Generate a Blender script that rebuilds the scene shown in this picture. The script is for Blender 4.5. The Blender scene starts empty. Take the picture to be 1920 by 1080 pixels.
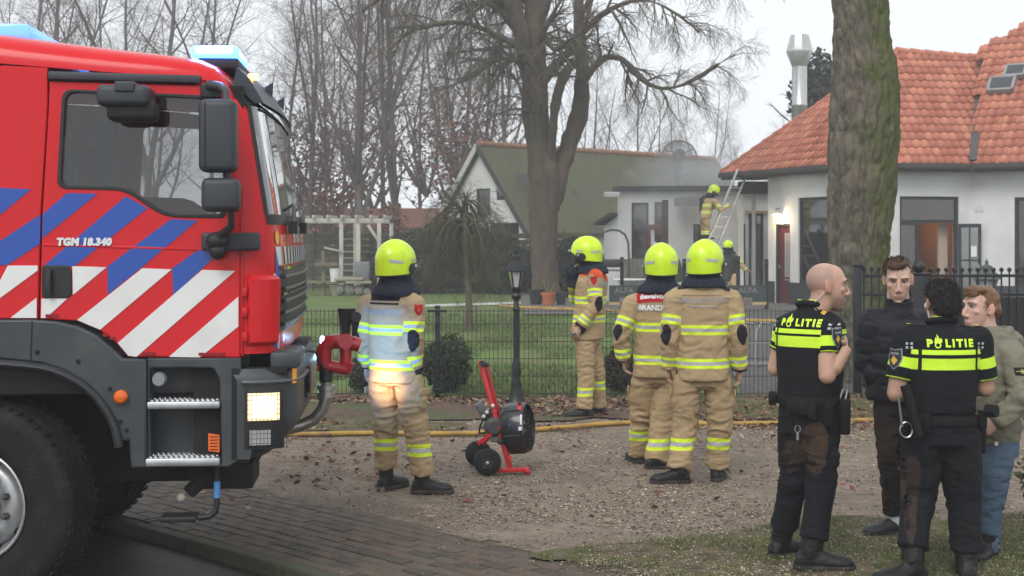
import bpy, bmesh, math, random
import numpy as np
from mathutils import Vector, Matrix
from mathutils.bvhtree import BVHTree

SC = bpy.context.scene
COL = SC.collection
R = math.radians
rnd = random.Random(7)
rng = np.random.default_rng(7)

# ------------------------------------------------------------------ camera, sky, sun, exposure
F = 2667.0                      # focal length in photo pixels (50 mm on a 36 mm frame, 1920 px wide)
CH = 1.91                       # camera height
cam_d = bpy.data.cameras.new('camera'); cam = bpy.data.objects.new('camera', cam_d); COL.objects.link(cam)
cam.location = (0, 0, CH); cam.rotation_euler = (R(90), 0, 0)
cam_d.sensor_width = 36; cam_d.lens = 36*F/1920; cam_d.shift_y = -100/1920
cam_d.clip_start = .1; cam_d.clip_end = 800
cam_d.dof.use_dof = True; cam_d.dof.focus_distance = 9.2; cam_d.dof.aperture_fstop = 6.3
SC.camera = cam
SUN_EL, SUN_AZ = 46.0, 200.0    # soft daylight from behind the camera, slightly left
W = bpy.data.worlds.new('World'); SC.world = W; W.use_nodes = True
wn = W.node_tree.nodes; wl = W.node_tree.links
bg = wn['Background']
sky = wn.new('ShaderNodeTexSky'); sky.sky_type = 'NISHITA'; sky.sun_disc = False
sky.sun_elevation = R(SUN_EL); sky.sun_rotation = R(SUN_AZ)
sky.air_density = 1.0; sky.dust_density = 1.0; sky.ozone_density = 1.0
hs = wn.new('ShaderNodeHueSaturation'); hs.inputs['Saturation'].default_value = .10
wl.new(sky.outputs[0], hs.inputs['Color'])
cl = wn.new('ShaderNodeMix'); cl.data_type = 'RGBA'; cl.inputs[0].default_value = .85; cl.inputs[7].default_value = (6.4, 6.75, 7.1, 1)   # closed cloud deck over the clear sky
wl.new(hs.outputs[0], cl.inputs[6]); wl.new(cl.outputs[2], bg.inputs['Color'])
bg.inputs["Strength"].default_value = .115
sun_d = bpy.data.lights.new('sun', 'SUN'); sun = bpy.data.objects.new('sun', sun_d); COL.objects.link(sun)
sun_d.energy = 1.25; sun_d.angle = R(28); sun_d.color = (1, .97, .93)
sa = R(SUN_AZ)
sdir = Vector((math.sin(sa)*math.cos(R(SUN_EL)), math.cos(sa)*math.cos(R(SUN_EL)), math.sin(R(SUN_EL))))
sun.rotation_euler = sdir.to_track_quat('Z', 'Y').to_euler()
SC.view_settings.view_transform = 'Standard'; SC.view_settings.look = 'None'
SC.view_settings.exposure = 0.55; SC.view_settings.gamma = 1; SC.view_settings.use_curve_mapping = False
SC.render.engine = 'CYCLES'
cy = SC.cycles
cy.use_denoising = True
try: cy.denoiser = 'OPENIMAGEDENOISE'
except Exception: pass
cy.max_bounces = 6; cy.diffuse_bounces = 3; cy.glossy_bounces = 3; cy.transmission_bounces = 4
cy.transparent_max_bounces = 12; cy.volume_bounces = 1; cy.sample_clamp_indirect = 6
cy.caustics_reflective = False; cy.caustics_refractive = False

# ------------------------------------------------------------------ helpers
def P(px, py, Y):               # a photo pixel at depth Y -> world
    return Vector(((px-960)/F*Y, Y, CH-(py-440)/F*Y))
def G(px, py):                  # a photo pixel on the ground
    Y = CH*F/(py-440); return Vector(((px-960)/F*Y, Y, 0))

MATS = {}
def nodes_of(m): return m.node_tree.nodes, m.node_tree.links
def M(name, col=(.5,.5,.5), rough=.6, metal=0., var=.15, vs=7., bump=0., bs=60., coat=0., spec=.4, emit=None, es=1., dirt=None, dirt_s=3., dirt_a=.5, stretch=None):
    if name in MATS: return MATS[name]
    m = bpy.data.materials.new(name); m.use_nodes = True; MATS[name] = m
    n, l = nodes_of(m); b = n['Principled BSDF']
    b.inputs['Roughness'].default_value = rough; b.inputs['Metallic'].default_value = metal
    b.inputs['Specular IOR Level'].default_value = spec
    if coat: b.inputs['Coat Weight'].default_value = coat; b.inputs['Coat Roughness'].default_value = .06
    c4 = (*col, 1)
    b.inputs['Base Color'].default_value = c4
    tc = n.new('ShaderNodeTexCoord'); vec = tc.outputs['Object']
    if stretch:
        mp = n.new('ShaderNodeMapping'); mp.inputs['Scale'].default_value = stretch; l.new(vec, mp.inputs[0]); vec = mp.outputs[0]
    m['_out'] = ''
    src = None
    if var:
        nz = n.new('ShaderNodeTexNoise'); nz.inputs['Scale'].default_value = vs; nz.inputs['Detail'].default_value = 6; l.new(vec, nz.inputs['Vector'])
        mx = n.new('ShaderNodeMix'); mx.data_type = 'RGBA'
        mx.inputs[6].default_value = (*[c*(1-var*1.6) for c in col], 1); mx.inputs[7].default_value = (*[min(1, c*(1+var*1.6)) for c in col], 1)
        l.new(nz.outputs['Fac'], mx.inputs[0]); src = mx.outputs[2]
    if dirt:
        nd = n.new('ShaderNodeTexNoise'); nd.inputs['Scale'].default_value = dirt_s; nd.inputs['Detail'].default_value = 8; l.new(vec, nd.inputs['Vector'])
        mr = n.new('ShaderNodeMapRange'); mr.inputs[1].default_value = .45; mr.inputs[2].default_value = .7; mr.inputs[4].default_value = dirt_a; l.new(nd.outputs['Fac'], mr.inputs[0])
        m2 = n.new('ShaderNodeMix'); m2.data_type = 'RGBA'; m2.inputs[7].default_value = (*dirt, 1)
        if src: l.new(src, m2.inputs[6])
        else: m2.inputs[6].default_value = c4
        l.new(mr.outputs[0], m2.inputs[0]); src = m2.outputs[2]
    if src: l.new(src, b.inputs['Base Color'])
    if bump:
        nb = n.new('ShaderNodeTexNoise'); nb.inputs['Scale'].default_value = bs; nb.inputs['Detail'].default_value = 8; l.new(vec, nb.inputs['Vector'])
        bp = n.new('ShaderNodeBump'); bp.inputs['Strength'].default_value = min(1, bump); bp.inputs['Distance'].default_value = .02; l.new(nb.outputs['Fac'], bp.inputs['Height']); l.new(bp.outputs[0], b.inputs['Normal'])
    if emit:
        b.inputs['Emission Color'].default_value = (*emit, 1); b.inputs['Emission Strength'].default_value = es
    return m

def bands(m, specs):            # flat print on cloth: (attribute, lo, hi, colour[, attribute2, lo2, hi2])
    n, l = nodes_of(m); b = n['Principled BSDF']; inp = b.inputs['Base Color']
    src = inp.links[0].from_socket if inp.links else None
    def gate(a, lo, hi):
        at = n.new('ShaderNodeAttribute'); at.attribute_name = a
        cp = n.new('ShaderNodeMath'); cp.operation = 'COMPARE'; cp.inputs[1].default_value = (lo+hi)/2; cp.inputs[2].default_value = (hi-lo)/2
        l.new(at.outputs['Fac'], cp.inputs[0]); return cp.outputs[0]
    for s in specs:
        fac = gate(*s[:3])
        if len(s) > 4:
            f2 = gate(*s[4:7]); mm = n.new('ShaderNodeMath'); mm.operation = 'MULTIPLY'; l.new(fac, mm.inputs[0]); l.new(f2, mm.inputs[1]); fac = mm.outputs[0]
        mx = n.new('ShaderNodeMix'); mx.data_type = 'RGBA'
        if src: l.new(src, mx.inputs[6])
        else: mx.inputs[6].default_value = inp.default_value
        mx.inputs[7].default_value = (*s[3], 1); l.new(fac, mx.inputs[0]); src = mx.outputs[2]
    l.new(src, inp)
    return m

def glass(name, tint=(.02,.025,.025), trans=.6, rough=.02, refl=1.0):   # a pane: part see-through, part tinted, mirror by angle
    if name in MATS: return MATS[name]
    m = bpy.data.materials.new(name); m.use_nodes = True; MATS[name] = m
    n, l = nodes_of(m); n.remove(n['Principled BSDF']); out = n['Material Output']
    t = n.new('ShaderNodeBsdfTransparent'); d = n.new('ShaderNodeBsdfDiffuse'); d.inputs[0].default_value = (*tint, 1)
    mx = n.new('ShaderNodeMixShader'); mx.inputs[0].default_value = 1-trans; l.new(t.outputs[0], mx.inputs[1]); l.new(d.outputs[0], mx.inputs[2])
    g = n.new('ShaderNodeBsdfGlossy'); g.inputs['Roughness'].default_value = rough
    fr = n.new('ShaderNodeFresnel'); fr.inputs[0].default_value = 1.52
    mu = n.new('ShaderNodeMath'); mu.operation = 'MULTIPLY'; mu.inputs[1].default_value = 1.7*refl; mu.use_clamp = True; l.new(fr.outputs[0], mu.inputs[0])
    m2 = n.new('ShaderNodeMixShader'); l.new(mu.outputs[0], m2.inputs[0]); l.new(mx.outputs[0], m2.inputs[1]); l.new(g.outputs[0], m2.inputs[2])
    l.new(m2.outputs[0], out.inputs['Surface']); return m

def tag(o, label=None, cat=None, group=None, kind=None):
    if label: o['label'] = label
    if cat: o['category'] = cat
    if group: o['group'] = group
    if kind: o['kind'] = kind
    return o
def thing(name, label, cat, loc=(0,0,0), rz=0, group=None, kind=None):
    o = bpy.data.objects.new(name, None); COL.objects.link(o); o.location = loc; o.rotation_euler = (0, 0, rz)
    o.empty_display_size = .2
    return tag(o, label, cat, group, kind)
def link(name, me, mats=None, parent=None, smooth=None):
    if mats is not None:
        if not isinstance(mats, (list, tuple)): mats = [mats]
        if len(me.materials): me.materials.clear()
        for m in mats: me.materials.append(m)
    if smooth is not None:
        if smooth >= 180: me.polygons.foreach_set('use_smooth', [True]*len(me.polygons))
        elif smooth > 0:
            me.polygons.foreach_set('use_smooth', [True]*len(me.polygons)); me.set_sharp_from_angle(angle=R(smooth))
    o = bpy.data.objects.new(name, me); COL.objects.link(o)
    if parent: o.parent = parent
    return o
def copy_tree(o, parent=None):
    c = o.copy(); COL.objects.link(c); c.parent = parent
    for ch in list(o.children): copy_tree(ch, c)
    return c

def basis(d):
    d = Vector(d).normalized(); a = Vector((0,0,1)) if abs(d.z) < .9 else Vector((1,0,0))
    u = d.cross(a).normalized(); return u, d.cross(u).normalized(), d

class MB:
    def __init__(s): s.v = []; s.f = []; s.m = []; s.mi = 0
    def add(s, vs, fs):
        o = len(s.v); s.v += [tuple(v) for v in vs]; s.f += [tuple(i+o for i in f) for f in fs]; s.m += [s.mi]*len(fs); return s
    def box(s, c, d, rz=0, M4=None):
        x, y, z = d[0]/2, d[1]/2, d[2]/2
        vs = [Vector(v) for v in ((-x,-y,-z),(x,-y,-z),(x,y,-z),(-x,y,-z),(-x,-y,z),(x,-y,z),(x,y,z),(-x,y,z))]
        if M4 is not None: vs = [M4 @ v for v in vs]
        elif rz: q = Matrix.Rotation(rz, 3, 'Z'); vs = [q @ v for v in vs]
        c = Vector(c)
        return s.add([v+c for v in vs], [(0,3,2,1),(4,5,6,7),(0,1,5,4),(1,2,6,5),(2,3,7,6),(3,0,4,7)])
    def beam(s, a, b, w, h, up=(0,0,1)):
        a, b = Vector(a), Vector(b); d = (b-a).normalized(); up = Vector(up)
        if abs(d.dot(up)) > .98: up = Vector((0,1,0))
        u = d.cross(up).normalized()*w/2; v = u.cross(d).normalized()*h/2
        vs = [a-u-v, a+u-v, a+u+v, a-u+v, b-u-v, b+u-v, b+u+v, b-u+v]
        return s.add(vs, [(0,3,2,1),(4,5,6,7),(0,1,5,4),(1,2,6,5),(2,3,7,6),(3,0,4,7)])
    def rings(s, rs, cap=True, close=False):
        n = len(rs[0]); vs = [v for r in rs for v in r]; fs = []
        for i in range(len(rs)-1+(1 if close else 0)):
            a = i*n; b = ((i+1) % len(rs))*n
            for k in range(n): fs.append((a+k, a+(k+1) % n, b+(k+1) % n, b+k))
        if cap and not close: fs.append(tuple(range(n-1, -1, -1))); fs.append(tuple((len(rs)-1)*n+k for k in range(n)))
        return s.add(vs, fs)
    def tube(s, pts, rad, n=8, cap=True, sq=1.0, fr=None):
        pts = [Vector(p) for p in pts]
        if not isinstance(rad, (list, tuple)): rad = [rad]*len(pts)
        rs = []; u = None
        for i, p in enumerate(pts):
            d = (pts[min(i+1, len(pts)-1)]-pts[max(i-1, 0)])
            if d.length < 1e-9: d = Vector((0,0,1))
            d.normalize()
            if u is None: u = basis(d)[0] if fr is None else (Vector(fr)-d*Vector(fr).dot(d)).normalized()
            else: u = (u-d*u.dot(d)).normalized()
            w = d.cross(u)
            rs.append([p+(u*math.cos(2*math.pi*k/n)+w*sq*math.sin(2*math.pi*k/n))*rad[i] for k in range(n)])
        return s.rings(rs, cap)
    def cyl(s, a, b, r0, r1=None, n=16): return s.tube([a, b], [r0, r0 if r1 is None else r1], n)
    def lathe(s, prof, c=(0,0,0), axis=(0,0,1), n=24, cap=True):
        u, w, d = basis(axis); c = Vector(c)
        return s.rings([[c+d*h+(u*math.cos(2*math.pi*k/n)+w*math.sin(2*math.pi*k/n))*max(r, 1e-4) for k in range(n)] for r, h in prof], cap)
    def ell(s, c, r, n=16, m=10, M3=None):
        c = Vector(c); rs = []
        for i in range(m+1):
            t = math.pi*i/m; t = min(max(t, .02), math.pi-.02)
            ring = [Vector((r[0]*math.sin(t)*math.cos(2*math.pi*k/n), r[1]*math.sin(t)*math.sin(2*math.pi*k/n), -r[2]*math.cos(t))) for k in range(n)]
            if M3 is not None: ring = [M3 @ v for v in ring]
            rs.append([c+v for v in ring])
        return s.rings(rs)
    def prism(s, poly, fn0, fn1):       # poly in 2D, two maps to 3D
        n = len(poly); vs = [fn0(*p) for p in poly]+[fn1(*p) for p in poly]
        fs = [tuple(range(n-1, -1, -1)), tuple(range(n, 2*n))]+[(k, (k+1) % n, n+(k+1) % n, n+k) for k in range(n)]
        return s.add(vs, fs)
    def grid(s, fn, nu, nv):
        vs = [fn(i/nu, j/nv) for j in range(nv+1) for i in range(nu+1)]
        return s.add(vs, [(j*(nu+1)+i, j*(nu+1)+i+1, (j+1)*(nu+1)+i+1, (j+1)*(nu+1)+i) for j in range(nv) for i in range(nu)])
    def mesh(s, name='m', bevel=0, seg=2, fix=True):
        me = bpy.data.meshes.new(name); me.from_pydata([tuple(v) for v in s.v], [], s.f)
        if max(s.m, default=0): me.polygons.foreach_set('material_index', s.m)
        if bevel or fix:
            bm = bmesh.new(); bm.from_mesh(me)
            if fix: bmesh.ops.recalc_face_normals(bm, faces=bm.faces)
            if bevel:
                es = [e for e in bm.edges if len(e.link_faces) == 2 and e.calc_face_angle(0) > R(30)]
                bmesh.ops.bevel(bm, geom=es, offset=bevel, segments=seg, affect='EDGES', profile=.5, clamp_overlap=True)
            bm.to_mesh(me); bm.free()
        me.update(); return me
    def build(s, name, mats, parent=None, bevel=0, smooth=35, seg=2, fix=True):
        return link(name, s.mesh(name, bevel, seg, fix), mats, parent, smooth)

def npmesh(name, v, f, mi=None):        # fast mesh from numpy, f: (n,3) or (n,4)
    me = bpy.data.meshes.new(name); v = np.asarray(v, np.float32); f = np.asarray(f, np.int32); k = f.shape[1]
    me.vertices.add(len(v)); me.vertices.foreach_set('co', v.ravel())
    me.loops.add(f.size); me.loops.foreach_set('vertex_index', f.ravel())
    me.polygons.add(len(f)); me.polygons.foreach_set('loop_start', np.arange(len(f), dtype=np.int32)*k)
    try: me.polygons.foreach_set('loop_total', np.full(len(f), k, np.int32))
    except Exception: pass
    if mi is not None: me.polygons.foreach_set('material_index', np.asarray(mi, np.int32))
    me.update(calc_edges=True); me.validate(); return me

def eval_mesh(o):
    dg = bpy.context.evaluated_depsgraph_get(); dg.update()
    me = bpy.data.meshes.new_from_object(o.evaluated_get(dg), depsgraph=dg); return me
def smooth_poly(pts, k=4, closed=True):         # Catmull-Rom through 2D points
    n = len(pts); out = []
    for i in range(n if closed else n-1):
        p0, p1, p2, p3 = (pts[(i-1) % n] if closed or i > 0 else pts[0]), pts[i], pts[(i+1) % n], (pts[(i+2) % n] if closed or i+2 < n else pts[-1])
        for j in range(k):
            t = j/k
            out.append(tuple(.5*((2*b)+(-a+c)*t+(2*a-5*b+4*c-d)*t*t+(-a+3*b-3*c+d)*t**3) for a, b, c, d in zip(p0, p1, p2, p3)))
    if not closed: out.append(tuple(pts[-1]))
    return out
def round_poly(pts, r=.01, k=4):                # round each corner of a 2D polygon
    out = []; n = len(pts)
    for i in range(n):
        a, b, c = Vector(pts[i-1][:2]), Vector(pts[i][:2]), Vector(pts[(i+1) % n][:2])
        u, w = (a-b), (c-b); rr = min(r, u.length*.45, w.length*.45)
        p, q = b+u.normalized()*rr, b+w.normalized()*rr
        for j in range(k+1):
            t = j/k; out.append(tuple(p*(1-t)**2+b*2*t*(1-t)+q*t*t))
    return out
def filled(outline, holes=(), depth=.04, bevel=.006, bseg=2):   # 2D panel with holes -> solid mesh in XY, thickness along Z
    cu = bpy.data.curves.new('c', 'CURVE'); cu.dimensions = '2D'; cu.fill_mode = 'BOTH'; cu.extrude = max(0, depth/2-bevel); cu.bevel_depth = bevel; cu.bevel_resolution = bseg
    cu.offset = -bevel
    for poly in [outline]+list(holes):
        sp = cu.splines.new('POLY'); sp.points.add(len(poly)-1); sp.use_cyclic_u = True
        for p, q in zip(sp.points, poly): p.co = (q[0], q[1], 0, 1)
    o = bpy.data.objects.new('tmp', cu); COL.objects.link(o); me = eval_mesh(o)
    bpy.data.objects.remove(o); bpy.data.curves.remove(cu); return me
def panel(name, outline, y, depth, mats, parent, holes=(), bevel=.006, smooth=40, axis='xz'):
    """solid panel whose outline lies in local (x,z), front face at y, thickness going +y"""
    me = filled(outline, holes, depth, bevel)
    n = len(me.vertices); co = np.empty(n*3, np.float32); me.vertices.foreach_get('co', co); co = co.reshape(-1, 3)
    co = np.stack([co[:,0], y+depth/2-co[:,2], co[:,1]], 1) if axis == 'xz' else co
    me.vertices.foreach_set('co', co.ravel().astype(np.float32)); me.update()
    return link(name, me, mats, parent, smooth)
def text_mesh(body, size, ext=0., shear=0., space=1., offset=0., align='CENTER'):
    cu = bpy.data.curves.new('t', 'FONT'); cu.body = body; cu.size = size; cu.extrude = ext; cu.shear = shear; cu.space_character = space; cu.offset = offset
    cu.align_x = align; cu.align_y = 'CENTER'; cu.resolution_u = 3
    o = bpy.data.objects.new('tmp', cu); COL.objects.link(o); me = eval_mesh(o)
    bpy.data.objects.remove(o); bpy.data.curves.remove(cu); return me
def map_mesh(me, fn):
    for v in me.vertices: v.co = fn(v.co)
    me.update(); return me
def bvh_of(me): return BVHTree.FromPolygons([v.co.copy() for v in me.vertices], [tuple(p.vertices) for p in me.polygons])
def subdiv(me, maxlen=.03, it=3):
    bm = bmesh.new(); bm.from_mesh(me); bmesh.ops.triangulate(bm, faces=bm.faces)
    for _ in range(it):
        es = [e for e in bm.edges if e.calc_length() > maxlen]
        if not es: break
        bmesh.ops.subdivide_edges(bm, edges=es, cuts=1); bmesh.ops.triangulate(bm, faces=bm.faces)
    bm.to_mesh(me); bm.free(); return me
def decal(name, me, org, U, V, bvhs, mats, parent, off=.004, reach=.4, maxlen=.03):
    """lay a flat printed shape (mesh in XY) on a surface by projecting it along its normal"""
    subdiv(me, maxlen); org, U, V = Vector(org), Vector(U).normalized(), Vector(V).normalized(); N = U.cross(V).normalized()
    if not isinstance(bvhs, (list, tuple)): bvhs = [bvhs]
    last = org.copy(); pts = []
    for v in me.vertices:
        p = org+U*v.co.x+V*v.co.y; best = None
        for b in bvhs:
            h = b.ray_cast(p+N*reach, -N, reach*2)
            if h[0] is not None and (best is None or h[3] < best[3]): best = h
        pts.append((best[0]+N*off) if best else None)
    ds = [(q-org).dot(N) for q in pts if q is not None]; md = sorted(ds)[len(ds)//2] if ds else 0
    for v, q in zip(me.vertices, pts):
        p = org+U*v.co.x+V*v.co.y
        v.co = q if q is not None else p+N*(md-.01)
    me.update(); return link(name, me, mats, parent, 0)
def poly_mesh(polys):
    me = bpy.data.meshes.new('p'); vs = []; fs = []
    for p in polys: fs.append(tuple(range(len(vs), len(vs)+len(p)))); vs += [(*q[:2], 0) for q in p]
    me.from_pydata(vs, [], fs); me.update(); return me
def rect(x0, y0, x1, y1): return [(x0,y0),(x1,y0),(x1,y1),(x0,y1)]
# ------------------------------------------------------------------ numpy noise
def vnoise(p, seed=0):
    p = np.asarray(p, np.float64); i = np.floor(p).astype(np.int64); f = p-i; f = f*f*(3-2*f)
    def h(x, y, z):
        n = (x*374761393+y*668265263+z*2147483647+seed*1442695041) & 0xffffffff
        n = ((n ^ (n >> 13))*1274126177) & 0xffffffff; n = n ^ (n >> 16); return (n & 0xffff)/65535.
    r = 0
    for a in (0, 1):
        for b in (0, 1):
            for c in (0, 1):
                w = (f[...,0] if a else 1-f[...,0])*(f[...,1] if b else 1-f[...,1])*(f[...,2] if c else 1-f[...,2])
                r = r+w*h(i[...,0]+a, i[...,1]+b, i[...,2]+c)
    return r
def fbm(p, o=4, seed=0):
    p = np.asarray(p, np.float64); r = 0; a = .5
    for k in range(o): r = r+a*vnoise(p*2**k+17.3*k, seed+k); a *= .5
    return r
def inside(poly, x, y):
    r = np.zeros(np.shape(x), bool); n = len(poly)
    for i in range(n):
        (x0, y0), (x1, y1) = poly[i-1], poly[i]
        c = ((y0 > y) != (y1 > y)) & (x < (x1-x0)*(y-y0)/((y1-y0) if y1 != y0 else 1e-9)+x0); r ^= c
    return r

# ------------------------------------------------------------------ ground materials
def ground_mat(name, cols, scales, rough=.85, bump=.5, bs=80, wet=0):
    m = M(name, cols[0], rough, var=0, bump=bump, bs=bs, spec=.3); n, l = nodes_of(m); b = n['Principled BSDF']
    tc = n.new('ShaderNodeTexCoord'); src = None
    for i, (c, s) in enumerate(zip(cols[1:], scales)):
        nz = n.new('ShaderNodeTexNoise'); nz.inputs['Scale'].default_value = s; nz.inputs['Detail'].default_value = 8; nz.inputs['Roughness'].default_value = .65; l.new(tc.outputs['Object'], nz.inputs[0])
        mr = n.new('ShaderNodeMapRange'); mr.inputs[1].default_value = .46; mr.inputs[2].default_value = .60; l.new(nz.outputs['Fac'], mr.inputs[0])
        mx = n.new('ShaderNodeMix'); mx.data_type = 'RGBA'
        if src: l.new(src, mx.inputs[6])
        else: mx.inputs[6].default_value = (*cols[0], 1)
        mx.inputs[7].default_value = (*c, 1); l.new(mr.outputs[0], mx.inputs[0]); src = mx.outputs[2]
    l.new(src, b.inputs['Base Color'])
    return m
def sheet(name, poly, z, m, cell=None, und=0., kind='structure', wob=0., rot=0.):
    cr_, sr_ = math.cos(rot), math.sin(rot)
    if rot: poly = [(x*cr_+y*sr_, -x*sr_+y*cr_) for x, y in poly]
    if cell is None:
        me = bpy.data.meshes.new(name); me.from_pydata([(x, y, z) for x, y in poly], [], [tuple(range(len(poly)))])
        o = link(name, me, m)
    else:
        xs = [p[0] for p in poly]; ys = [p[1] for p in poly]
        X = np.arange(min(xs), max(xs)+cell, cell); Y = np.arange(min(ys), max(ys)+cell, cell); gx, gy = np.meshgrid(X, Y)
        q = np.stack([gx*cr_-gy*sr_, gx*sr_+gy*cr_, gx*0], -1)
        zz = z+(fbm(q*1.3, 4, 3)-.5)*und*2
        cx, cy_ = gx[:-1,:-1]+cell/2, gy[:-1,:-1]+cell/2
        wq = np.stack([cx, cy_, cx*0], -1)*2.2; dx = (fbm(wq, 3, 11)-.5)*wob*2; dy = (fbm(wq, 3, 12)-.5)*wob*2
        ok = inside(poly, cx+dx, cy_+dy)
        nx = len(X); j, i = np.nonzero(ok); a = j*nx+i
        f = np.stack([a, a+1, a+nx+1, a+nx], 1)
        me = npmesh(name, np.stack([gx, gy, zz], -1).reshape(-1, 3), f); o = link(name, me, m, smooth=180)
        bm = bmesh.new(); bm.from_mesh(me); bmesh.ops.delete(bm, geom=[v for v in bm.verts if not v.link_faces], context='VERTS'); bm.to_mesh(me); bm.free()
    o['kind'] = kind; o.rotation_euler = (0, 0, rot); return o
gravel = ground_mat('gravel_brown', [(.20,.152,.113),(.095,.066,.048),(.265,.21,.16),(.13,.095,.072),(.235,.19,.145)], [.55, 2.6, 7, 38], bump=.9, bs=55)
road_m = ground_mat('road_wet', [(.028,.022,.017),(.015,.011,.008),(.048,.037,.027)], [1.5, 20], rough=.45, bump=.4, bs=120)
soil = ground_mat('soil_leaf_litter', [(.085,.055,.038),(.05,.032,.024),(.14,.09,.06),(.07,.085,.03)], [2.2, 14, 1.1], bump=1, bs=30)
lawn_m = ground_mat('lawn_turf', [(.092,.155,.028),(.12,.19,.040),(.135,.11,.055),(.075,.125,.024)], [.35, .8, 6], bump=.8, bs=25)
moss_m = ground_mat('moss_turf', [(.078,.082,.020),(.12,.115,.030),(.105,.078,.050),(.045,.044,.018),(.14,.11,.075)], [2.0, 3.1, 14, 6.5], bump=1, bs=45)
asph = ground_mat('path_asphalt', [(.088,.086,.082),(.066,.064,.061),(.11,.106,.098)], [.8, 9], bump=.3, bs=90)
terr = ground_mat('terrace_paving', [(.12,.115,.11),(.09,.085,.08),(.15,.14,.13)], [1.5, 12], bump=.3)

sheet('ground', [(-120,-4),(120,-4),(120,190),(-120,190)], -.10, ground_mat('far_ground', [(.07,.08,.04),(.08,.065,.045),(.05,.06,.03)], [.15, 2]))
q2 = math.sqrt(.5)
def ST(s, t): return ((s+t)*q2, (s-t)*q2)      # s away across the footpath, t along it to the right
S0, S1 = 4.95, 6.2
drive_poly = [ST(S1-.10, -16), ST(S1-.10, 9), (11, 2.5), (13, 16.3), (-13, 16.3)]
sheet('gravel_driveway', drive_poly, .004, gravel, .06, .018, wob=.22, rot=R(-45))
sheet('road', [ST(S0-.16, -16), ST(S0-.16, 12), (8, -3.5), (-20, -3.5), (-20, 8)], -.06, road_m)
sheet('lawn', [(-22,16.3),(22,16.3),(30,62),(-34,62)], .0, lawn_m, .5, .05)
sheet('planting_bed', [(-13,14.3),(8,14.6),(13,15),(13,16.9),(-13,16.9)], .022, soil, .06, .02, wob=.35)
sheet('grass_strip', [(-9,13.5),(-.45,13.55),(-.5,14.2),(-2.3,14.75),(-9,14.7)], .032, moss_m, .05, .015, wob=.25)
sheet('grass_strip', [(2.2,14.6),(6.5,14.5),(6.5,16.4),(2.2,16.3)], .032, moss_m, .05, .015, wob=.35)
VERGE = [tuple(G(*p)[:2]) for p in ((985,1046),(1150,1022),(1300,1010),(1420,996),(1480,984),(1600,978),(1760,972),(2100,960),(2300,1300),(1500,1300),(1225,1084))]
sheet('mossy_verge', VERGE, .011, moss_m, .03, .022, wob=.34)
sheet('asphalt_path', [(2.75,16.9),(12,16.9),(14,34),(4.5,34.5)], .02, asph)
sheet('terrace', [(.3,33.6),(4.6,34.4),(15,33.2),(15,46),(.3,46)], .03, terr)

# ------------------------------------------------------------------ small ground cover (nobody could count it)
def flakes(name, pts, size, mats, mi=None, flat=.45):
    n = len(pts); base = np.array([[1,0,0],[0,1,0],[-1,0,0],[0,-1,0],[0,0,1],[0,0,-1]], float)
    base = base[None]*(rng.uniform(.5, 1.2, (n, 6, 1)))
    base[:,:,2] *= flat; a = rng.uniform(0, 6.283, n); c, s = np.cos(a), np.sin(a)
    x = base[:,:,0]*c[:,None]-base[:,:,1]*s[:,None]; y = base[:,:,0]*s[:,None]+base[:,:,1]*c[:,None]
    v = np.stack([x, y, base[:,:,2]], -1)*size[:,None,None]+pts[:,None,:]
    f0 = np.array([[0,1,4],[1,2,4],[2,3,4],[3,0,4],[1,0,5],[2,1,5],[3,2,5],[0,3,5]]); f = (f0[None]+np.arange(n)[:,None,None]*6).reshape(-1, 3)
    me = npmesh(name, v.reshape(-1, 3), f, None if mi is None else np.repeat(mi, 8)); o = link(name, me, mats); o['kind'] = 'stuff'; return o
def leafquads(name, pts, size, mats, mi=None, up=.5, kind='stuff', parent=None, nrm=None, asp=.55):
    n = len(pts)
    d = rng.normal(size=(n, 3)); d /= np.linalg.norm(d, axis=1)[:,None]
    if nrm is None: nrm = rng.normal(size=(n, 3)); nrm[:,2] = np.abs(nrm[:,2])+up
    nrm = nrm/np.linalg.norm(nrm, axis=1)[:,None]
    u = np.cross(d, nrm); u /= np.linalg.norm(u, axis=1)[:,None]+1e-9; w = np.cross(nrm, u)
    sz = size[:,None]; v = np.stack([pts-u*sz, pts-w*sz*asp+nrm*sz*.12, pts+u*sz, pts+w*sz*asp-nrm*sz*.08], 1)
    f = np.arange(n*4).reshape(n, 4); me = npmesh(name, v.reshape(-1, 3), f, mi); o = link(name, me, mats, parent)
    if kind: o['kind'] = kind
    return o
def blades(name, pts, h, w, mats, mi=None, lean=.5):
    n = len(pts); a = rng.uniform(0, 6.283, n); d = np.stack([np.cos(a), np.sin(a), a*0], 1); e = np.stack([-np.sin(a), np.cos(a), a*0], 1)
    ln = rng.uniform(0, lean, n)
    v = np.stack([pts-d*w[:,None], pts+d*w[:,None], pts+e*(h*ln)[:,None]+np.array([0,0,1])*h[:,None]], 1)
    me = npmesh(name, v.reshape(-1, 3), np.arange(n*3).reshape(n, 3), mi); o = link(name, me, mats); o['kind'] = 'stuff'; return o
def scatter(poly, n):
    xs = [p[0] for p in poly]; ys = [p[1] for p in poly]; out = []
    while sum(map(len, out)) < n:
        x = rng.uniform(min(xs), max(xs), n); y = rng.uniform(min(ys), max(ys), n); k = inside(poly, x, y); out.append(np.stack([x[k], y[k]], 1))
    return np.concatenate(out)[:n]
def frustum(pts, lo=-60, hi=1980):
    px = 960+F*pts[:,0]/pts[:,1]; return (px > lo-150) & (px < hi+150)
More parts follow.
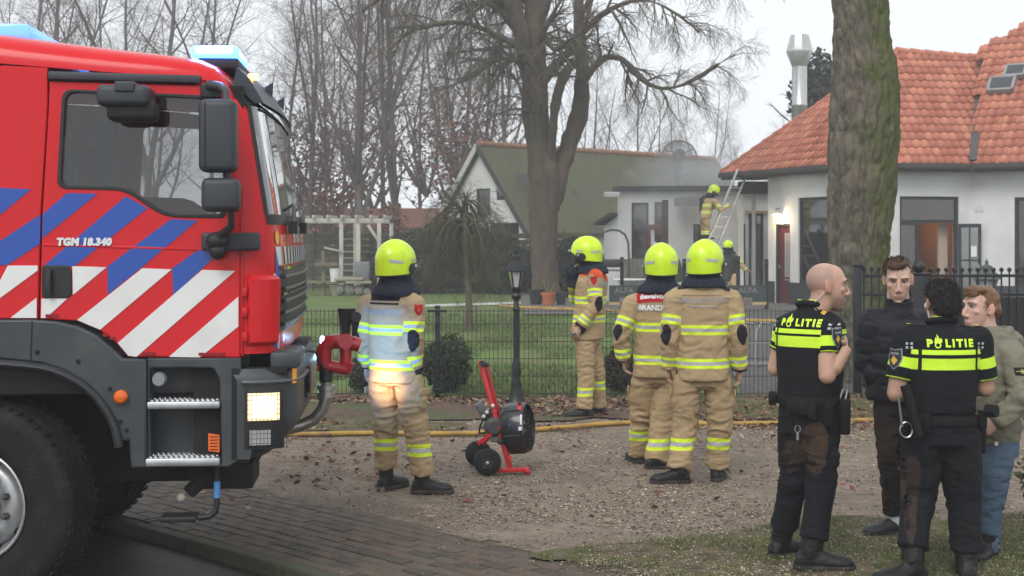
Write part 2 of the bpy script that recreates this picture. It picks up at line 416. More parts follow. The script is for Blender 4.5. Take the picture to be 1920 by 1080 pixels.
stone_m = [M('stone_a', (.30,.24,.18), .7, var=.3, vs=20), M('stone_b', (.40,.33,.255), .7, var=.3, vs=20), M('stone_c', (.09,.068,.052), .75, var=.3, vs=20), M('stone_d', (.58,.51,.41), .65, var=.2, vs=20), M('leaf_rot', (.10,.055,.032), .7, var=.3, vs=20)]
# gravel chips, denser near the camera
n = 90000; Yr = 6.6+(16.2-6.6)*rng.random(n)**1.5; px = rng.uniform(-60, 1980, n); X = (px-960)/F*Yr
pts = np.stack([X, Yr, X*0+.007], 1); s_ = (X+Yr)*q2; pts = pts[(s_ > S1-.0-.38*rng.random(n)**3) & inside(drive_poly, X, Yr)]
cl = fbm(pts*np.array([.8,.8,0])+3, 4, 5)
mi = rng.choice(5, len(pts), p=[.38,.26,.18,.06,.12]); keep = rng.random(len(pts)) < np.clip((cl-.36)*5.5, .10, 1)
pts, mi = pts[keep], mi[keep]; pts[:,2] += (fbm(np.stack([pts[:,0], pts[:,1], pts[:,0]*0], -1)*1.3, 4, 3)-.5)*.036
flakes('gravel', pts, rng.uniform(.005, .014, len(pts))*rng.choice([1,1,1,1.5], len(pts)), stone_m, mi)
# grit and soil carried over the edge of the pavers
m_ = 20000; sv = S1+.10-np.abs(rng.normal(0, .15, m_)); tv = rng.uniform(-6.5, 2.5, m_); X = (sv+tv)*q2; Y_ = (sv-tv)*q2; k = fbm(np.stack([X*1.6, Y_*1.6, X*0], -1), 3, 77) > .36
flakes('edge_grit', np.stack([X, Y_, X*0+.010], 1)[k], rng.uniform(.003, .011, k.sum()), stone_m+[soil], rng.choice(6, k.sum(), p=[.18,.12,.22,.04,.14,.30]), flat=.35)
m_ = 2600; sv = rng.uniform(S0, S1, m_); tv = rng.uniform(-6.5, 2.5, m_); X = (sv+tv)*q2; Y_ = (sv-tv)*q2
flakes('path_grit', np.stack([X, Y_, X*0+.008], 1), rng.uniform(.002, .008, m_), stone_m+[soil], rng.choice(6, m_, p=[.15,.1,.25,.05,.15,.30]), flat=.35)
m_ = 2600; sv = S0-.14-np.abs(rng.normal(0, .22, m_)); tv = rng.uniform(-6.5, 3, m_); X = (sv+tv)*q2; Y_ = (sv-tv)*q2
flakes('gutter_dirt', np.stack([X, Y_, X*0-.056], 1), rng.uniform(.004, .016, m_), stone_m+[soil], rng.choice(6, m_, p=[.06,.04,.25,.02,.28,.35]), flat=.4)
# dead leaves along the bed and on the drive
leaf_m = [M('dead_leaf_brown', (.13,.068,.036), .7, var=.3, vs=9), M('dead_leaf_red', (.15,.05,.032), .7, var=.3, vs=9), M('dead_leaf_pale', (.27,.19,.11), .7, var=.3, vs=9)]
a = scatter([(-6,13.6),(7.5,13.9),(7.5,16.6),(-6,16.6)], 15000); b = scatter([(-3.5,9.5),(7,8.5),(7,14),(-3.5,14)], 700)
c = np.stack([rng.normal(-1.7, .5, 260), rng.normal(11.5, .6, 260)], 1)
q = np.concatenate([a, b, c]); k = fbm(np.stack([q[:,0], q[:,1], q[:,0]*0], -1)*.9, 3, 8) > .40; q = q[k]
leafquads('dead_leaves', np.concatenate([q, .02+rng.random((len(q), 1))*.02], 1), rng.uniform(.018, .045, len(q)), leaf_m, rng.integers(0, 3, len(q)), up=1.6)
grass_m = [M('grass_blade', (.085,.15,.024), .55, var=.3, vs=3), M('grass_blade_yellow', (.16,.145,.05), .6, var=.3, vs=3), M('grass_blade_dark', (.042,.065,.018), .55, var=.3, vs=3)]
q = scatter(VERGE, 70000); q = q[frustum(q)]; k = fbm(np.stack([q[:,0], q[:,1], q[:,0]*0], -1)*2.6, 4, 9) > .45+.06*rng.normal(size=len(q)); q = q[k]
blades('verge_grass', np.concatenate([q, np.full((len(q), 1), .02)], 1), rng.uniform(.006, .024, len(q)), rng.uniform(.0015, .0035, len(q)), grass_m, rng.choice(3, len(q), p=[.36,.40,.24]), 1.3)
VX = [(x+.25*math.cos(i), y+.28) if y > 8.0 else (x, y) for i, (x, y) in enumerate(VERGE)]; q = scatter(VX, 7500); q = q[frustum(q)]; flakes('verge_chips', np.concatenate([q, np.full((len(q), 1), .03)], 1), rng.uniform(.003, .009, len(q)), stone_m, rng.choice(5, len(q), p=[.25,.3,.15,.12,.18]))
Yr = 16.5+(34-16.5)*rng.random(90000)**1.4; px = rng.uniform(480, 1500, 90000); X = (px-960)/F*Yr; q = np.stack([X, Yr], 1)
q = q[(X < 2.7+.1*(Yr-17)) & (fbm(np.stack([X, Yr, X*0], -1)*.7, 3, 21) > .36)]
blades('lawn_grass', np.concatenate([q, np.full((len(q), 1), .0)], 1), rng.uniform(.03, .085, len(q)), rng.uniform(.003, .007, len(q)), grass_m, rng.choice(3, len(q), p=[.5,.22,.28]), 1.0)
for pl_, nn in (([(-9,13.5),(-.45,13.55),(-.5,14.2),(-2.3,14.75),(-9,14.7)], 26000), ([(2.2,14.6),(6.5,14.5),(6.5,16.4),(2.2,16.3)], 16000)):
    q = scatter(pl_, nn); q = q[fbm(np.stack([q[:,0], q[:,1], q[:,0]*0], -1)*1.6, 3, 31) > .42]
    blades('strip_grass', np.concatenate([q, np.full((len(q), 1), .015)], 1), rng.uniform(.015, .06, len(q)), rng.uniform(.002, .004, len(q)), grass_m, rng.choice(3, len(q), p=[.45,.38,.17]), 1.1)
# ------------------------------------------------------------------ paved footpath of clinker pavers, laid brick by brick, with its kerb
path = thing('footpath', None, None, (*ST(S0, -.5), 0), R(-45), kind='structure')   # local x along the path, y across it
pav_m = [M('paver_grey', (.092,.069,.049), .7, var=.25, vs=14, bump=.35, bs=70, dirt=(.06,.07,.035), dirt_s=3, dirt_a=.35), M('paver_brown', (.098,.067,.046), .7, var=.25, vs=14, bump=.35, bs=70), M('paver_dark', (.058,.045,.034), .7, var=.25, vs=14, bump=.35, bs=70)]
joint = M('joint_sand', (.075,.062,.045), .9, var=.4, vs=9, dirt=(.045,.06,.02), dirt_s=5, dirt_a=.8)
mb = MB(); mb.box((0, .62, -.035), (30, 1.28, .05)); mb.build('path_bed', joint, path)
def brick_me(v):
    mb = MB(); mb.box((0, 0, 0), (.204, .097, .06)); me = mb.mesh('paver', bevel=.006, seg=1); me.materials.append(v); return me
pmes = [brick_me(m) for m in pav_m]
stuffb = MB(); rows = 12
cand = []
for r_ in range(rows):
    for c_ in range(-60, 60):
        x = (c_+.5*(r_ % 2))*.21; y = .055+r_*.1035; w = Matrix.Rotation(R(-45), 3, 'Z') @ Vector((x, y, 0))+Vector((*ST(S0, -.5), 0))
        if w.y < 4: continue
        pxx = 960+F*w.x/w.y; pyy = 440+F*CH/w.y; vis_ = -20 < pxx < 1300 and pyy < 1085 and pxx > 250
        cand.append((not vis_, w.length, x, y))
cand.sort()
for i, (hid, _, x, y) in enumerate(cand):
    if i < 298 and not hid:
        o = bpy.data.objects.new('paver', pmes[rng.choice(3, p=[.5,.3,.2])]); COL.objects.link(o); o.parent = path
        o.location = (x+rnd.uniform(-.003,.003), y+rnd.uniform(-.002,.002), -.026+rnd.uniform(-.003,.004)); o.rotation_euler = (rnd.uniform(-.012,.012), rnd.uniform(-.012,.012), rnd.uniform(-.012,.012))
    elif abs(x) < 9: stuffb.box((x, y, -.027), (.204, .097, .06))
o = stuffb.build('paver_field', pav_m[0], path, smooth=0); o['kind'] = 'stuff'
kb = M('kerb_concrete', (.060,.054,.038), .7, var=.3, vs=5, bump=.4, bs=60, dirt=(.05,.062,.022), dirt_s=6, dirt_a=.8)
mb = MB(); mb.box((0, 0, 0), (.985, .12, .24)); kme = mb.mesh('kerb_stone', bevel=.018); kme.materials.append(kb)
for c_ in range(-9, 9):
    o = bpy.data.objects.new('kerb_stone', kme); COL.objects.link(o); o.parent = path; o.location = (c_+.3, -.065, -.105+rnd.uniform(-.006,.006)); o.rotation_euler = (0, 0, rnd.uniform(-.006,.006))
# ------------------------------------------------------------------ haze
# hoses
hose_m = M('hose_yellow', (.42,.25,.045), .55, var=.2, vs=8, dirt=(.14,.10,.06), dirt_s=6, dirt_a=.7)
def hose(name, pts, r, m, label):
    mb = MB(); mb.tube([Vector(p) for p in smooth_poly([tuple(p) for p in pts], 6, False)], r, 8); return tag(mb.build(name, m, smooth=80), label, 'hose')
hp = [G(480,817),G(560,820),G(700,818),G(830,819),G(930,817),G(1010,811),G(1080,805),G(1140,800),G(1230,797),G(1320,800),G(1460,799),G(1560,796),G(1650,793),G(1800,797),G(2100,800)]
hose('fire_hose', [(p.x, p.y, .03) for p in hp], .024, hose_m, 'yellow fire hose lying across the gravel beside the grass strip')
hose('fire_hose', [(-.3,37,.05),(.3,36.3,.05),(1.5,35.4,.05),(2.6,34.3,.05),(3.6,32.5,.04),(5,31.0,.04),(8,30.5,.04)], .04, hose_m, 'yellow fire hose running over the terrace edge behind the lawn')
mb = MB(); pp = [(-3.4,36.6),(-2.4,37.2),(-1.3,37.9),(-.4,38.4),(.2,38.9)]
for a, b in zip(pp, pp[1:]): mb.beam((*a, .05), (*b, .05), .14, .05)
tag(mb.build('flat_hose', M('hose_white', (.68,.68,.66), .6, var=.1)), 'white flat hose stretched over the lawn towards the big tree', 'hose')

# ------------------------------------------------------------------ wire mesh garden fence
FY = 16.4; dkg = M('fence_green_black', (.012,.016,.014), .45, var=.2)
fence = thing('wire_mesh_fence', 'low dark wire mesh fence along the lawn with square posts', 'fence', (0, FY, 0))
wire = M('fence_wire', (.016,.021,.019), .45, var=.2)
px0 = (820-960)/F*FY
for k in range(-3, 3):
    x0 = px0+k*2.5; x1 = x0+2.5
    if k == 2: x1 = (1600-960)/F*FY
    if x1-x0 < .2: continue
    n = int(round((x1-x0)/.05)); mb = MB()
    for j in range(1, n): mb.beam((x0+j*(x1-x0)/n, 0, .06), (x0+j*(x1-x0)/n, 0, 1.05), .0058, .0058, up=(0,1,0))
    for z in (.08,.28,.48,.68,.88,1.03):
        for dy in (-.006, .006): mb.beam((x0, dy, z), (x1, dy, z), .007, .007)
    mb.build('wire_panel', wire, fence, smooth=0)
    pm = MB(); pm.box((x0, .05, .53), (.06, .04, 1.06)); pm.box((x0, .05, 1.075), (.064, .044, .03)); pm.box((x0, .0, 1.03), (.22, .02, .03)); pm.box((x0, 0, .12), (.12, .02, .03)); pm.build('post', dkg, fence, bevel=.004)

# iron railing on the right with ball tips
RY = 17.0; iron = M('iron_black', (.009,.009,.010), .4, var=.2)
rail_t = thing('iron_railing', 'black iron railing with ball tipped bars in front of the mossy trunk', 'railing', (0, RY, 0))
def rx(px): return (px-960)/F*RY
def rz(py): return CH-(py-440)/F*RY
def railing(t, xa, xb, top, n):
    for z in (rz(517), rz(552), .12):
        mb = MB(); mb.box(((xa+xb)/2, 0, z), (xb-xa, .028, .035)); mb.build('rail', iron, t, bevel=.004)
    bm_ = MB(); bm_.cyl((0,0,.08), (0,0,top), .011, n=8); bm_.ell((0,0,top+.02), (.028,.028,.028), 10, 7); bme = bm_.mesh('bar'); bme.materials.append(iron)
    for k in range(n):
        o = bpy.data.objects.new('bar', bme); COL.objects.link(o); o.parent = t; o.location = (xa+(xb-xa)*(k+.5)/n, 0, 0)
def ironpost(t, px, top, w=.09, ball=False):
    mb = MB(); mb.box((rx(px), 0, top/2), (w, w, top)); mb.box((rx(px), 0, top+.015), (w+.03, w+.03, .03)); 
    if ball: mb.ell((rx(px), 0, top+.10), (.075,.075,.075), 14, 10)
    mb.build('post', iron, t, bevel=.006)
railing(rail_t, rx(1613), rx(1712), rz(507), 7); ironpost(rail_t, 1607, rz(500)); 
gate = thing('iron_gate', 'black iron gate with solid lower sheet and ball topped post behind the young men', 'gate', (0, RY+.02, 0))
ironpost(gate, 1723, rz(516), .22, True); railing(gate, rx(1738), rx(1990), rz(509), 17)
mb = MB(); mb.box((rx(1864), .02, rz(558)/2+.1), (rx(1990)-rx(1738), .006, rz(558)-.2)); mb.build('sheet_panel', M('gate_sheet', (.012,.012,.013), .55, var=.3), gate)

# ------------------------------------------------------------------ garden lamp posts
def lamp_post(name, x, y, zb, ht, label, m, s=1.0, col=True, grp=None):
    t = thing(name, label, 'lamp post', (x, y, zb), 0, grp); mb = MB()
    H = ht
    if col:
        mb.lathe([(.10,0),(.10,.03),(.085,.05),(.078,.12),(.062,.17),(.055,.22),(.058,.24),(.045,.27),(.048,.34),(.052,.40),(.046,.47),(.036,.50),(.034,.52),(.036,.9),(.034,H-.66),(.046,H-.65),(.046,H-.63),(.032,H-.61),(.03,H-.54),(.05,H-.52),(.058,H-.49),(.045,H-.46),(.06,H-.41),(.075,H-.405)], n=20)
        mb.build('column', m, t)
    b = H-.40
    gm = glass('lantern_glass', (.55,.58,.6), .35, .15, .8)
    mb = MB()
    for k in range(6):
        a0, a1 = math.pi/3*k, math.pi/3*(k+1)
        q = [(.062*s*math.cos(a0),.062*s*math.sin(a0),b),(.062*s*math.cos(a1),.062*s*math.sin(a1),b),(.105*s*math.cos(a1),.105*s*math.sin(a1),b+.19),(.105*s*math.cos(a0),.105*s*math.sin(a0),b+.19)]
        p = MB(); p.add(q, [(0,1,2,3)]); p.build('lantern_pane', gm, t, smooth=0)
        mb.beam(q[0], q[3], .014, .014); mb.beam(q[3], q[2], .02, .02); mb.beam(q[0], q[1], .016, .016)
    mb.build('lantern_frame', m, t)
    mb = MB(); mb.lathe([(.14*s,b+.19),(.135*s,b+.205),(.10*s,b+.26),(.06*s,b+.31),(.055*s,b+.33),(.06*s,b+.335),(.05*s,b+.36),(.02*s,b+.375),(.018,b+.40),(.028,b+.41),(.012,b+.43),(.0,b+.46)], n=6); mb.build('lantern_roof', m, t, smooth=20)
    mb = MB(); mb.cyl((0,0,b), (0,0,b+.12), .02, .016, 8); mb.build('candle', M('candle_white', (.8,.8,.82), .5), t)
    return t
gp = P(968, 755, 16.05)
lamp_post('garden_lamp', gp.x, 16.05, 0, CH-(473-440)/F*16.05, 'small black garden lamp post with six sided glass lantern beside the wire fence', M('lamp_black', (.014,.015,.017), .38, var=.15))
lamp_post('garden_lamp', rx(1850)*18.2/RY, 18.2, .25, 1.30, 'weathered green lantern standing behind the iron gate', M('lamp_patina', (.06,.085,.08), .6, var=.3), 1.35)
# ------------------------------------------------------------------ trees
class Tubes:                    # many thin tubes as one numpy mesh
    def __init__(s): s.v = []; s.f = []; s.n = 0
    def add(s, pts, rad, n=3):
        pts = np.asarray(pts, float); m = len(pts); rad = np.asarray(rad, float)
        t = np.gradient(pts, axis=0); t /= np.linalg.norm(t, axis=1)[:,None]+1e-9
        ref = np.array([0,0,1.]) if abs(t[0,2]) < .9 else np.array([1.,0,0])
        u = np.cross(t, ref); u /= np.linalg.norm(u, axis=1)[:,None]+1e-9; w = np.cross(t, u)
        a = np.arange(n)*2*np.pi/n
        ring = pts[:,None,:]+(u[:,None,:]*np.cos(a)[None,:,None]+w[:,None,:]*np.sin(a)[None,:,None])*rad[:,None,None]
        s.v.append(ring.reshape(-1, 3))
        i = np.arange(m-1)[:,None]*n; k = np.arange(n)[None,:]; k2 = (k+1) % n
        s.f.append((np.stack([i+k, i+k2, i+n+k2, i+n+k], -1).reshape(-1, 4))+s.n); s.n += m*n
    def mesh(s, name): return npmesh(name, np.concatenate(s.v), np.concatenate(s.f))
def rot_about(v, ax, a): return Matrix.Rotation(a, 3, ax) @ v
def path_of(p, d, L, seg, wob, grav, r):
    pts = [p.copy()]; d = d.normalized()
    for i in range(seg):
        d = (d+Vector((r.gauss(0, wob), r.gauss(0, wob), r.gauss(0, wob)+grav))).normalized(); p = p+d*(L/seg); pts.append(p.copy())
    return pts, d
def sprout(tb, pts, rad, lv, r, P_):
    """side branches along a branch; P_ = per level (count, length, angle, wobble, gravity)"""
    if lv >= len(P_): return
    cnt, L, ang, wob, grav, t0 = P_[lv]
    m = len(pts)-1
    for k in range(cnt):
        t = t0+(1-t0)*(k+r.random())/cnt; i = min(m-1, int(t*m)); f = t*m-i
        p = pts[i].lerp(pts[i+1], f); d = (pts[i+1]-pts[i]).normalized()
        u, w, _ = basis(d); a = r.uniform(0, 6.283); side = u*math.cos(a)+w*math.sin(a)
        q = (d*math.cos(ang)+side*math.sin(ang)).normalized()
        ll = L*r.uniform(.55, 1.2)*(1-.45*t); rr = max(.0035, (rad[i]*(1-f)+rad[i+1]*f)*r.uniform(.4, .62))
        seg = max(3, 6-lv); bp, _d = path_of(p, q, ll, seg, wob, grav, r)
        rad2 = [max(.003, rr*(1-.8*j/seg)) for j in range(seg+1)]
        tb.add(bp, rad2, 5 if rr > .05 else 3); sprout(tb, bp, rad2, lv+1, r, P_)
bark_far = M('bark_far', (.115,.094,.086), .85, var=.25, vs=2)
bark_red = M('twig_reddish', (.085,.045,.04), .85, var=.3, vs=1)
bark_gr = M('bark_mossy_far', (.072,.066,.040), .85, var=.3, vs=2)
def bg_tree_mesh(seed, H, r0, fork, spread):
    r = random.Random(seed); tr = Tubes(); cr = Tubes()
    pts, d = path_of(Vector((0,0,-.2)), Vector((r.gauss(0,.04), r.gauss(0,.04), 1)), H*.95, 12, .035, .03, r)
    r0 *= .68; rad = [r0*(1-.9*i/12)+.01 for i in range(13)]; tr.add(pts, rad, 8); stems = [(pts, rad)]
    for k in range(fork):
        i = r.randint(2, 5); a = r.uniform(0, 6.28); bp, _ = path_of(pts[i], Vector((math.cos(a)*.45, math.sin(a)*.45, 1)), H*.6, 9, .06, .05, r)
        rd = [rad[i]*.7*(1-.88*j/9)+.008 for j in range(10)]; tr.add(bp, rd, 7); stems.append((bp, rd))
    for bp, rd in stems: sprout(cr, bp, rd, 0, r, [(21, H*.20*spread, .85, .10, .05, .2), (7, H*.085*spread, .75, .16, .02, .2), (5, H*.05*spread, .75, .22, 0, .2)])
    return tr.mesh('trunk'), cr.mesh('crown')
BG = [bg_tree_mesh(11, 17, .20, 2, 1.0), bg_tree_mesh(22, 19, .24, 3, 1.1), bg_tree_mesh(33, 15, .16, 1, .9), bg_tree_mesh(44, 18, .18, 2, 1.25)]
for a, b in BG: a.materials.append(bark_far); b.materials.append(M('twig_far', (.140,.098,.092), .9, var=.3, vs=.5))
bl_ = [('dark slender bare tree', 0), ('forked bare tree', 1), ('thin young bare tree', 2), ('spreading bare tree', 3)]
spots = [(30,66,1),(110,60,0),(190,72,3),(265,62,1),(400,64,3),(455,74,2),(505,58,2),(578,58,0),(608,72,3),(640,60,2),(690,54,1),(718,56,3),(745,53,0),(790,74,3),(872,70,1),(905,76,0),(940,66,3),(1090,78,1),(1150,82,2),(1195,74,3),(1240,88,0),(1290,80,1),(1340,92,3),(1385,78,2),(1440,95,1),(60,84,3),(300,88,1),(655,88,1),(850,92,3)]
used = {}
near_of = {0:'above the cab roof', 1:'over the planked fence', 2:'behind the white gabled barn', 3:'behind the smoky annex roof'}
ORD = ['leftmost','second','third','fourth','fifth','sixth','seventh','eighth','ninth','tenth','eleventh','twelfth','thirteenth','fourteenth','fifteenth']
zone_of = lambda px: 0 if px < 520 else 1 if px < 800 else 2 if px < 1100 else 3
for i, (px, Y, k) in enumerate(spots):
    x = (px-960)/F*Y; zone = zone_of(px); od = sum(1 for q in spots if q[2] == k and zone_of(q[0]) == zone and q[0] < px); od = 'leftmost' if od == 0 else ORD[od]+' from left'
    t = thing('bare_tree', f'{bl_[k][0]}, {od} of its kind {near_of[zone]}', 'tree', (x, Y, -.1), rnd.uniform(0, 6.28), 'bare trees in the mist')
    s = rnd.uniform(.85, 1.1)*(1.0 if px < 960 else .62); t.scale = (s, s, s)
    for nm, me in zip(('trunk', 'crown'), BG[k]):
        o = bpy.data.objects.new(nm, me); COL.objects.link(o); o.parent = t
# reddish beech undergrowth that kept its leaves
def leafy_bush(name, label, cat, c, rad, n, lm, size, seed=0, stem=True, group=None, shell=.55, core=None, squash=1.0):
    t = thing(name, label, cat, (c[0], c[1], c[2]), 0, group)
    d = rng.normal(size=(n, 3)); d /= np.linalg.norm(d, axis=1)[:,None]; rr = shell+(1-shell)*rng.random(n)**.6
    lump = .62+.82*fbm(d*2.1+seed*9.1, 3, seed)
    p = d*(rr*lump)[:,None]*np.array(rad); p[:,2] += rad[2]*.92; p = p[p[:,2] > .02]
    nr = d[:len(p)]+rng.normal(size=(len(p), 3))*.8
    leafquads('foliage', p, rng.uniform(.6, 1.3, len(p))*size, lm, rng.integers(0, len(lm), len(p)), kind=None, parent=t, nrm=nr, asp=.6)
    tb = Tubes(); r = random.Random(seed)
    for k in range(7 if stem else 3):
        a = r.uniform(0, 6.28); q, _ = path_of(Vector((0,0,-.05)), Vector((math.cos(a)*.6, math.sin(a)*.6, 1)), rad[2]*1.5, 5, .12, 0, r); tb.add(q, [.03*rad[2]*(1-.8*j/5)+.002 for j in range(6)], 4)
        sprout(tb, q, [.02*rad[2]]*6, 0, r, [(6, rad[0]*.7, .7, .15, 0, .2), (4, rad[0]*.3, .7, .2, 0, .2)])
    link('stem', tb.mesh('stem'), bark_far, t)
    if core: mb = MB(); mb.ell((0,0,rad[2]*.9), (rad[0]*core, rad[1]*core, rad[2]*core*.98), 16, 10); mb.build('dark_filler', M('filler_dark', (.012,.016,.008), .95), t, smooth=180)  # solid dark ball added inside to block the view through the leaves
    return t
redl = [M('beech_leaf', (.20,.075,.055), .7, var=.3), M('beech_leaf_dark', (.13,.05,.042), .7, var=.3)]
for bi, (px, py, Y, rx_, rz_, n) in enumerate(sorted(((560,360,60,1.6,3.2,900),(590,300,62,1.8,3.6,800),(620,395,58,1.4,2.0,600),(850,300,68,2.6,3.8,1000),(895,265,70,2.4,3.2,700),(800,260,72,2.2,3.2,500),(725,420,52,.8,.9,350),(700,300,66,1.6,2.6,350)))):
    w = P(px, py, Y); leafy_bush('beech_bush', ('leftmost' if bi == 0 else ORD[bi]+' from left')+' of the beeches still holding reddish brown leaves in the mist', 'tree', (w.x, Y, max(-.1, w.z-rz_*.9)), (rx_, rx_, rz_), n, redl, .11, seed=int(px), group='reddish beeches in the mist', shell=.1)
tagd = None
# far undergrowth that closes the view
n = 16000; x = rng.uniform(-32, 40, n); y = rng.uniform(72, 95, n); hgt = 1.2+2.4*fbm(np.stack([x*.25, y*.1, x*0], -1), 3, 41)
far_p = np.stack([x, y, rng.random(n)**.7*hgt], 1)
leafquads('far_undergrowth', far_p, rng.uniform(.15, .4, n), [M('undergrowth', (.045,.05,.03), .9, var=.4), bark_red], rng.integers(0, 2, n))
# ---- the big tree on the lawn
bark_big = M('bark_brown', (.085,.063,.046), .9, var=.4, vs=5, bump=1, bs=12, stretch=(1,1,.35), dirt=(.062,.066,.034), dirt_s=1.2, dirt_a=.6)
big = thing('big_tree', 'large bare tree with two thick rising limbs on the lawn before the barn', 'tree', P(1022, 567, 40))
B0 = Vector(big.location); B0.z = 0; big.location = B0
def bp_(px, py, dy=0.): return P(px, py, 40+dy)-B0
tr = Tubes(); cr = Tubes(); r = random.Random(5)
def limb(ws, dys=None, n=12, kids=None, store=None):
    pts = []; rad = []
    for i, (px, py, w) in enumerate(ws):
        pts.append(bp_(px, py, (dys[i] if dys else 0))); rad.append(w*(.80 if n >= 10 else .82)/2/F*40)
    sp = smooth_poly([(*p, q) for p, q in zip(pts, rad)], 14 if n >= 10 else 4, False)
    pp = [Vector(q[:3]) for q in sp]; rr = [max(.01, q[3]) for q in sp]
    tr.add(pp, rr, n*3 if n >= 10 else n)
    if kids: sprout(cr, pp, rr, 0, r, kids)
    return pp, rr
twig = [(9, 2.3, .8, .12, -.03, .2), (8, 1.1, .75, .16, -.10, .15), (6, .55, .7, .2, -.16, .1)]
twig2 = [(18, 1.9, .9, .13, -.08, .1), (11, .9, .8, .18, -.16, .1), (6, .45, .7, .2, -.2, .1)]
limb([(1026,580,92),(1024,560,74),(1022,520,68),(1020,450,66),(1020,380,72),(1020,330,80),(1012,290,66),(1006,240,62),(1003,180,62),(1001,100,58),(1003,40,50),(1010,-40,44),(1018,-160,36),(1020,-300,20)], n=18, kids=[(10, 3, .8, .1, .02, .6), (8, 1.3, .75, .16, -.06, .15), (6, .6, .7, .2, -.12, .1)])
limb([(1030,390,52),(1044,345,48),(1060,290,44),(1078,240,42),(1090,190,40),(1092,130,32),(1088,60,30),(1085,-20,28),(1098,-140,22),(1110,-260,10)], [0,.1,.2,.3,.4,.5,.6,.8,1,1], 14, [(10, 2.6, .85, .1, .0, .5), (8, 1.3, .75, .16, -.06, .15), (6, .6, .7, .2, -.12, .1)])
limb([(1028,320,36),(1034,270,26),(1042,200,24),(1055,150,22),(1075,120,18),(1100,108,16)], [0,-.3,-.5,-.5,-.3,0], 10)
limb([(1000,150,40),(985,90,40),(968,30,40),(955,-20,38),(935,-90,30),(900,-200,14)], [0,-.2,-.4,-.6,-.8,-1], 12, [(8, 2.8, .85, .1, .02, .3)]+twig[1:])
limb([(1000,60,34),(1030,-30,32),(1050,-120,24)], None, 10)
limb([(990,100,30),(968,84,22),(930,66,18),(890,48,15),(850,42,13),(800,50,11),(760,66,9),(725,98,6)], [0,-.4,-.9,-1.3,-1.7,-2,-2.2,-2.4], 8, twig2)
limb([(990,130,24),(965,112,17),(930,112,14),(895,135,11),(850,160,8),(815,170,6)], [0,-.5,-1,-1.6,-2,-2.3], 8, twig2)
limb([(960,20,24),(900,-20,18),(820,-40,14),(740,-20,11),(680,20,8)], [0,-.7,-1.4,-2,-2.5], 8, twig2)
limb([(985,80,22),(900,-30,16),(800,-110,12),(700,-130,9)], [0,1,1.8,2.5], 8, twig2)
limb([(1095,150,26),(1130,112,18),(1165,110,16),(1195,140,14),(1225,162,12),(1260,165,11),(1300,150,9),(1340,125,7),(1380,100,4)], [0,-.4,-.9,-1.3,-1.6,-1.9,-2.2,-2.4,-2.6], 8, twig2)
limb([(1095,60,20),(1140,20,15),(1200,0,12),(1260,20,9),(1310,60,6)], [0,-.8,-1.5,-2,-2.4], 8, twig2)
limb([(1088,30,20),(1150,-60,15),(1230,-100,12),(1310,-80,9),(1370,-30,6)], [.5,-.2,-.8,-1.4,-1.9], 8, twig2)
limb([(1015,60,18),(1040,95,12),(1062,78,11),(1090,62,9)], [0,-.8,-1.3,-1.6], 7, twig2)
limb([(1012,245,18),(985,190,10),(968,150,8),(930,110,5)], [0,-.5,-.9,-1.2], 6, twig2)
bm_ = tr.mesh('trunk'); c_ = np.empty(len(bm_.vertices)*3, np.float32); bm_.vertices.foreach_get('co', c_); c_ = c_.reshape(-1, 3); n_ = np.empty(len(c_)*3, np.float32); bm_.vertices.foreach_get('normal', n_); n_ = n_.reshape(-1, 3)
d_ = (1-np.abs(fbm(c_*np.array([6,6,1.7]), 4, 3)*2-.95)-.6)*.10+(fbm(c_*1.6, 3, 4)-.5)*.14; bm_.vertices.foreach_set('co', (c_-n_*d_[:,None]).astype(np.float32).ravel()); bm_.update(); link('trunk', bm_, bark_big, big, 180); link('crown', cr.mesh('crown'), M('twig_brown', (.115,.095,.072), .85, var=.3, vs=1), big)
# ---- the trunk in front of the restaurant
TY = 18.5
tree2 = thing('mossy_tree', 'thick mossy tree trunk with furrowed bark standing before the restaurant', 'tree', (rx(1612)*TY/RY, TY, 0))
prof = [(790,1528,1690),(740,1538,1682),(680,1543,1677),(600,1547,1672),(500,1551,1667),(430,1551,1672),(360,1550,1681),(300,1552,1685),(250,1553,1688),(180,1553,1689),(130,1557,1683),(80,1560,1674),(0,1559,1668),(-120,1556,1664),(-300,1556,1660),(-500,1560,1655),(-700,1570,1650)]
pz = np.array([CH-(p[0]-440)/F*TY for p in prof])[::1]; pc = np.array([((p[1]+p[2])/2-960)/F*TY for p in prof])-tree2.location.x; pr = np.array([(p[2]-p[1])/2/F*TY for p in prof])
nz, na = 420, 220; zz = np.linspace(pz[0]-.15, pz[-1], nz); cc = np.interp(zz, pz, pc); rr = np.interp(zz, pz, pr)
A = np.linspace(0, 2*np.pi, na, endpoint=False); gz, ga = np.meshgrid(zz, A, indexing='ij')
cx, sx = np.cos(ga), np.sin(ga); base = np.stack([cx*.43, sx*.43, gz], -1)
wr = fbm(base*np.array([1.6,1.6,.9]), 3, 2); q = base*np.array([12,12,3.0])+wr[...,None]*2.6
rdg = 1-np.abs(fbm(q, 4, 6)*2-.94); fine = fbm(base*np.array([38,38,14]), 3, 9)
big_ = fbm(base*np.array([2.2,2.2,.8]), 3, 14)-.5
rad = rr[:,None]*(1+.10*big_)-.06*(np.clip(rdg, 0, 1)**4)+.018*(fine-.5)*2
kn = np.exp(-(((gz-3.35)/.2)**2+((np.angle(np.exp(1j*(ga-R(-58)))))/.22)**2)); rad += kn*.03-.10*np.exp(-(((gz-3.33)/.07)**2+((np.angle(np.exp(1j*(ga-R(-58)))))/.08)**2))
v = np.stack([cc[:,None]+cx*rad, sx*rad, gz], -1).reshape(-1, 3)
i = np.arange(nz-1)[:,None]*na; k = np.arange(na)[None]; k2 = (k+1) % na
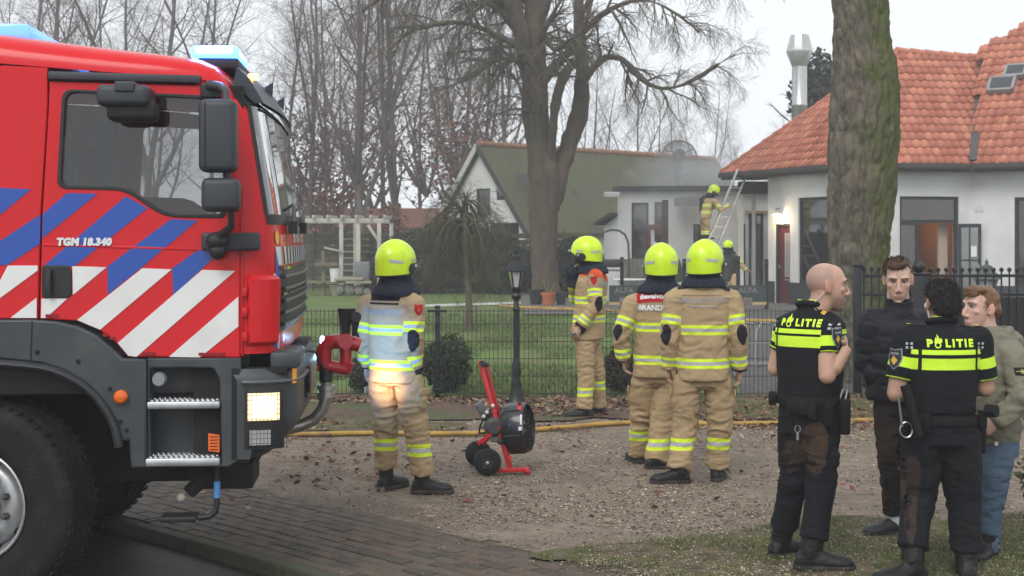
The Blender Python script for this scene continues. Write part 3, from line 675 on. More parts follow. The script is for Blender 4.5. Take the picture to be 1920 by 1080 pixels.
f = np.stack([i+k, i+k2, i+na+k2, i+na+k], -1).reshape(-1, 4)
bark2 = M('bark_furrowed', (.135,.115,.085), .9, var=.5, vs=7, bump=1, bs=30, stretch=(1,1,.6), dirt=(.055,.045,.032), dirt_s=10, dirt_a=.75); n_, l_ = nodes_of(bark2); b_ = n_['Principled BSDF']
# moss grows on the damp right side of the trunk
tc = n_.new('ShaderNodeTexCoord'); sep = n_.new('ShaderNodeSeparateXYZ'); l_.new(tc.outputs['Object'], sep.inputs[0])
nz_ = n_.new('ShaderNodeTexNoise'); nz_.inputs['Scale'].default_value = 3.2; nz_.inputs['Detail'].default_value = 8; l_.new(tc.outputs['Object'], nz_.inputs[0])
ad = n_.new('ShaderNodeMath'); ad.operation = 'MULTIPLY_ADD'; ad.inputs[1].default_value = .75; l_.new(sep.outputs[0], ad.inputs[0]); l_.new(nz_.outputs['Fac'], ad.inputs[2])
mr = n_.new('ShaderNodeMapRange'); mr.inputs[1].default_value = .42; mr.inputs[2].default_value = .72; mr.inputs[4].default_value = .85; l_.new(ad.outputs[0], mr.inputs[0])
mx = n_.new('ShaderNodeMix'); mx.data_type = 'RGBA'; old = b_.inputs['Base Color'].links[0].from_socket; l_.new(old, mx.inputs[6]); mx.inputs[7].default_value = (.070,.088,.018,1); l_.new(mr.outputs[0], mx.inputs[0]); l_.new(mx.outputs[2], b_.inputs['Base Color'])
link('trunk', npmesh('trunk', v, f), bark2, tree2, 180)
cr = Tubes(); r = random.Random(9); T0 = Vector(tree2.location)
def droop(px0, py0, px1, py1, dy, w, kids):
    a, b = P(px0, py0, TY)-T0, P(px1, py1, TY+dy)-T0; c = (a+b)/2+Vector((0,0,.35)); pts = [a.lerp(c, t).lerp(c.lerp(b, t), t) for t in np.linspace(0, 1, 9)]
    rd = [w*(1-.85*t)+.004 for t in np.linspace(0, 1, 9)]; cr.add(pts, rd, 6); sprout(cr, pts, rd, 0, r, kids)
tk = [(13, .85, .9, .16, -.10, .2), (5, .32, .8, .25, -.05, .2), (3, .14, .8, .3, .05, .3)]
for args in ((1600,-380,1150,-70,-.6),(1600,-420,1230,-110,.8),(1600,-300,1330,-50,-1.0),(1600,-350,1440,-90,.5),(1600,-330,1480,-60,-.8),(1620,-320,1760,-60,-.6),(1620,-380,1850,-80,.7),(1620,-420,1960,-70,-.2),(1620,-300,1800,-95,-1.2),(1620,-450,2060,-60,.4)):
    droop(*args[:4], args[4], .05, tk)
link('crown', cr.mesh('crown'), M('twig_grey', (.085,.07,.06), .85, var=.3), tree2)
# ---- small weeping tree
wp = G(878, 618); weep = thing('weeping_tree', 'small weeping tree with tangled hanging twigs on the lawn', 'tree', wp)
WY = wp.y; s_ = WY/F; tr = Tubes(); cr = Tubes(); r = random.Random(3)
def wpt(px, py, dy=0): return P(px, py, WY+dy)-wp
pts = [wpt(880,622),wpt(879,560),wpt(875,500),wpt(873,450),wpt(872,405),wpt(870,385)]; tr.add(pts, [.085,.068,.062,.06,.055,.05], 9)
for k in range(21):
    a = r.uniform(0, 6.28); st = wpt(870, r.uniform(368, 430)); L = r.uniform(.3, .95)
    top = st+Vector((math.cos(a)*L*.62, math.sin(a)*L*.7, r.uniform(.05, .42))); end = st+Vector((math.cos(a)*L*1.05, math.sin(a)*L, r.uniform(-1.5, -.5)))
    q = [st.lerp(top, t).lerp(top.lerp(end, t), t) for t in np.linspace(0, 1, 9)]; rd = [.024*(1-.85*t)+.003 for t in np.linspace(0, 1, 9)]
    cr.add(q, rd, 5); sprout(cr, q, rd, 0, r, [(10, .8, .75, .15, -.16, .1), (6, .5, .7, .2, -.18, .2), (3, .25, .7, .25, -.1, .2)])
for k in range(9):
    a = r.uniform(0, 6.28); q, _ = path_of(wpt(870, 400), Vector((math.cos(a)*.8, math.sin(a)*.8, .7)), .9, 5, .12, .0, r); cr.add(q, [.02,.017,.013,.01,.007,.004], 4); sprout(cr, q, [.012]*6, 0, r, [(7, .4, .8, .2, .02, .2), (4, .2, .8, .2, 0, .2)])
link('trunk', tr.mesh('trunk'), M('bark_olive', (.11,.095,.06), .9, var=.3, vs=6), weep, 180); link('crown', cr.mesh('crown'), M('twig_olive', (.088,.078,.050), .85, var=.3, vs=2), weep)
# ---- shrubs
box_l = [M('box_leaf', (.028,.042,.016), .55, var=.3), M('box_leaf_b', (.045,.06,.022), .55, var=.3)]
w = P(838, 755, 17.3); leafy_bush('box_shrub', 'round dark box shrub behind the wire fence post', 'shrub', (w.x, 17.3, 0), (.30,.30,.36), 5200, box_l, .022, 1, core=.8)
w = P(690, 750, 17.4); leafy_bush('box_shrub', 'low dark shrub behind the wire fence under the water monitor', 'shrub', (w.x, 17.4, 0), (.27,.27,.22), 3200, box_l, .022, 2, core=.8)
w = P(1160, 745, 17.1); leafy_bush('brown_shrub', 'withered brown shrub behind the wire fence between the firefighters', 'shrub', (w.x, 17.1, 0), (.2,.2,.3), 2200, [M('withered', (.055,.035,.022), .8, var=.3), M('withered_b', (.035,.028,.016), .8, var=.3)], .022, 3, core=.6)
w = P(1945, 960, 8.9); leafy_bush('green_shrub', 'leafy green shrub at the right edge of the moss', 'shrub', (w.x+.06, 8.9, .12), (.17,.2,.30), 800, [M('shrub_leaf', (.06,.085,.022), .5, var=.3), M('shrub_leaf_b', (.10,.11,.03), .5, var=.3)], .024, 4, shell=.2)
yew = [M('yew_leaf', (.018,.028,.014), .8, var=.4, vs=2), M('yew_leaf_b', (.035,.042,.022), .8, var=.4, vs=2), M('yew_leaf_brown', (.05,.045,.028), .8, var=.4, vs=2)]
for i, (px, top, Y, wd, lab) in enumerate(((775,430,46.5,1.1,'dark hedge bush behind the left twigs of the weeping tree'),(830,412,47,1.2,'dark hedge bush directly behind the weeping tree'),(905,425,46.5,1.1,'dark hedge bush under the barn gable windows'),(960,452,46,1.0,'dark hedge bush between the barn gable and the garden lamp'),(1075,442,43.5,.75,'dark evergreen bush just right of the big tree trunk'),(735,470,46.8,.8,'dark hedge bush right of the white pergola'))):
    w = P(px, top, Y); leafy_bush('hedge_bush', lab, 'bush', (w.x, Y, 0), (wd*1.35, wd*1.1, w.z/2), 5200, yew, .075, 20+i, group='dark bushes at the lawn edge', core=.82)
for px, py, Y, rx_, rz_ in ((1535,110,48,.9,1.5),(1530,150,48.5,1.1,1.3)):
    pass
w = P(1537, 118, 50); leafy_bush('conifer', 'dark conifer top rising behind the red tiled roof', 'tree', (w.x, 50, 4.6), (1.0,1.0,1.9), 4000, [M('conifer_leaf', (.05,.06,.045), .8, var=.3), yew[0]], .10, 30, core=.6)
# ---- planked fence, pergola and garden things at the far end of the lawn
pk = thing('plank_fence', 'mossy horizontal plank fence behind the white pergola', 'fence', (0, 48.5, 0))
pm_ = [M('plank_mossy', (.060,.055,.034), .85, var=.35, vs=3), M('plank_grey', (.085,.075,.058), .85, var=.35, vs=3)]
def fx(px, Y): return (px-960)/F*Y
pmesh = []
for m in pm_:
    mb = MB(); mb.box((0,0,0), (2.1, .03, .17)); me = mb.mesh('plank', bevel=.006, seg=1); me.materials.append(m); pmesh.append(me)
xa, xb = fx(470,48.5), fx(1010,48.5); c_ = 0
for j in range(5):
    for k in range(9):
        o = bpy.data.objects.new('plank', pmesh[rnd.choice([0,0,1])]); COL.objects.link(o); o.parent = pk; o.location = (xa+j*2.14+1.05, rnd.uniform(-.012,.012), .15+k*.215); o.rotation_euler = (0, rnd.uniform(-.006,.006), 0)
for j in range(6):
    mb = MB(); mb.box((xa+j*2.14, -.03, 1.02), (.09,.09,2.04)); mb.build('post', pm_[0], pk, bevel=.008)
pg = thing('pergola', 'weathered white wooden pergola with corner braces on the lawn edge', 'pergola', (0, 46, 0)); wp_ = M('white_wood', (.50,.48,.43), .75, var=.2, vs=3, dirt=(.25,.24,.18), dirt_s=2)
def pgz(py): return CH-(py-440)/F*46
for px, dy in ((640,0),(672,0.02),(711,0),(555,0),(655,1.8),(725,1.8)):
    mb = MB(); mb.box((fx(px,46), dy, pgz(418)/2), (.13,.13,pgz(418))); mb.build('post', wp_, pg, bevel=.01)
for dy in (0, 1.8):
    mb = MB(); mb.box(((fx(545,46)+fx(722,46))/2, dy, pgz(414)), (fx(722,46)-fx(545,46), .12, .15)); mb.build('beam', wp_, pg, bevel=.01)
for k in range(7):
    mb = MB(); mb.box((fx(562,46)+k*.46, .9, pgz(414)+.13), (.07, 2.3, .11)); mb.build('rafter', wp_, pg, bevel=.008)
mb = MB(); mb.beam((fx(690,46),0,pgz(422)), (fx(710,46),0,pgz(452)), .08, .09); mb.build('brace', wp_, pg)
mb = MB(); mb.beam((fx(610,46),-.3,pgz(464)), (fx(645,46),-.1,pgz(472)), .06, .06); mb.build('crossbar', wp_, pg)
bt = thing('bird_table', 'rough wooden bird table on a post under the pergola', 'bird table', (fx(606,45), 45, 0)); wd_ = M('wood_weathered', (.19,.155,.105), .85, var=.3, vs=6)
mb = MB(); mb.tube([(0,0,0),(.02,0,.8),(-.01,0,1.4)], [.07,.06,.05], 8); mb.build('post', wd_, bt); mb = MB(); mb.box((.1,0,.95), (.7,.45,.05)); mb.box((.1,-.22,.99), (.7,.03,.07)); mb.build('tray', wd_, bt); mb = MB(); mb.box((-.1,0,.42), (1.4,.4,.06)); mb.build('bench_board', wd_, bt)
t_ = thing('bucket', 'white plastic bucket hanging at the bird table', 'bucket', (fx(628,44.8), 44.8, .42)); mb = MB(); mb.lathe([(.0,0),(.13,0),(.17,.42),(.18,.43),(.165,.42),(.12,.03),(0,.03)], n=18); mb.build('body', M('bucket_white', (.7,.7,.69), .5), t_); mb = MB(); mb.tube([Vector((.17*math.cos(a), 0, .42+.14*math.sin(a))) for a in np.linspace(0, math.pi, 10)], .008, 5); mb.build('handle', blk0 if 'blk0' in globals() else M('bucket_wire', (.2,.2,.2), .4, metal=.7), t_)
t_ = thing('stone_bench', 'stack of pale slabs on rough stones beside the pergola', 'bench', (fx(655,44.5), 44.5, 0)); sm = M('stone_pale', (.30,.27,.22), .85, var=.3, vs=5); mb = MB(); mb.box((0,0,.52), (.9,.5,.10)); mb.build('slab', sm, t_, bevel=.03); mb = MB(); mb.box((.3,-.05,.42), (.8,.4,.08), .1); mb.build('slab', sm, t_, bevel=.03)
for k, (x, s) in enumerate(((-.3,.3),(.02,.34),(.3,.3),(.55,.22))):
    mb = MB(); mb.ell((x,0,s*.55), (s*.55,s*.5,s*.6), 8, 6); mb.build('stone', M('stone_grey', (.2,.195,.18), .9, var=.3, vs=5), t_, smooth=0)
t_ = thing('planter', 'stone tub standing at the left foot of the pergola', 'planter', (fx(632,44.6), 44.6, 0)); mb = MB(); mb.lathe([(.0,0),(.17,0),(.24,.3),(.26,.32),(.22,.32),(.2,.28),(0,.27)], n=14); mb.build('tub', sm, t_); mb = MB(); mb.lathe([(.2,.275),(.0,.29)], n=14); mb.build('earth', soil, t_)
t_ = thing('box_cabinet', 'grey metal box on a leg beside the pergola post', 'cabinet', (fx(679,45), 45, 0)); mb = MB(); mb.box((0,0,.75), (.48,.3,.62)); mb.build('housing', M('cabinet_grey', (.16,.17,.18), .5), t_, bevel=.02); mb = MB(); mb.box((0,0,.25), (.1,.1,.5)); mb.build('leg', M('cabinet_grey'), t_); mb = MB(); mb.box((0,-.155,.75), (.42,.015,.56)); mb.build('door', M('cabinet_grey'), t_, bevel=.004)
for i, (px, py, Y, rad, hh, m, lab) in enumerate(((1028,565,38,.19,.33,M('terracotta', (.45,.13,.055), .7, var=.15),'orange terracotta flower pot at the foot of the big tree'),(1005,566,38.4,.2,.4,M('pot_black', (.02,.02,.022), .5),'black plastic plant pot left of the terracotta pot'),(1052,566,38.2,.15,.33,M('pot_black'),'black plastic bucket right of the terracotta pot'))):
    w = G(px, 573); t_ = thing('flower_pot', lab, 'flower pot', (fx(px,Y), Y, .03)); mb = MB(); mb.lathe([(.0,0),(rad*.68,0),(rad*.95,hh*.8),(rad*1.06,hh*.8),(rad*1.1,hh),(rad*.98,hh),(rad*.9,hh*.85),(0,hh*.84)], n=20); mb.build('pot', m, t_)
    if i == 0: tb = Tubes(); [tb.add(*(lambda q: (q, [.012,.01,.008,.005]))(path_of(Vector((0,0,.27)), Vector((rnd.gauss(0,.35), rnd.gauss(0,.35), 1)), .45, 3, .1, 0, rnd)[0]), 4) for _ in range(9)]; link('dry_stems', tb.mesh('dry_stems'), wd_, t_)
    else: mb = MB(); mb.lathe([(rad*.9,hh*.845),(0,hh*.86)], n=16); mb.build('earth', soil, t_)

# ------------------------------------------------------------------ buildings
wallm = M('painted_brick_white', (.70,.70,.69), .75, var=.05, vs=3, bump=.25, bs=30, dirt=(.46,.45,.41), dirt_s=.9, dirt_a=.6)
plinth = M('plinth_dark', (.035,.038,.042), .7, var=.2); frame_d = M('window_frame_dark', (.022,.022,.024), .45); trim = M('fascia_dark', (.05,.043,.043), .55, var=.15)
wgl = glass('room_glass', (.03,.03,.03), .45, .03, 1.3)
def wall_part(t, name, A, B, z0, z1, holes, th, m, loc):
    """wall from A to B (2D world) with openings (s0,s1,z0,z1); th goes to the far side"""
    A, B = Vector(A), Vector(B); L = (B-A).length; d = (B-A)/L; nn = Vector((-d.y, d.x))
    me = filled(rect(0, z0, L, z1), [rect(h[0], h[2], h[1], h[3]) for h in holes], th, .001, 0)
    map_mesh(me, lambda v: Vector((A.x+d.x*v.x+nn.x*(th/2-v.z)-loc.x, A.y+d.y*v.x+nn.y*(th/2-v.z)-loc.y, v.y)))
    return link(name, me, m, t, 30)
def hit(px, A, B):          # distance along wall A-B of image column px, and its depth
    A, B = Vector(A), Vector(B); d = (B-A).normalized(); k = (px-960)/F
    s = (k*A.y-A.x)/(d.x-k*d.y); return s, A.y+d.y*s
class WallF:                # local frame on a wall face for fitting joinery
    def __init__(s, A, B, loc): s.A = Vector(A); s.B = Vector(B); s.d = (s.B-s.A).normalized(); s.n = Vector((-s.d.y, s.d.x)); s.loc = loc; s.ang = math.atan2(s.d.y, s.d.x)
    def p(s, u, v, w=0): q = s.A+s.d*u+s.n*w; return Vector((q.x-s.loc.x, q.y-s.loc.y, v))
    def uz(s, px, py): u, Y = hit(px, s.A, s.B); return u, CH-(py-440)/F*Y
    def box(s, mb, u0, u1, z0, z1, w0, w1): mb.box(s.p((u0+u1)/2, (z0+z1)/2, (w0+w1)/2), (u1-u0, w1-w0, z1-z0), s.ang); return mb
def window(t, wf, u0, u1, z0, z1, bars_u=(), bars_z=(), fw=.07, m=None, g=None, w=.05, name='window'):
    m = m or frame_d; mb = MB()
    wf.box(mb, u0, u1, z0, z0+fw, w, w+.07); wf.box(mb, u0, u1, z1-fw, z1, w, w+.07); wf.box(mb, u0, u0+fw, z0+fw, z1-fw, w, w+.07); wf.box(mb, u1-fw, u1, z0+fw, z1-fw, w, w+.07)
    for b in bars_u: wf.box(mb, b-fw*.4, b+fw*.4, z0+fw, z1-fw, w+.003, w+.067)
    for b in bars_z: wf.box(mb, u0+fw, u1-fw, b-fw*.4, b+fw*.4, w+.006, w+.064)
    f = mb.build(name, m, t, smooth=0)
    g_ = MB(); wf.box(g_, u0+fw*.5, u1-fw*.5, z0+fw*.5, z1-fw*.5, w+.03, w+.036); g_.build('pane', g or wgl, f, smooth=0)
    return f
rl = Vector((9.5, 37.5, 0))
rest = thing('restaurant', 'white restaurant with orange tiled roof and dark window frames', 'building', rl)
ZG = 3.49
A_ = P(1440, 337, 39.6).xy; B_ = P(1600, 321, 35.6).xy; C_ = P(1818, 324, 36.3).xy; D_ = P(2060, 321, 34.6).xy
wa, wb, wc = WallF(A_, B_, rl), WallF(B_, C_, rl), WallF(C_, D_, rl)
def op(wf, x0, y0, x1, y1): u0, z1 = wf.uz(x0, y0); u1, z0 = wf.uz(x1, y1); return [u0, u1, z0, z1]
dr_ = op(wa, 1453, 420, 1481, 590); dr_[2] = .03; wi1 = op(wa, 1496, 371, 1565, 537)
en = op(wb, 1687, 368, 1798, 590); en[2] = .03; wi3 = op(wc, 1902, 370, 1975, 540)
wall_part(rest, 'wall', A_, B_, -.1, ZG+.05, [dr_, wi1], .3, wallm, rl); wall_part(rest, 'wall', B_, C_, -.1, ZG+.05, [en], .3, wallm, rl); wall_part(rest, 'wall', C_, D_, -.1, ZG+.05, [wi3], .3, wallm, rl)
E_ = Vector((A_.x+5, A_.y+6)); wall_part(rest, 'wall', E_, A_, -.1, ZG+.05, [], .3, wallm, rl)
for wf, ends in ((wa, [(0, dr_[0]), (dr_[1], (B_-A_).length)]), (wb, [(0, en[0]), (en[1], (C_-B_).length)]), (wc, [(0, (D_-C_).length)])):
    for u0, u1 in ends: mb = MB(); wf.box(mb, u0, u1, -.05, .62, -.02, -.002); mb.build('plinth', plinth, rest, smooth=0)
window(rest, wa, *wi1, fw=.09); window(rest, wc, *wi3, bars_u=[(wi3[0]+wi3[1])/2], fw=.09)
zt = wb.uz(1740, 418)[1]; ul = wb.uz(1724, 400)[0]
window(rest, wb, en[0], en[1], zt, en[3], fw=.08, name='transom_window'); window(rest, wb, en[0], ul, en[2], zt, fw=.06, name='side_window')
mb = MB(); wb.box(mb, en[1]-.09, en[1], en[2], zt, .05, .12); mb.build('door_jamb', frame_d, rest)
# open door leaf hinged on the right
hp_ = wb.p(en[1]-.02, 0, 0)+rl; dl = WallF(hp_.xy, (hp_.xy+Vector((.62, -.36))), rl); dz = zt-.02
dm = MB(); dw = .56
for u0, u1, z0, z1 in ((0,.07,.05,dz),(dw-.07,dw,.05,dz),(.07,dw-.07,.05,.5),(.07,dw-.07,dz-.09,dz),(dw/2-.015,dw/2+.015,.5,dz-.09),(.07,dw-.07,1.25,1.28),(.07,dw-.07,.86,.89)): dl.box(dm, u0, u1, z0, z1, 0, .05)
dleaf = dm.build('door', frame_d, rest, smooth=0); g_ = MB(); dl.box(g_, .06, dw-.06, .48, dz-.08, .022, .028); g_.build('pane', glass('door_glass', (.35,.37,.37), .5, .03, 1.), dleaf); mb = MB(); dl.box(mb, dw-.24, dw-.1, 1.35, 1.62, -.006, -.002); mb.build('notice', M('paper', (.75,.75,.72), .7), dleaf); mb = MB(); dl.box(mb, dw-.06, dw-.03, 1.0, 1.16, -.03, 0); mb.build('handle', M('steel_handle', (.5,.5,.5), .3, metal=.9), dleaf)
# red entrance door
dred = M('door_red', (.085,.010,.015), .4, var=.1); mb = MB(); wa.box(mb, dr_[0]+.06, dr_[1]-.06, .05, dr_[3]-.06, .10, .15); rd = mb.build('door', dred, rest)
u = (dr_[0]+dr_[1])/2; mb = MB(); wa.box(mb, u-.02, u+.20, .75, dr_[3]-.25, .09, .098); mb.build('door_glass', M('frosted', (.42,.44,.45), .3), rd); mb = MB()
for k in range(3): wa.box(mb, u+.04+k*.05, u+.05+k*.05, .75, dr_[3]-.25, .084, .09)
mb.build('door_bar', dred, rd); mb = MB(); wa.box(mb, u-.02, u+.2, .66, .70, .085, .1); mb.build('letter_slot', M('brass', (.6,.55,.42), .3, metal=.8), rd); mb = MB(); wa.box(mb, dr_[0]+.09, dr_[0]+.13, .98, 1.08, .05, .10); mb.build('handle', M('steel_handle'), rd)
mb = MB(); wa.box(mb, dr_[0], dr_[0]+.06, .03, dr_[3], .03, .2); wa.box(mb, dr_[1]-.06, dr_[1], .03, dr_[3], .03, .2); wa.box(mb, dr_[0]+.06, dr_[1]-.06, dr_[3]-.06, dr_[3], .03, .2); mb.build('door_frame', frame_d, rest)
# rooms behind the openings, one with warm light
room = M('room_brown', (.26,.125,.055), .8, var=.1); mb = MB()
for wf, u0, u1, dpt in ((wb, en[0]-.3, en[1]+.3, 2.6),):
    wf.box(mb, u0, u1, 0, 2.9, dpt, dpt+.05); wf.box(mb, u0-.05, u0, 0, 2.9, .32, dpt); wf.box(mb, u1, u1+.05, 0, 2.9, .32, dpt); wf.box(mb, u0, u1, 2.9, 2.95, .32, dpt); wf.box(mb, u0, u1, .0, .04, .0, dpt)
mb.build('room_wall', room, rest, smooth=0); mb = MB()
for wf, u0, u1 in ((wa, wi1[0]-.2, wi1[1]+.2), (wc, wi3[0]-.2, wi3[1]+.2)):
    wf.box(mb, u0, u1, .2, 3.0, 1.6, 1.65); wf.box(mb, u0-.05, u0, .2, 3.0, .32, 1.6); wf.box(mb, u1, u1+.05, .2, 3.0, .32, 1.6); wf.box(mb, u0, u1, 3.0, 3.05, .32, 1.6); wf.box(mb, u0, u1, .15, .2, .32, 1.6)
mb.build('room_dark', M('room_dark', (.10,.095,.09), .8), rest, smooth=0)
mb = MB(); wb.box(mb, en[1]-.38, en[1]-.12, .05, zt-.02, .35, .42); mb.build('curtain', M('curtain_beige', (.42,.34,.27), .85), rest)
mb = MB(); u, z = wb.uz(1706, 475); mb.ell(wb.p(u, z, .2), (.12,.08,.16), 10, 8); mb.build('statue', M('verdigris', (.22,.32,.28), .7, var=.2), rest, smooth=180)
mb = MB(); u, z = wc.uz(1836, 378); wc.box(mb, u-.1, u-.02, z-.25, z+.02, -.03, 0); wc.box(mb, u+.03, u+.11, z-.25, z+.02, -.03, 0); mb.build('wall_vent', wallm, rest, bevel=.005)
mb = MB(); u, z = wa.uz(1440, 470); 
# lit wall lamp over the red door
u, z = wa.uz(1463, 402); lp = wa.p(u, z, -.12)
mb = MB(); mb.lathe([(.0,.10),(.06,.09),(.16,.02),(.17,0),(.15,.0),(.05,.06),(0,.07)], lp, n=16); wl_ = mb.build('wall_lamp', M('enamel_cream', (.6,.58,.5), .4), rest, smooth=60); mb = MB(); mb.ell(lp+Vector((0,0,-.01)), (.085,.085,.06), 12, 8); mb.build('bulb', M('bulb_lit', (1,.85,.55), .3, emit=(1,.72,.34), es=9, var=0), wl_, smooth=180); mb = MB(); mb.tube([lp+Vector((0,0,.09)), lp+Vector((0,0,.16)), wa.p(u, z+.17, .0)], .012, 6); mb.build('bracket', frame_d, wl_)
# roof: gutter fascia, tile planes, ridges
def offs(wf, u, w): q = wf.A+wf.d*u+wf.n*w; return q
OH = -.55
gA = P(1352, 330, 41.2).xy; gB = offs(wb, 0, OH)+Vector((-.18, .1)); gC = offs(wb, (C_-B_).length, OH); gD = offs(wc, (D_-C_).length, OH); gC.x -= .24
for a, b in ((gA, gB), (gB, gC), (gC, gD)):
    wf = WallF(a, b, rl); mb = MB(); wf.box(mb, 0, (b-a).length, ZG, ZG+.2, .0, .03); wf.box(mb, 0, (b-a).length, ZG+.06, ZG+.2, -.10, -.003); mb.build('gutter', trim, rest, bevel=.01); mb = MB(); wf.box(mb, 0, (b-a).length, ZG+.01, ZG+.04, .032, 1.2); mb.build('soffit', M('soffit_brown', (.06,.05,.045), .7), rest)
ze = ZG+.20
def v3(p2, z): return Vector((p2.x, p2.y, z))
def on_roof(px, py, a, b):       # pixel -> point on the 45 degree roof plane rising from the eaves line a-b
    a, b = v3(a, ze), v3(b, ze); e = (b-a).normalized(); n = e.cross((Vector((-e.y, e.x, 0))+Vector((0,0,1))).normalized()); k = (px-960)/F; kz = -(py-440)/F; Y = (n.dot(a)-n.z*CH)/(n.x*k+n.y+n.z*kz); return Vector((k*Y, Y, CH+kz*Y))
T_ = on_roof(1680, 96, gB, gC); V_ = on_roof(1843, 110, gB, gC); Wp = on_roof(1990, 10, gC, gD)
planes = [('ab', [v3(gA, ze), v3(gB, ze), T_]), ('bc', [v3(gB, ze), v3(gC, ze), V_, T_]), ('cd', [v3(gC, ze), v3(gD, ze), Wp, V_])]
tile_m = [M('tile_orange', (.40,.128,.078), .6, var=.18, vs=5, dirt=(.22,.095,.07), dirt_s=1.3, dirt_a=.5), M('tile_orange_pale', (.48,.175,.10), .6, var=.18, vs=5), M('tile_orange_dark', (.34,.10,.056), .6, var=.18, vs=5)]
def tile_bm(m):
    mb = MB()
    prof_ = [(-.115,.012),(-.075,.0),(-.03,.012),(.02,.045),(.07,.05),(.115,.02)]
    vs = []
    for y, dz in ((-.02, .028), (.33, .0)):
        vs += [(x, y, z+dz) for x, z in prof_]
    fs = [(i, i+1, 6+i+1, 6+i) for i in range(5)]
    vs += [(x, -.02, z+.004) for x, z in prof_]; fs += [(i, 12+i, 12+i+1, i+1) for i in range(5)]
    mb.add(vs, fs); me = mb.mesh('roof_tile', fix=False); me.polygons.foreach_set('use_smooth', [True]*5+[False]*5); me.materials.append(m); return me
tmes = [tile_bm(m) for m in tile_m]
tiles = []; mb_under = MB()
for nm, poly in planes:
    o = poly[0]; e1 = (poly[1]-poly[0]).normalized(); nrm = e1.cross(poly[2]-poly[0]).normalized(); 
    if nrm.z < 0: nrm = -nrm
    e2 = nrm.cross(e1); pl2 = [((q-o).dot(e1), (q-o).dot(e2)) for q in poly]
    mb_under.add([q-rl-nrm*.02 for q in poly], [tuple(range(len(poly)))])
    M3 = Matrix((e1, e2, nrm)).transposed()
    us = [p[0] for p in pl2]; vs_ = [p[1] for p in pl2]
    v = -.02
    while v < max(vs_):
        u = min(us)+.1
        while u < max(us):
            if inside(pl2, np.array([u]), np.array([v+.12]))[0] or (v < .1 and 0 < u < pl2[1][0]): tiles.append(((o+e1*u+e2*v+nrm*.0), M3, nm))
            u += .222
        v += .30
mb_under.build('roof', M('roof_boards', (.12,.05,.035), .9), rest, smooth=0, fix=False)
def seen(t):
    w = t[0]; px = 960+F*w.x/w.y; return 0 if (1690 < px < 1930) else 1 if px < 1550 else 2
tiles.sort(key=lambda t: (seen(t), t[0].y)); tst = MB()
print('roof tiles', len(tiles))
for i, (w, M3, nm) in enumerate(tiles):
    jm = M3 @ Matrix.Rotation(rnd.uniform(-.02,.02), 3, 'Z')
    if i < 298:
        o = bpy.data.objects.new('roof_tile', tmes[rng.choice(3, p=[.5,.3,.2])]); COL.objects.link(o); o.parent = rest
        o.matrix_local = Matrix.Translation(w-rl) @ jm.to_4x4()
    else:
        tst.mi = int(rng.choice(3, p=[.5,.3,.2])); me = tmes[0]; tst.add([jm @ v.co+w-rl for v in me.vertices], [tuple(p.vertices) for p in me.polygons])
o = tst.build('tile_field', tile_m, rest, smooth=0, fix=False); o['kind'] = 'stuff'
def ridge(a, b, m, r=.10):
    a, b = a-rl, b-rl; n = max(2, int((b-a).length/.36)); 
    for k in range(n):
        p, q = a.lerp(b, k/n), a.lerp(b, (k+1.06)/n); mb = MB(); mb.tube([p+Vector((0,0,.02)), q+Vector((0,0,.0))], [r*1.06, r*.92], 10); mb.build('ridge_tile', m, rest, smooth=60)
ridge(v3(gA, ze), T_, tile_m[0], .085); ridge(T_, V_, tile_m[1]); ridge(V_, Wp, tile_m[1]); ridge(v3(gB, ze), T_, tile_m[0], .09)
mb = MB(); a, b = v3(gC, ze)-rl, V_-rl; mb.beam(a+Vector((0,-.09,.09)), b+Vector((0,-.09,.09)), .19, .04); mb.build('valley_flashing', M('lead_dark', (.06,.055,.055), .5), rest)
# roof windows on the right wing
e1 = (v3(gD, ze)-v3(gC, ze)).normalized(); e2 = (Wp-v3(gC, ze)); e2 = (e2-e1*e2.dot(e1)).normalized(); n3 = e1.cross(e2); M3 = Matrix((e1, e2, n3)).transposed()
for px, py, w_, h_ in ((1880,166,.62,.5),(1906,141,.5,.42)):
    q = on_roof(px, py, gC, gD)-rl+n3*.04
    mb = MB()
    for sx_, sy_, dx_, dy_ in ((0,h_/2,w_,.07),(0,-h_/2,w_,.07),(w_/2,0,.07,h_),(-w_/2,0,.07,h_)): mb.box(q+M3 @ Vector((sx_,sy_,.1)), (dx_,dy_,.14), M4=M3)
    rw = mb.build('roof_window', M('lead_grey', (.25,.25,.25), .45), rest); mb = MB(); mb.box(q+M3 @ Vector((0,0,.14)), (w_-.05,h_-.05,.02), M4=M3 @ Matrix.Rotation(.12, 3, 'X')); mb.build('pane', wgl, rw)
# steel flue behind the roof
fy = 44; fl = thing('flue_pipe', 'tall shiny steel flue with wide double cone cap behind the tiled roof', 'chimney', (fx(1499,fy), fy, 0)); fs_ = M('flue_steel', (.55,.55,.55), .32, metal=.75, var=.1, dirt=(.35,.22,.15), dirt_s=1.5, dirt_a=.4)
def fz(py): return CH-(py-440)/F*fy
k = fy/F; mb = MB(); mb.lathe([(14*k,fz(420)),(14*k,fz(200)),(14.6*k,fz(199)),(14.6*k,fz(196)),(14*k,fz(195)),(14*k,fz(125))], n=24); mb.build('pipe', fs_, fl)
mb = MB(); mb.lathe([(13.8*k,fz(126)),(24.5*k,fz(98)),(24.5*k,fz(95)),(17*k,fz(66)),(15.5*k,fz(66)),(15.5*k,fz(70))], n=10); mb.build('cap', fs_, fl, smooth=20)
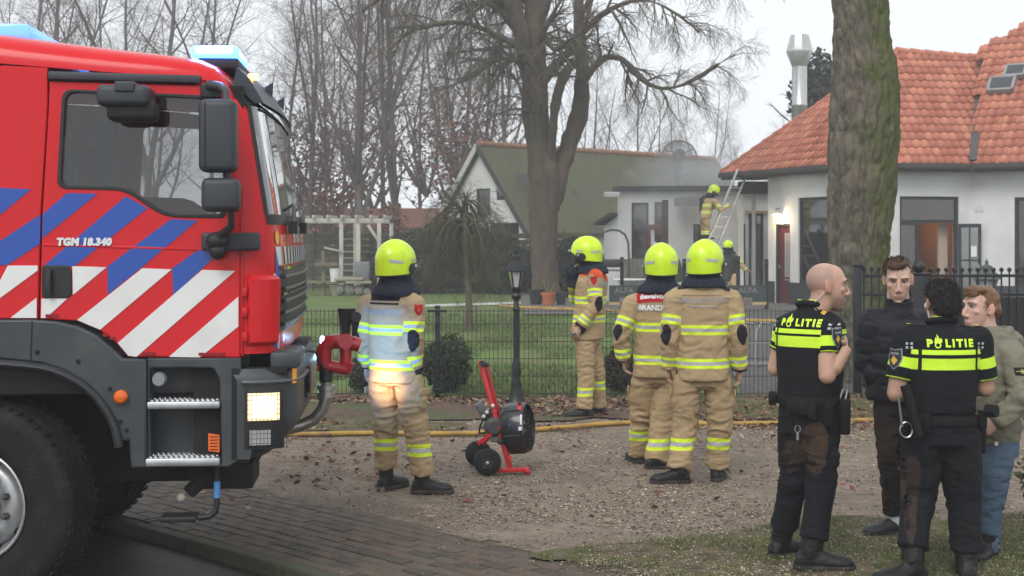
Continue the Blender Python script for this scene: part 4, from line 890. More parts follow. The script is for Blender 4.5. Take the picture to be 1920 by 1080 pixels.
# flat roofed annex
al = Vector((fx(1250,42), 42, 0)); ann = thing('annex', 'white flat roofed annex with tall dark windows and smoke over its roof', 'building', al)
a0, a1, a2, a3 = P(1133,0,43.0).xy, P(1158,0,42.6).xy, P(1290,0,42.2).xy, P(1450,0,42.6).xy
an1 = WallF(a1, a2, al); an2 = WallF(a2, a3, al); an0 = WallF(a0, a1, al)
def az(py, Y=42.3): return CH-(py-440)/F*Y
o1 = op(an1, 1184, 380, 1216, 520); o2 = op(an1, 1227, 379, 1252, 520); o3 = op(an1, 1266, 420, 1288, 520)
wall_part(ann, 'wall', a1, a2, -.1, az(358), [o1, o2], .25, wallm, al)
p1, p2 = op(an2, 1300, 420, 1331, 500), op(an2, 1385, 420, 1398, 540); p3 = op(an2, 1404, 400, 1432, 545)
wall_part(ann, 'wall', a2, a3, -.1, az(358), [p1, p2, p3], .25, wallm, al)
u0, u1 = 0, (a1-a0).length; me = filled([(0,-.1),(u1,-.1),(u1,az(404)),(0,az(422))], [], .25, .001, 0); map_mesh(me, lambda v: an0.p(v.x, v.y, .125-v.z)); link('lean_to_wall', me, wallm, ann)
mb = MB(); mb.beam(an0.p(-.12, az(420), -.1), an0.p(u1, az(401), -.1), .5, .08); mb.build('lean_to_roof', trim, ann)
window(ann, an1, *o1, bars_z=[o1[2]+(o1[3]-o1[2])*.62]); window(ann, an1, *o2); window(ann, an2, *p1); window(ann, an2, *p2); window(ann, an2, *p3, bars_u=[(p3[0]+p3[1])/2], bars_z=[p3[3]-.35])
for wf, L in ((an1, (a2-a1).length), (an2, (a3-a2).length)):
    mb = MB(); wf.box(mb, -.12, L+.05, az(358), az(349), -.25, 3.2); mb.build('roof_slab', M('roof_felt', (.075,.078,.08), .8, var=.2), ann)
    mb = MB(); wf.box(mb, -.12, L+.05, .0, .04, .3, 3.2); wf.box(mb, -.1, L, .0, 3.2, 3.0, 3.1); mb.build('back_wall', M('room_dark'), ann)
u0, z0 = an1.uz(1240, 520); u1, z1 = an1.uz(1290, 375); mb = MB(); an1.box(mb, u0+.45, u1+.5, z1-.18, z1+.05, -.9, -.2); mb.build('canopy', M('canopy_grey', (.16,.16,.15), .8), ann)
for px, py0, py1, m in ((1247,375,520,M('post_brown', (.06,.05,.045), .8)),(1388,365,540,wallm),(1413,345,560,M('zinc_pipe', (.35,.36,.37), .5, metal=.3))):
    mb = MB(); q = P(px, py1, 41.0)-al; mb.box((q.x, q.y, az(py0, 41)/2), (.17 if px < 1400 else .09, .15, az(py0, 41))); mb.build('pillar', m, ann)
u0, z1 = an1.uz(1214, 421); u1, z0 = an1.uz(1244, 540); mb = MB(); an1.box(mb, u0, u1, z1-.12, z1, -.08, -.01); an1.box(mb, u0, u0+.09, .0, z1-.12, -.08, -.01); an1.box(mb, u1-.09, u1, 0, z1-.12, -.08, -.01); an1.box(mb, u0+.09, u1-.09, .9, .98, -.08, -.01); rdf = mb.build('red_door_frame', M('frame_redbrown', (.15,.035,.025), .6), ann); mb = MB()
for k in range(2): an1.box(mb, u0+.16, u0+.28, 1.25+k*.3, 1.4+k*.3, -.085, -.08)
mb.build('notice', M('paper'), rdf)
mb = MB(); an2.box(mb, p3[0]-.1, p3[1]+.1, p3[3], p3[3]+.08, -.1, 0); mb.build('lintel', M('timber_pale', (.42,.32,.2), .7), ann); mb = MB(); q = P(1418, 352, 40.6)-al; mb.box(q, (1.0,.5,.35)); mb.build('burnt_fascia', M('charred', (.035,.025,.022), .9, var=.4, vs=9, bump=.8, bs=20), ann, bevel=.03)
mb = MB(); mb.box(P(1147, 365, 42)-al, (.45,.2,.16), .4); mb.build('floodlight', M('flood_white', (.6,.6,.58), .5), ann, bevel=.03)
# dish on the annex roof
dY = 45; dc = P(1271, 298, dY); ds = thing('satellite_dish', 'round grey satellite dish standing above the annex roof', 'satellite dish', (dc.x, dY, az(350)))
zc = dc.z-az(350); k = dY/F; mb = MB()
def dishp(a, r_): q = r_*33*k; return Vector((q*math.cos(a), -.12-.35*(1-r_*r_)*-1*.6-.2, zc+q*math.sin(a)))
mesh_d = glass('dish_mesh', (.16,.155,.14), .42, .5, .1); mesh_e = glass('dish_mesh_b', (.24,.235,.21), .55, .5, .1); rim_d = M('dish_rim', (.16,.155,.14), .7)
for j in range(6):
    mb = MB(); a0_ = j*math.pi/3+.25; mb.grid(lambda u, v: dishp(a0_+u*math.pi/3*.985, .1+.9*v), 8, 6); mb.build('dish_segment', mesh_d if j % 2 else mesh_e, ds, smooth=180, fix=False)
mb = MB(); mb.tube([dishp(a, 1.0) for a in np.linspace(0, 2*math.pi, 40)], .025, 6); mb.build('rim', rim_d, ds); mb = MB(); mb.lathe([(.0,-.3),(.17,-.3),(.17,.05),(0,.05)], dishp(0, 0.)+Vector((-.02,-.25,.12)), (0,1,0), 12); mb.box(dishp(4.6,.5)+Vector((0,-.3,0)), (.16,.16,.5)); mb.build('feed', M('feed_grey', (.12,.12,.115), .6), ds)
for a in (.6, 2.6, 4.7): mb = MB(); mb.beam(dishp(a, .95), dishp(0, 0)+Vector((0,-.45,.1)), .03, .03); mb.build('feed_arm', M('feed_grey'), ds)
mb = MB(); mb.cyl((0,.1,0), (0,.1,zc+.1), .07); mb.build('mast', M('feed_grey'), ds)
# smoke drifting off the annex roof
def vol(name, c, rad, dens, col):
    m = bpy.data.materials.new(name); m.use_nodes = True; n, l = nodes_of(m); n.remove(n['Principled BSDF']); pv = n.new('ShaderNodeVolumePrincipled'); pv.inputs['Color'].default_value = (*col, 1); pv.inputs['Anisotropy'].default_value = .2; l.new(pv.outputs[0], n['Material Output'].inputs['Volume'])
    tc = n.new('ShaderNodeTexCoord'); ln = n.new('ShaderNodeVectorMath'); ln.operation = 'LENGTH'; l.new(tc.outputs['Object'], ln.inputs[0])
    nz = n.new('ShaderNodeTexNoise'); nz.inputs['Scale'].default_value = 2.2; nz.inputs['Detail'].default_value = 3; l.new(tc.outputs['Object'], nz.inputs[0])
    ad = n.new('ShaderNodeMath'); ad.operation = 'MULTIPLY_ADD'; ad.inputs[1].default_value = -1.1; l.new(nz.outputs['Fac'], ad.inputs[0]); l.new(ln.outputs['Value'], ad.inputs[2])
    mr = n.new('ShaderNodeMapRange'); mr.inputs[1].default_value = .42; mr.inputs[2].default_value = -.35; mr.inputs[3].default_value = 0; mr.inputs[4].default_value = dens; l.new(ad.outputs[0], mr.inputs[0]); l.new(mr.outputs[0], pv.inputs['Density'])
    mb = MB(); mb.ell((0,0,0), (1,1,1), 24, 14); o = mb.build(name, m, None, smooth=180); o.location = c; o.scale = rad; return o
for i, (px, py, Y, r_, d_) in enumerate(((1310,335,42.8,(2.4,1.2,1.1),.75),(1262,395,41.0,(1.9,.6,.8),.6))):
    o = vol('smoke', P(px, py, Y), r_, d_, (.82,.82,.84)); o['kind'] = 'stuff'
# barn with mossy roof
bA = P(903, 279, 53.5); ba = thing('barn', 'white gabled barn with long mossy thatch brown roof', 'building', (bA.x, bA.y, 0)); bl0 = Vector((bA.x, bA.y, 0))
g = Vector((.72, -.69, 0)); rd_ = Vector((.69, .72, 0)); zA = bA.z; ze_ = P(0, 433, 51.5).z; half = 2.42; Lr = 15
zb_ = CH-(450-440)/F*51; 
def bq(u, w, z): return g*u+rd_*w+Vector((0,0,z))
s_ = (zA-ze_)/half
whole = [(-half*.78, -.1),(half*.93,-.1),(half*.93,zA-.93*half*s_),(0,zA-.05),(-half*.78,zA-.78*half*s_)]
def gpx(px, py):            # gable plane coordinates of a pixel
    k = (px-960)/F; u = (k*bA.y-bA.x)/(g.x-k*g.y); Y = bA.y+g.y*u; return u, CH-(py-440)/F*Y
def grect(x0, y0, x1, y1): (u0, z1), (u1, z0) = gpx(x0, y0), gpx(x1, y1); return [u0, u1, z0, z1]
gw = [grect(893,354,919,404), grect(930,353,946,375), grect(918,418,973,452)]
me = filled(whole, [rect(h[0],h[2],h[1],h[3]) for h in gw], .25, .001, 0); map_mesh(me, lambda v: bq(v.x, .125-v.z, v.y)); link('gable_wall', me, wallm, ba)
class GF(WallF):
    def p(s, u, v, w=0): return bq(u, w, v)
gf = GF((0,0), (g.x,g.y), Vector((0,0,0)))
window(ba, gf, *gw[0], fw=.06); window(ba, gf, *gw[1], fw=.05); window(ba, gf, *gw[2], bars_u=[(gw[2][0]*2+gw[2][1])/3,(gw[2][0]+2*gw[2][1])/3], fw=.06)
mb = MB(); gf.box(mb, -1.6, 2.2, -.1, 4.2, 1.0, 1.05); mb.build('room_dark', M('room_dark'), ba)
mossr = ground_mat('roof_moss', [(.085,.080,.045),(.06,.052,.034),(.075,.095,.03),(.10,.085,.06)], [.5, 1.2, 8], bump=1, bs=14)
for sgn, ue in ((1, half*1.08), (-1, half*.86)):
    mb = MB(); zt_, zb2 = zA+.05, zA-ue*s_+.05
    mb.prism([(0,0),(1,0),(1,1),(0,1)], lambda a, b: bq(sgn*a*ue, -.25+b*(Lr+.3), zt_+(zb2-zt_)*a), lambda a, b: bq(sgn*a*ue, -.25+b*(Lr+.3), zt_+(zb2-zt_)*a+.14)); mb.build('roof', mossr, ba, smooth=0)
    mb = MB(); mb.beam(bq(0, -.27, zt_+.06), bq(sgn*ue, -.27, zb2+.06), .05, .2); mb.build('barge_board', M('barge_white', (.5,.5,.47), .7) if sgn < 0 else trim, ba)
for k in range(40): mb = MB(); mb.tube([bq(0, -.2+k*Lr/40, zA+.18), bq(0, -.2+(k+1.05)*Lr/40, zA+.17)], [.13,.11], 8); mb.build('ridge_tile', M('ridge_red', (.26,.13,.08), .8, var=.3), ba, smooth=60)
mb = MB(); zz_ = zA-half*s_; mb.box(bq(half*.93-.12, Lr/2, zz_/2), (.24, Lr-.3, zz_+.1), math.atan2(rd_.y, rd_.x)-math.pi/2); mb.build('side_wall', wallm, ba)
# far low house behind the pergola
fh = thing('far_house', 'low far house with red brown roof behind the pergola in the mist', 'house', (fx(760,64), 64, 0)); mb = MB(); mb.box((0,0,1.1), (5.4,4,2.3)); mb.build('wall', wallm, fh); mb = MB(); mb.prism([(-2.4,2.2),(2.4,2.2),(0,3.1)], lambda y, z: (-2.9, y, z), lambda y, z: (2.9, y, z)); mb.build('roof', M('far_roof', (.20,.085,.06), .8, var=.2), fh); mb = MB(); mb.box((-.9,-2.01,1.3), (1.1,.03,.9)); mb.box((1.2,-2.01,1.3), (1.1,.03,.9)); mb.build('window', frame_d, fh)
# ------------------------------------------------------------------ terrace things
BY = 35.6
grn = M('banner_green', (.030,.045,.046), .6, var=.1); prt = M('banner_print', (.17,.15,.15), .7); ylw = M('banner_edge', (.42,.30,.12), .7)
for x0, x1, tx_, lab in ((1142,1292,1170,'dark terrace banner with shield sign behind the red shouldered firefighter'),(1296,1437,1402,'dark terrace banner with shield sign left of the red door')):
    a, b = P(x0, 535, BY), P(x1, 580, BY); bn = thing('banner', lab, 'banner', (a.x, BY, 0), 0, 'terrace banners'); zt_, zb_ = a.z, .16
    mb = MB(); mb.box(((b.x-a.x)/2, 0, (zt_+zb_)/2), (b.x-a.x, .02, zt_-zb_)); mb.build('cloth', grn, bn); mb = MB(); mb.box(((b.x-a.x)/2, -.003, zb_+.03), (b.x-a.x, .022, .07)); mb.build('edge', ylw, bn)
    me = text_mesh('ALFA', .19, offset=.006, space=1.1); tx0 = fx(tx_, BY)-a.x; map_mesh(me, lambda v: Vector((tx0+v.x, -.014, zt_-.13+v.y))); link('lettering', me, prt, bn)
    q = [(-.11,.12),(.11,.12),(.11,-.09),(0,-.16),(-.11,-.09)]; mb = MB(); mb.prism(q, lambda x, z: (tx0+x, -.012, zt_-.42+z), lambda x, z: (tx0+x, -.016, zt_-.42+z)); mb.build('shield', prt, bn, smooth=0); mb = MB(); mb.beam((tx0-.1,-.018,zt_-.48), (tx0,-.018,zt_-.36), .004, .04, up=(0,1,0)); mb.beam((tx0,-.018,zt_-.36), (tx0+.1,-.018,zt_-.48), .004, .04, up=(0,1,0)); mb.build('chevron', M('shield_red', (.3,.05,.06), .7), bn)
for px, py0 in ((1166,482),(1283,485),(1384,480),(1437,486)):
    mb = MB(); q = P(px, py0, BY+.05); mb.box((q.x, q.y, q.z/2), (.09,.06,q.z)); mb.ell((q.x, q.y-.05, q.z-.12), (.05,.05,.07), 8, 6); mb.build('post', iron, None); tag(bpy.data.objects[mb and 'post'] if False else bpy.context.scene.objects[-1], None, None) if False else None
posts_ = [o for o in COL.objects if o.name.startswith('post') and o.parent is None]
for o, lb in zip(posts_, ('black terrace post beside the white round table','black terrace post between the two terrace banners','black terrace post just right of the stooping firefighter','black terrace post left of the red door')): o.name = 'terrace_post'; tag(o, lb, 'post', 'terrace posts')
tt = thing('terrace_table', 'white round terrace table with folding legs behind the banner', 'table', (fx(1180,37), 37, .03)); zt_ = CH-(523-440)/F*37-.03; mb = MB(); mb.lathe([(0,zt_-.03),(.44,zt_-.03),(.45,zt_-.01),(.44,zt_),(0,zt_)], n=24); mb.build('table_top', M('table_white', (.72,.72,.71), .4), tt)
for s in (-1, 1): mb = MB(); mb.beam((-.3*s,0,0), (.3*s,0,zt_-.03), .03, .03); mb.build('leg', M('steel_handle'), tt)
cm = M('wood_grey', (.12,.115,.10), .8, var=.25, vs=5)
for px, lab in ((1186,'grey weathered round topped terrace screen behind the white table'),(1205,'grey weathered terrace screen half hidden by the red collared firefighter')):
    sc_ = thing('terrace_screen', lab, 'screen', (fx(px,38.5), 38.5 if px < 1200 else 38.8, .03), 0, 'weathered terrace screens')
    for k in range(6):
        x = -.25+k*.1; h = (CH-(484-440)/F*38.5)-.25+.22*math.sqrt(max(0, 1-(x/.32)**2)); mb = MB(); mb.box((x,0,h/2), (.094,.03,h)); mb.build('board', cm, sc_, bevel=.004)
ar = MB(); pts = [P(*q, 38) for q in ((1130,436),(1145,431),(1160,432),(1172,440),(1178,455),(1179,478),(1179,520))]; ar.tube([(p.x, p.y, p.z) for p in pts], .03, 8); tag(ar.build('arch_pipe', M('pipe_dark', (.05,.055,.05), .5), smooth=60), 'dark bent pipe arching over the terrace before the white lean-to', 'pipe')
bq_ = thing('barbecue', 'white terrace counter with dark grill beside the annex wall', 'counter', (fx(1152,40), 40, .03)); mb = MB(); mb.box((0,0,.45), (.75,.5,.9)); mb.build('cabinet', M('counter_white', (.5,.5,.49), .6), bq_, bevel=.02); mb = MB(); mb.box((0,0,.93), (.9,.6,.06)); mb.build('top', M('counter_white'), bq_, bevel=.01); mb = MB(); mb.box((0,0,1.08), (.66,.4,.22)); mb.build('grill', M('grill_black', (.02,.02,.02), .5), bq_, bevel=.04)
gp_ = thing('parasol', 'folded dark green parasol behind the collared firefighter', 'parasol', (fx(1262,39), 39, .03)); mb = MB(); mb.cyl((0,0,0), (0,0,1.5), .025); mb.build('pole', M('pole_wood', (.2,.14,.08), .6), gp_); mb = MB(); mb.lathe([(.05,.55),(.28,.6),(.3,.85),(.2,1.15),(.05,1.4),(.0,1.42)], n=12); mb.build('cover', M('cover_green', (.03,.07,.035), .7, var=.2), gp_, smooth=60)
# aluminium ladder leaning on the eaves
ld = thing('ladder', 'aluminium ladder leaning up to the dark eaves beside the annex', 'ladder', (0, 39.8, 0)); LY = 39.8
for s, (x0, y0, x1, y1), dy in (('a', (1286,567,1393,322), 0), ('b', (1272,567,1379,322), .02)):
    pass
def lq(t, side, dy=0): a, b = P(1290, 568, LY-.4), P(1392, 322, LY+.4); q = a.lerp(b, t)-Vector((0, LY, 0)); return q+Vector((side*.17, side*.10+dy, 0))
for s in (-1, 1): mb = MB(); mb.beam(lq(0, s), lq(1.02, s), .035, .085, up=(.4,-1,0)); mb.build('rail', alu0 if 'alu0' in globals() else M('ladder_alu', (.5,.51,.52), .4, metal=.5), ld, bevel=.004)
for k in range(13): mb = MB(); t = .05+k*.075; mb.beam(lq(t, -1), lq(t, 1), .03, .03); mb.build('rung', M('ladder_alu'), ld)
# bicycle rack and barriers behind the fence
rk = thing('bicycle_rack', 'galvanised bicycle rack of bent hoops behind the wire fence', 'bicycle rack', (fx(1420,20.5), 20.5, .02)); gv = M('galvanised', (.36,.37,.38), .45, metal=.5, var=.15)
for k in range(5):
    x = -.55+k*.26; mb = MB(); mb.tube([(x,0,0),(x+.02,.02,.5),(x+.1,.05,.62),(x+.24,.1,.6),(x+.3,.12,.45),(x+.3,.12,0)], .016, 6); mb.build('hoop', gv, rk, smooth=60)
for z, y in ((.03,0),(.03,.12),(.34,.02)): mb = MB(); mb.beam((-.75,y,z), (1.1,y,z), .035, .03); mb.build('rail', gv, rk)
rk2 = copy_tree(rk); rk2.location = (fx(1560,21.5), 21.5, .02); rk2.rotation_euler = (0,0,.25); tag(rk2, 'galvanised bicycle rack seen right of the bald officer under his arm', 'bicycle rack')
# haze: one closed box of thin mist round the whole place
hz_m = bpy.data.materials.new('haze'); hz_m.use_nodes = True; n_, l_ = nodes_of(hz_m); n_.remove(n_['Principled BSDF']); pv = n_.new('ShaderNodeVolumePrincipled'); pv.inputs['Density'].default_value = .0022; pv.inputs['Color'].default_value = (.93,.95,.98,1); pv.inputs['Anisotropy'].default_value = .0; l_.new(pv.outputs[0], n_['Material Output'].inputs['Volume'])
mb = MB(); mb.box((0, 92, 11.5), (250, 200, 26)); hz = mb.build('haze', hz_m, smooth=0); hz['kind'] = 'stuff'
# ------------------------------------------------------------------ fire engine (local: x forward, y away from the viewer, z up)
TO = Vector((-2.69, 7.45, 0)); TH = R(5); tc_, ts_ = math.cos(TH), math.sin(TH)
def TL(px, py, y=0.):
    k = (px-960)/F; x = (k*(TO.y+y*tc_)-TO.x+y*ts_)/(tc_-k*ts_); Y = TO.y+x*ts_+y*tc_
    return x, CH-(py-440)/F*Y
def T3(px, py, y=0.): x, z = TL(px, py, y); return Vector((x, y, z))
def TW(px, py, Y):          # photo pixel at world depth -> truck local
    w = P(px, py, Y)-TO; return Vector((w.x*tc_+w.y*ts_, -w.x*ts_+w.y*tc_, w.z))
def TP(pts, y=0.): return [TL(*p, y) for p in pts]

truck = thing('fire_engine', 'red fire engine with blue and white diagonal stripes, headlight and blue lights on', 'fire engine', TO, TH)
red = M('truck_red', (.60, .011, .016), .25, coat=.22, var=.04, vs=2, spec=.18)
fblue = M('stripe_blue', (.005, .062, .36), .28, coat=.4, var=.05)
fwhite = M('stripe_white', (.72, .72, .70), .3, coat=.4, var=.04, dirt=(.45,.42,.38), dirt_s=4, dirt_a=.3)
grey = M('truck_grey_plastic', (.042, .050, .056), .42, var=.12, vs=9, bump=.12, bs=300, dirt=(.10,.095,.085), dirt_s=5, dirt_a=.45)
blk = M('black_plastic', (.018, .018, .02), .45, var=.2, bump=.15, bs=250)
mir = M('mirror_housing', (.035, .038, .045), .42, var=.12, bump=.15, bs=400)
drk = M('underbody', (.01, .01, .01), .8, var=.3)
rub = M('rubber', (.011, .011, .012), .75, var=.35, vs=12, bump=.4, bs=90, spec=.25, dirt=(.035,.031,.027), dirt_s=9, dirt_a=.45)
stl = M('wheel_steel', (.42, .43, .44), .38, metal=.55, var=.12, dirt=(.2,.17,.14), dirt_s=12, dirt_a=.5)
alu = M('aluminium', (.62, .63, .64), .36, metal=.85, var=.08, dirt=(.3,.29,.27), dirt_s=20, dirt_a=.4)
tglass = glass('truck_glass', (.02, .024, .025), .72, .02, .8)
wglass = glass('windscreen_glass', (.02, .025, .026), .5, .03, 2.2)

DOOR = [(93,152),(412,161),(427,200),(437,290),(448,350),(451,420),(451,671),(240,669),(220,645),(188,620),(145,602),(74,598),(75,560),(79,400),(91,200)]
WIN = [(107,345),(116,182),(121,172),(132,167),(372,178),(405,182),(417,200),(424,300),(428,395),(420,409),(330,408),(305,403),(285,392),(262,376),(242,363),(222,357),(118,354)]
WINI = [(115,340),(123,186),(128,177),(138,173),(372,185),(400,190),(410,204),(417,300),(420,390),(412,401),(330,401),(308,396),(289,386),(265,369),(244,356),(223,350),(122,347)]
REAR = [(-560,98),(89,126),(89,200),(76,400),(72,560),(71,598),(-560,598)]
cab = panel('side_panel', TP(REAR), 0, .05, red, truck, bevel=.008)
panel('door', TP(DOOR), 0, .05, red, truck, holes=[round_poly(TP(WINI), .03)], bevel=.008)
panel('door_gap', TP([(88,140),(456,160),(456,672),(235,670),(70,600),(70,560)]), .035, .02, drk, truck, holes=[round_poly(TP(WIN), .03)], bevel=.002)
panel('window_seal', round_poly(TP(WIN), .05), -.006, .03, blk, truck, holes=[round_poly(TP(WINI), .04)], bevel=.004)
panel('window_pane', round_poly(TP(WIN), .05), .02, .006, tglass, truck, bevel=.001)
# far side of the cab, with its window
yf = 2.36
def far(pts): return TP(pts)
panel('far_side_panel', TP([(-560,98),(89,126),(412,161),(437,290),(451,420),(451,671),(-560,598)]), yf, .05, red, truck, holes=[TP(WINI)], bevel=.005)
panel('far_window_pane', TP(WIN), yf+.01, .006, glass('far_glass', (.05,.07,.07), .85, .02, .6), truck, bevel=.001)
# roof
pxs = [-560,-200,0,100,200,300,370,400,420,434,444]
dr = [100,112,119,127,135,141,147,155,170,192,222]; cr = [42,58,70,84,96,107,117,129,146,170,205]
rr_ = []
for px, a, b in zip(pxs, dr, cr):
    x0, za = TL(px, a); x1, zb = TL(px, b, .35)
    h = zb-za
    half = [(0,za),(.006,za+.3*h),(.03,za+.58*h),(.09,za+.8*h),(.2,za+.95*h),(.35,zb),(.7,zb+.02),(1.2,zb+.03)]
    ring = [Vector((x0, y, z)) for y, z in half]+[Vector((x0, 2.4-y, z)) for y, z in half[-2::-1]]
    rr_.append(ring)
mb = MB()
n = len(rr_[0])
mb.add([v for r in rr_ for v in r], [(i*n+k, i*n+k+1, (i+1)*n+k+1, (i+1)*n+k) for i in range(len(rr_)-1) for k in range(n-1)])
mb.build('roof', red, truck, smooth=60)
mb = MB()
for a, b in ((0,88),(88,374)):
    pass
mb.beam(T3(91,141,-.012), T3(377,149,-.012), .03, .042); mb.build('drip_rail', mir, truck, bevel=.008)
# front shell
PLAN = [(1.252,0),(1.30,.006),(1.345,.024),(1.39,.055),(1.425,.10),(1.45,.17),(1.466,.30),(1.483,.75),(1.49,1.2),(1.483,1.65),(1.466,2.10),(1.45,2.23),(1.425,2.30),(1.39,2.345),(1.345,2.376),(1.30,2.394),(1.252,2.4)]
def plan(u, pl=PLAN):
    ls = [0]
    for a, b in zip(pl, pl[1:]): ls.append(ls[-1]+math.dist(a, b))
    t = u*ls[-1]
    for i in range(len(pl)-1):
        if t <= ls[i+1]+1e-9:
            f = (t-ls[i])/(ls[i+1]-ls[i]); a, b = pl[i], pl[i+1]
            dx, dy = b[0]-a[0], b[1]-a[1]; L = math.hypot(dx, dy)
            return Vector((a[0]+dx*f, a[1]+dy*f)), Vector((dy/L, -dx/L))
    return Vector(pl[-1]), Vector((0, 1))
def S(u, z, off=0., pl=PLAN):
    p, nn = plan(u, pl); dx = 0
    if z > 2.0: dx = -.16*(z-2.0)
    if z > 2.6: dx -= 1.1*(z-2.6)**1.0
    bul = .0 if pl is not PLAN else -.012*abs((z-1.65)/.35)**2 if z < 2 else -.012
    return Vector((p.x+nn.x*off+dx+bul*(p.y > .1), p.y+nn.y*off, z))
def u_at(px, z, pl=PLAN):       # u whose image column is px
    best = None
    for i in range(0, 400):
        u = i/800; q = S(u, z, 0, pl); w = Vector((q.x*tc_-q.y*ts_, q.x*ts_+q.y*tc_, 0))+TO
        e = abs(960+F*w.x/w.y-px)
        if best is None or e < best[0]: best = (e, u)
    return best[1]
def patch(name, u0, u1, z0, z1, m, off=0., nu=24, nv=8, pl=PLAN, edge=0., parent=truck, smooth=50):
    mb = MB()
    def fn(a, b):
        e = 1.
        if edge: e = min(1, min(a, 1-a)/.06, min(b, 1-b)/.05)
        u = (u0(b) if callable(u0) else u0)*(1-a)+(u1(b) if callable(u1) else u1)*a; z = z0+(z1-z0)*b
        return S(u, z, off*e if edge else off, pl)
    mb.grid(fn, nu, nv); return mb.build(name, m, parent, smooth=smooth, fix=False)
ua = .055
patch('front_corner', 0, ua, 1.275, 2.75, red, nu=8, nv=24); patch('front_corner', 1-ua, 1, 1.275, 2.75, red, nu=8, nv=24)
patch('front_panel', ua, 1-ua, 1.275, 2.0, red, nu=60, nv=14)
patch('windscreen', ua, 1-ua, 2.0, 2.60, wglass, off=-.006, nu=40, nv=10)
patch('windscreen_header', ua, 1-ua, 2.585, 2.80, blk, off=.002, nu=30, nv=6)
patch('windscreen_seal', ua-.004, ua+.006, 2.0, 2.6, blk, off=.003, nu=2, nv=10); patch('windscreen_seal', ua, 1-ua, 1.965, 2.02, blk, off=.004, nu=40, nv=2)
patch('corner_deflector', .012, .088, TL(460,650)[1], TL(460,516)[1], red, off=.03, nu=24, nv=16, edge=1)
patch('grille', .105, .895, 1.38, 1.735, blk, off=.012, nu=30, nv=8, edge=1)
gl = MB()
for k in range(5):
    z = 1.42+k*.065
    gl.tube([S(u, z, .018) for u in np.linspace(.115, .885, 24)], .011, 6)
gl.build('grille_bar', M('grille_grey', (.03,.03,.032), .4), truck)
for k in range(2):
    patch('grille_trim', .107, .893, 1.72-.14*k, 1.735-.14*k, M('chrome', (.75,.76,.78), .12, metal=1., var=0), off=.022, nu=30, nv=1)
# front stripes: slanted white and blue print on the front panel
def frontstripe(name, u0, u1, z0, z1, m, lean=.0):
    patch(name, lambda b: u0+lean*b, lambda b: u1+lean*b, z0, z1, m, off=.003, nu=8, nv=6)
for i in range(14):
    u0 = .098+i*.06
    frontstripe('front_stripe', u0, u0+.028, 1.745, 1.845, fwhite, -.015)
    frontstripe('front_stripe', u0+.028, u0+.045, 1.745, 1.845, fblue, -.015)
frontstripe('front_stripe', .082, .102, 1.30, 1.82, fblue); frontstripe('front_stripe', .074, .082, 1.44, 1.70, fwhite)
frontstripe('front_stripe', .102, .112, 1.29, 1.37, fwhite)
me = text_mesh('BRANDWEER', .135, offset=.004, space=1.02)
map_mesh(me, lambda v: (lambda u: S(u, 1.905+v.y, .004))(.5+v.x/2.62*1.15)); link('front_lettering', me, fwhite, truck)
me = poly_mesh([[(.028*math.cos(a), .038*math.sin(a)) for a in np.linspace(0, 2*math.pi, 16, endpoint=False)]])
map_mesh(me, lambda v: S(.092+v.x/2.9, 1.895+v.y, .005)); link('front_badge', me, M('badge_yellow', (.75,.5,.02), .4), truck)
# bumper
BPL = [(1.235,-.02),(1.33,-.018),(1.42,.0),(1.475,.04),(1.515,.10),(1.54,.2),(1.555,.45),(1.56,1.2),(1.555,1.95),(1.54,2.2),(1.515,2.3),(1.475,2.36),(1.42,2.40),(1.33,2.418),(1.235,2.42)]
zb0, zb1 = TL(480, 860)[1], TL(480, 692)[1]
mb = MB()
def bump(a, b):
    z = zb0+(zb1-zb0)*b; p = S(a, z, 0, BPL); k = max(0, .42-b)/.42
    ins = .16*k**1.6 if .045 < a < .955 else .05*k**1.6
    top = max(0, (b-.9)/.1)*.05
    c = Vector((1.2, 1.2)); d = Vector((p.x-c.x, 0)); return Vector((p.x-ins*(1 if p.x > 1.3 else 0)*min(1, (p.x-1.25)/.15)-top, p.y+top*(.5-a)*1.2, z))
mb.grid(bump, 60, 16)
mb.build('bumper', grey, truck, smooth=50, fix=False)
mb = MB(); mb.box((1.33, 1.2, zb1-.01), (.33, 2.34, .03)); mb.box((1.15, 1.2, zb0+.25), (.3, 2.3, .45)); mb.build('bumper_core', drk, truck)
def bz(py): return TL(495, py)[1]
def bu(px): return u_at(px, 1.0, BPL)
patch('headlight_housing', bu(458), bu(533), bz(842), bz(726), blk, off=.008, nu=16, nv=8, pl=BPL, edge=1)
lamp = M('headlight_lit', (1,.9,.7), .3, emit=(1,.78,.42), es=2.3, var=0)
lens = M('headlight_lens', (.6,.55,.45), .15, emit=(1,.74,.38), es=1.1, var=.1, vs=40)
hl = patch('headlight', bu(465), bu(520), bz(787), bz(736), lens, off=.02, nu=10, nv=6, pl=BPL)
def disc(cu, cz, ru, rz_, off, m, par):
    mb = MB(); c = [S(cu+ru*math.cos(a)*abs(math.cos(a))**-.25*.9 if abs(math.cos(a)) > .01 else cu, cz+rz_*math.sin(a), off, BPL) for a in np.linspace(0, 6.283, 24, endpoint=False)]; mb.add([S(cu, cz, off+.006, BPL)]+c, [(0, 1+k, 1+(k+1) % 24) for k in range(24)]); return mb.build('headlight_bulb', m, par, smooth=0, fix=False)
disc((bu(470)+bu(516))/2, bz(761), (bu(516)-bu(470))/2, (bz(741)-bz(782))/2, .024, lamp, hl)
patch('fog_light', bu(469), bu(507), bz(833), bz(805), M('lamp_glass', (.45,.45,.44), .15, coat=.5), off=.02, nu=10, nv=6, pl=BPL)
patch('headlight', 1-bu(519), 1-bu(466), bz(786), bz(737), lamp, off=.02, nu=10, nv=6, pl=BPL)
gd = MB()
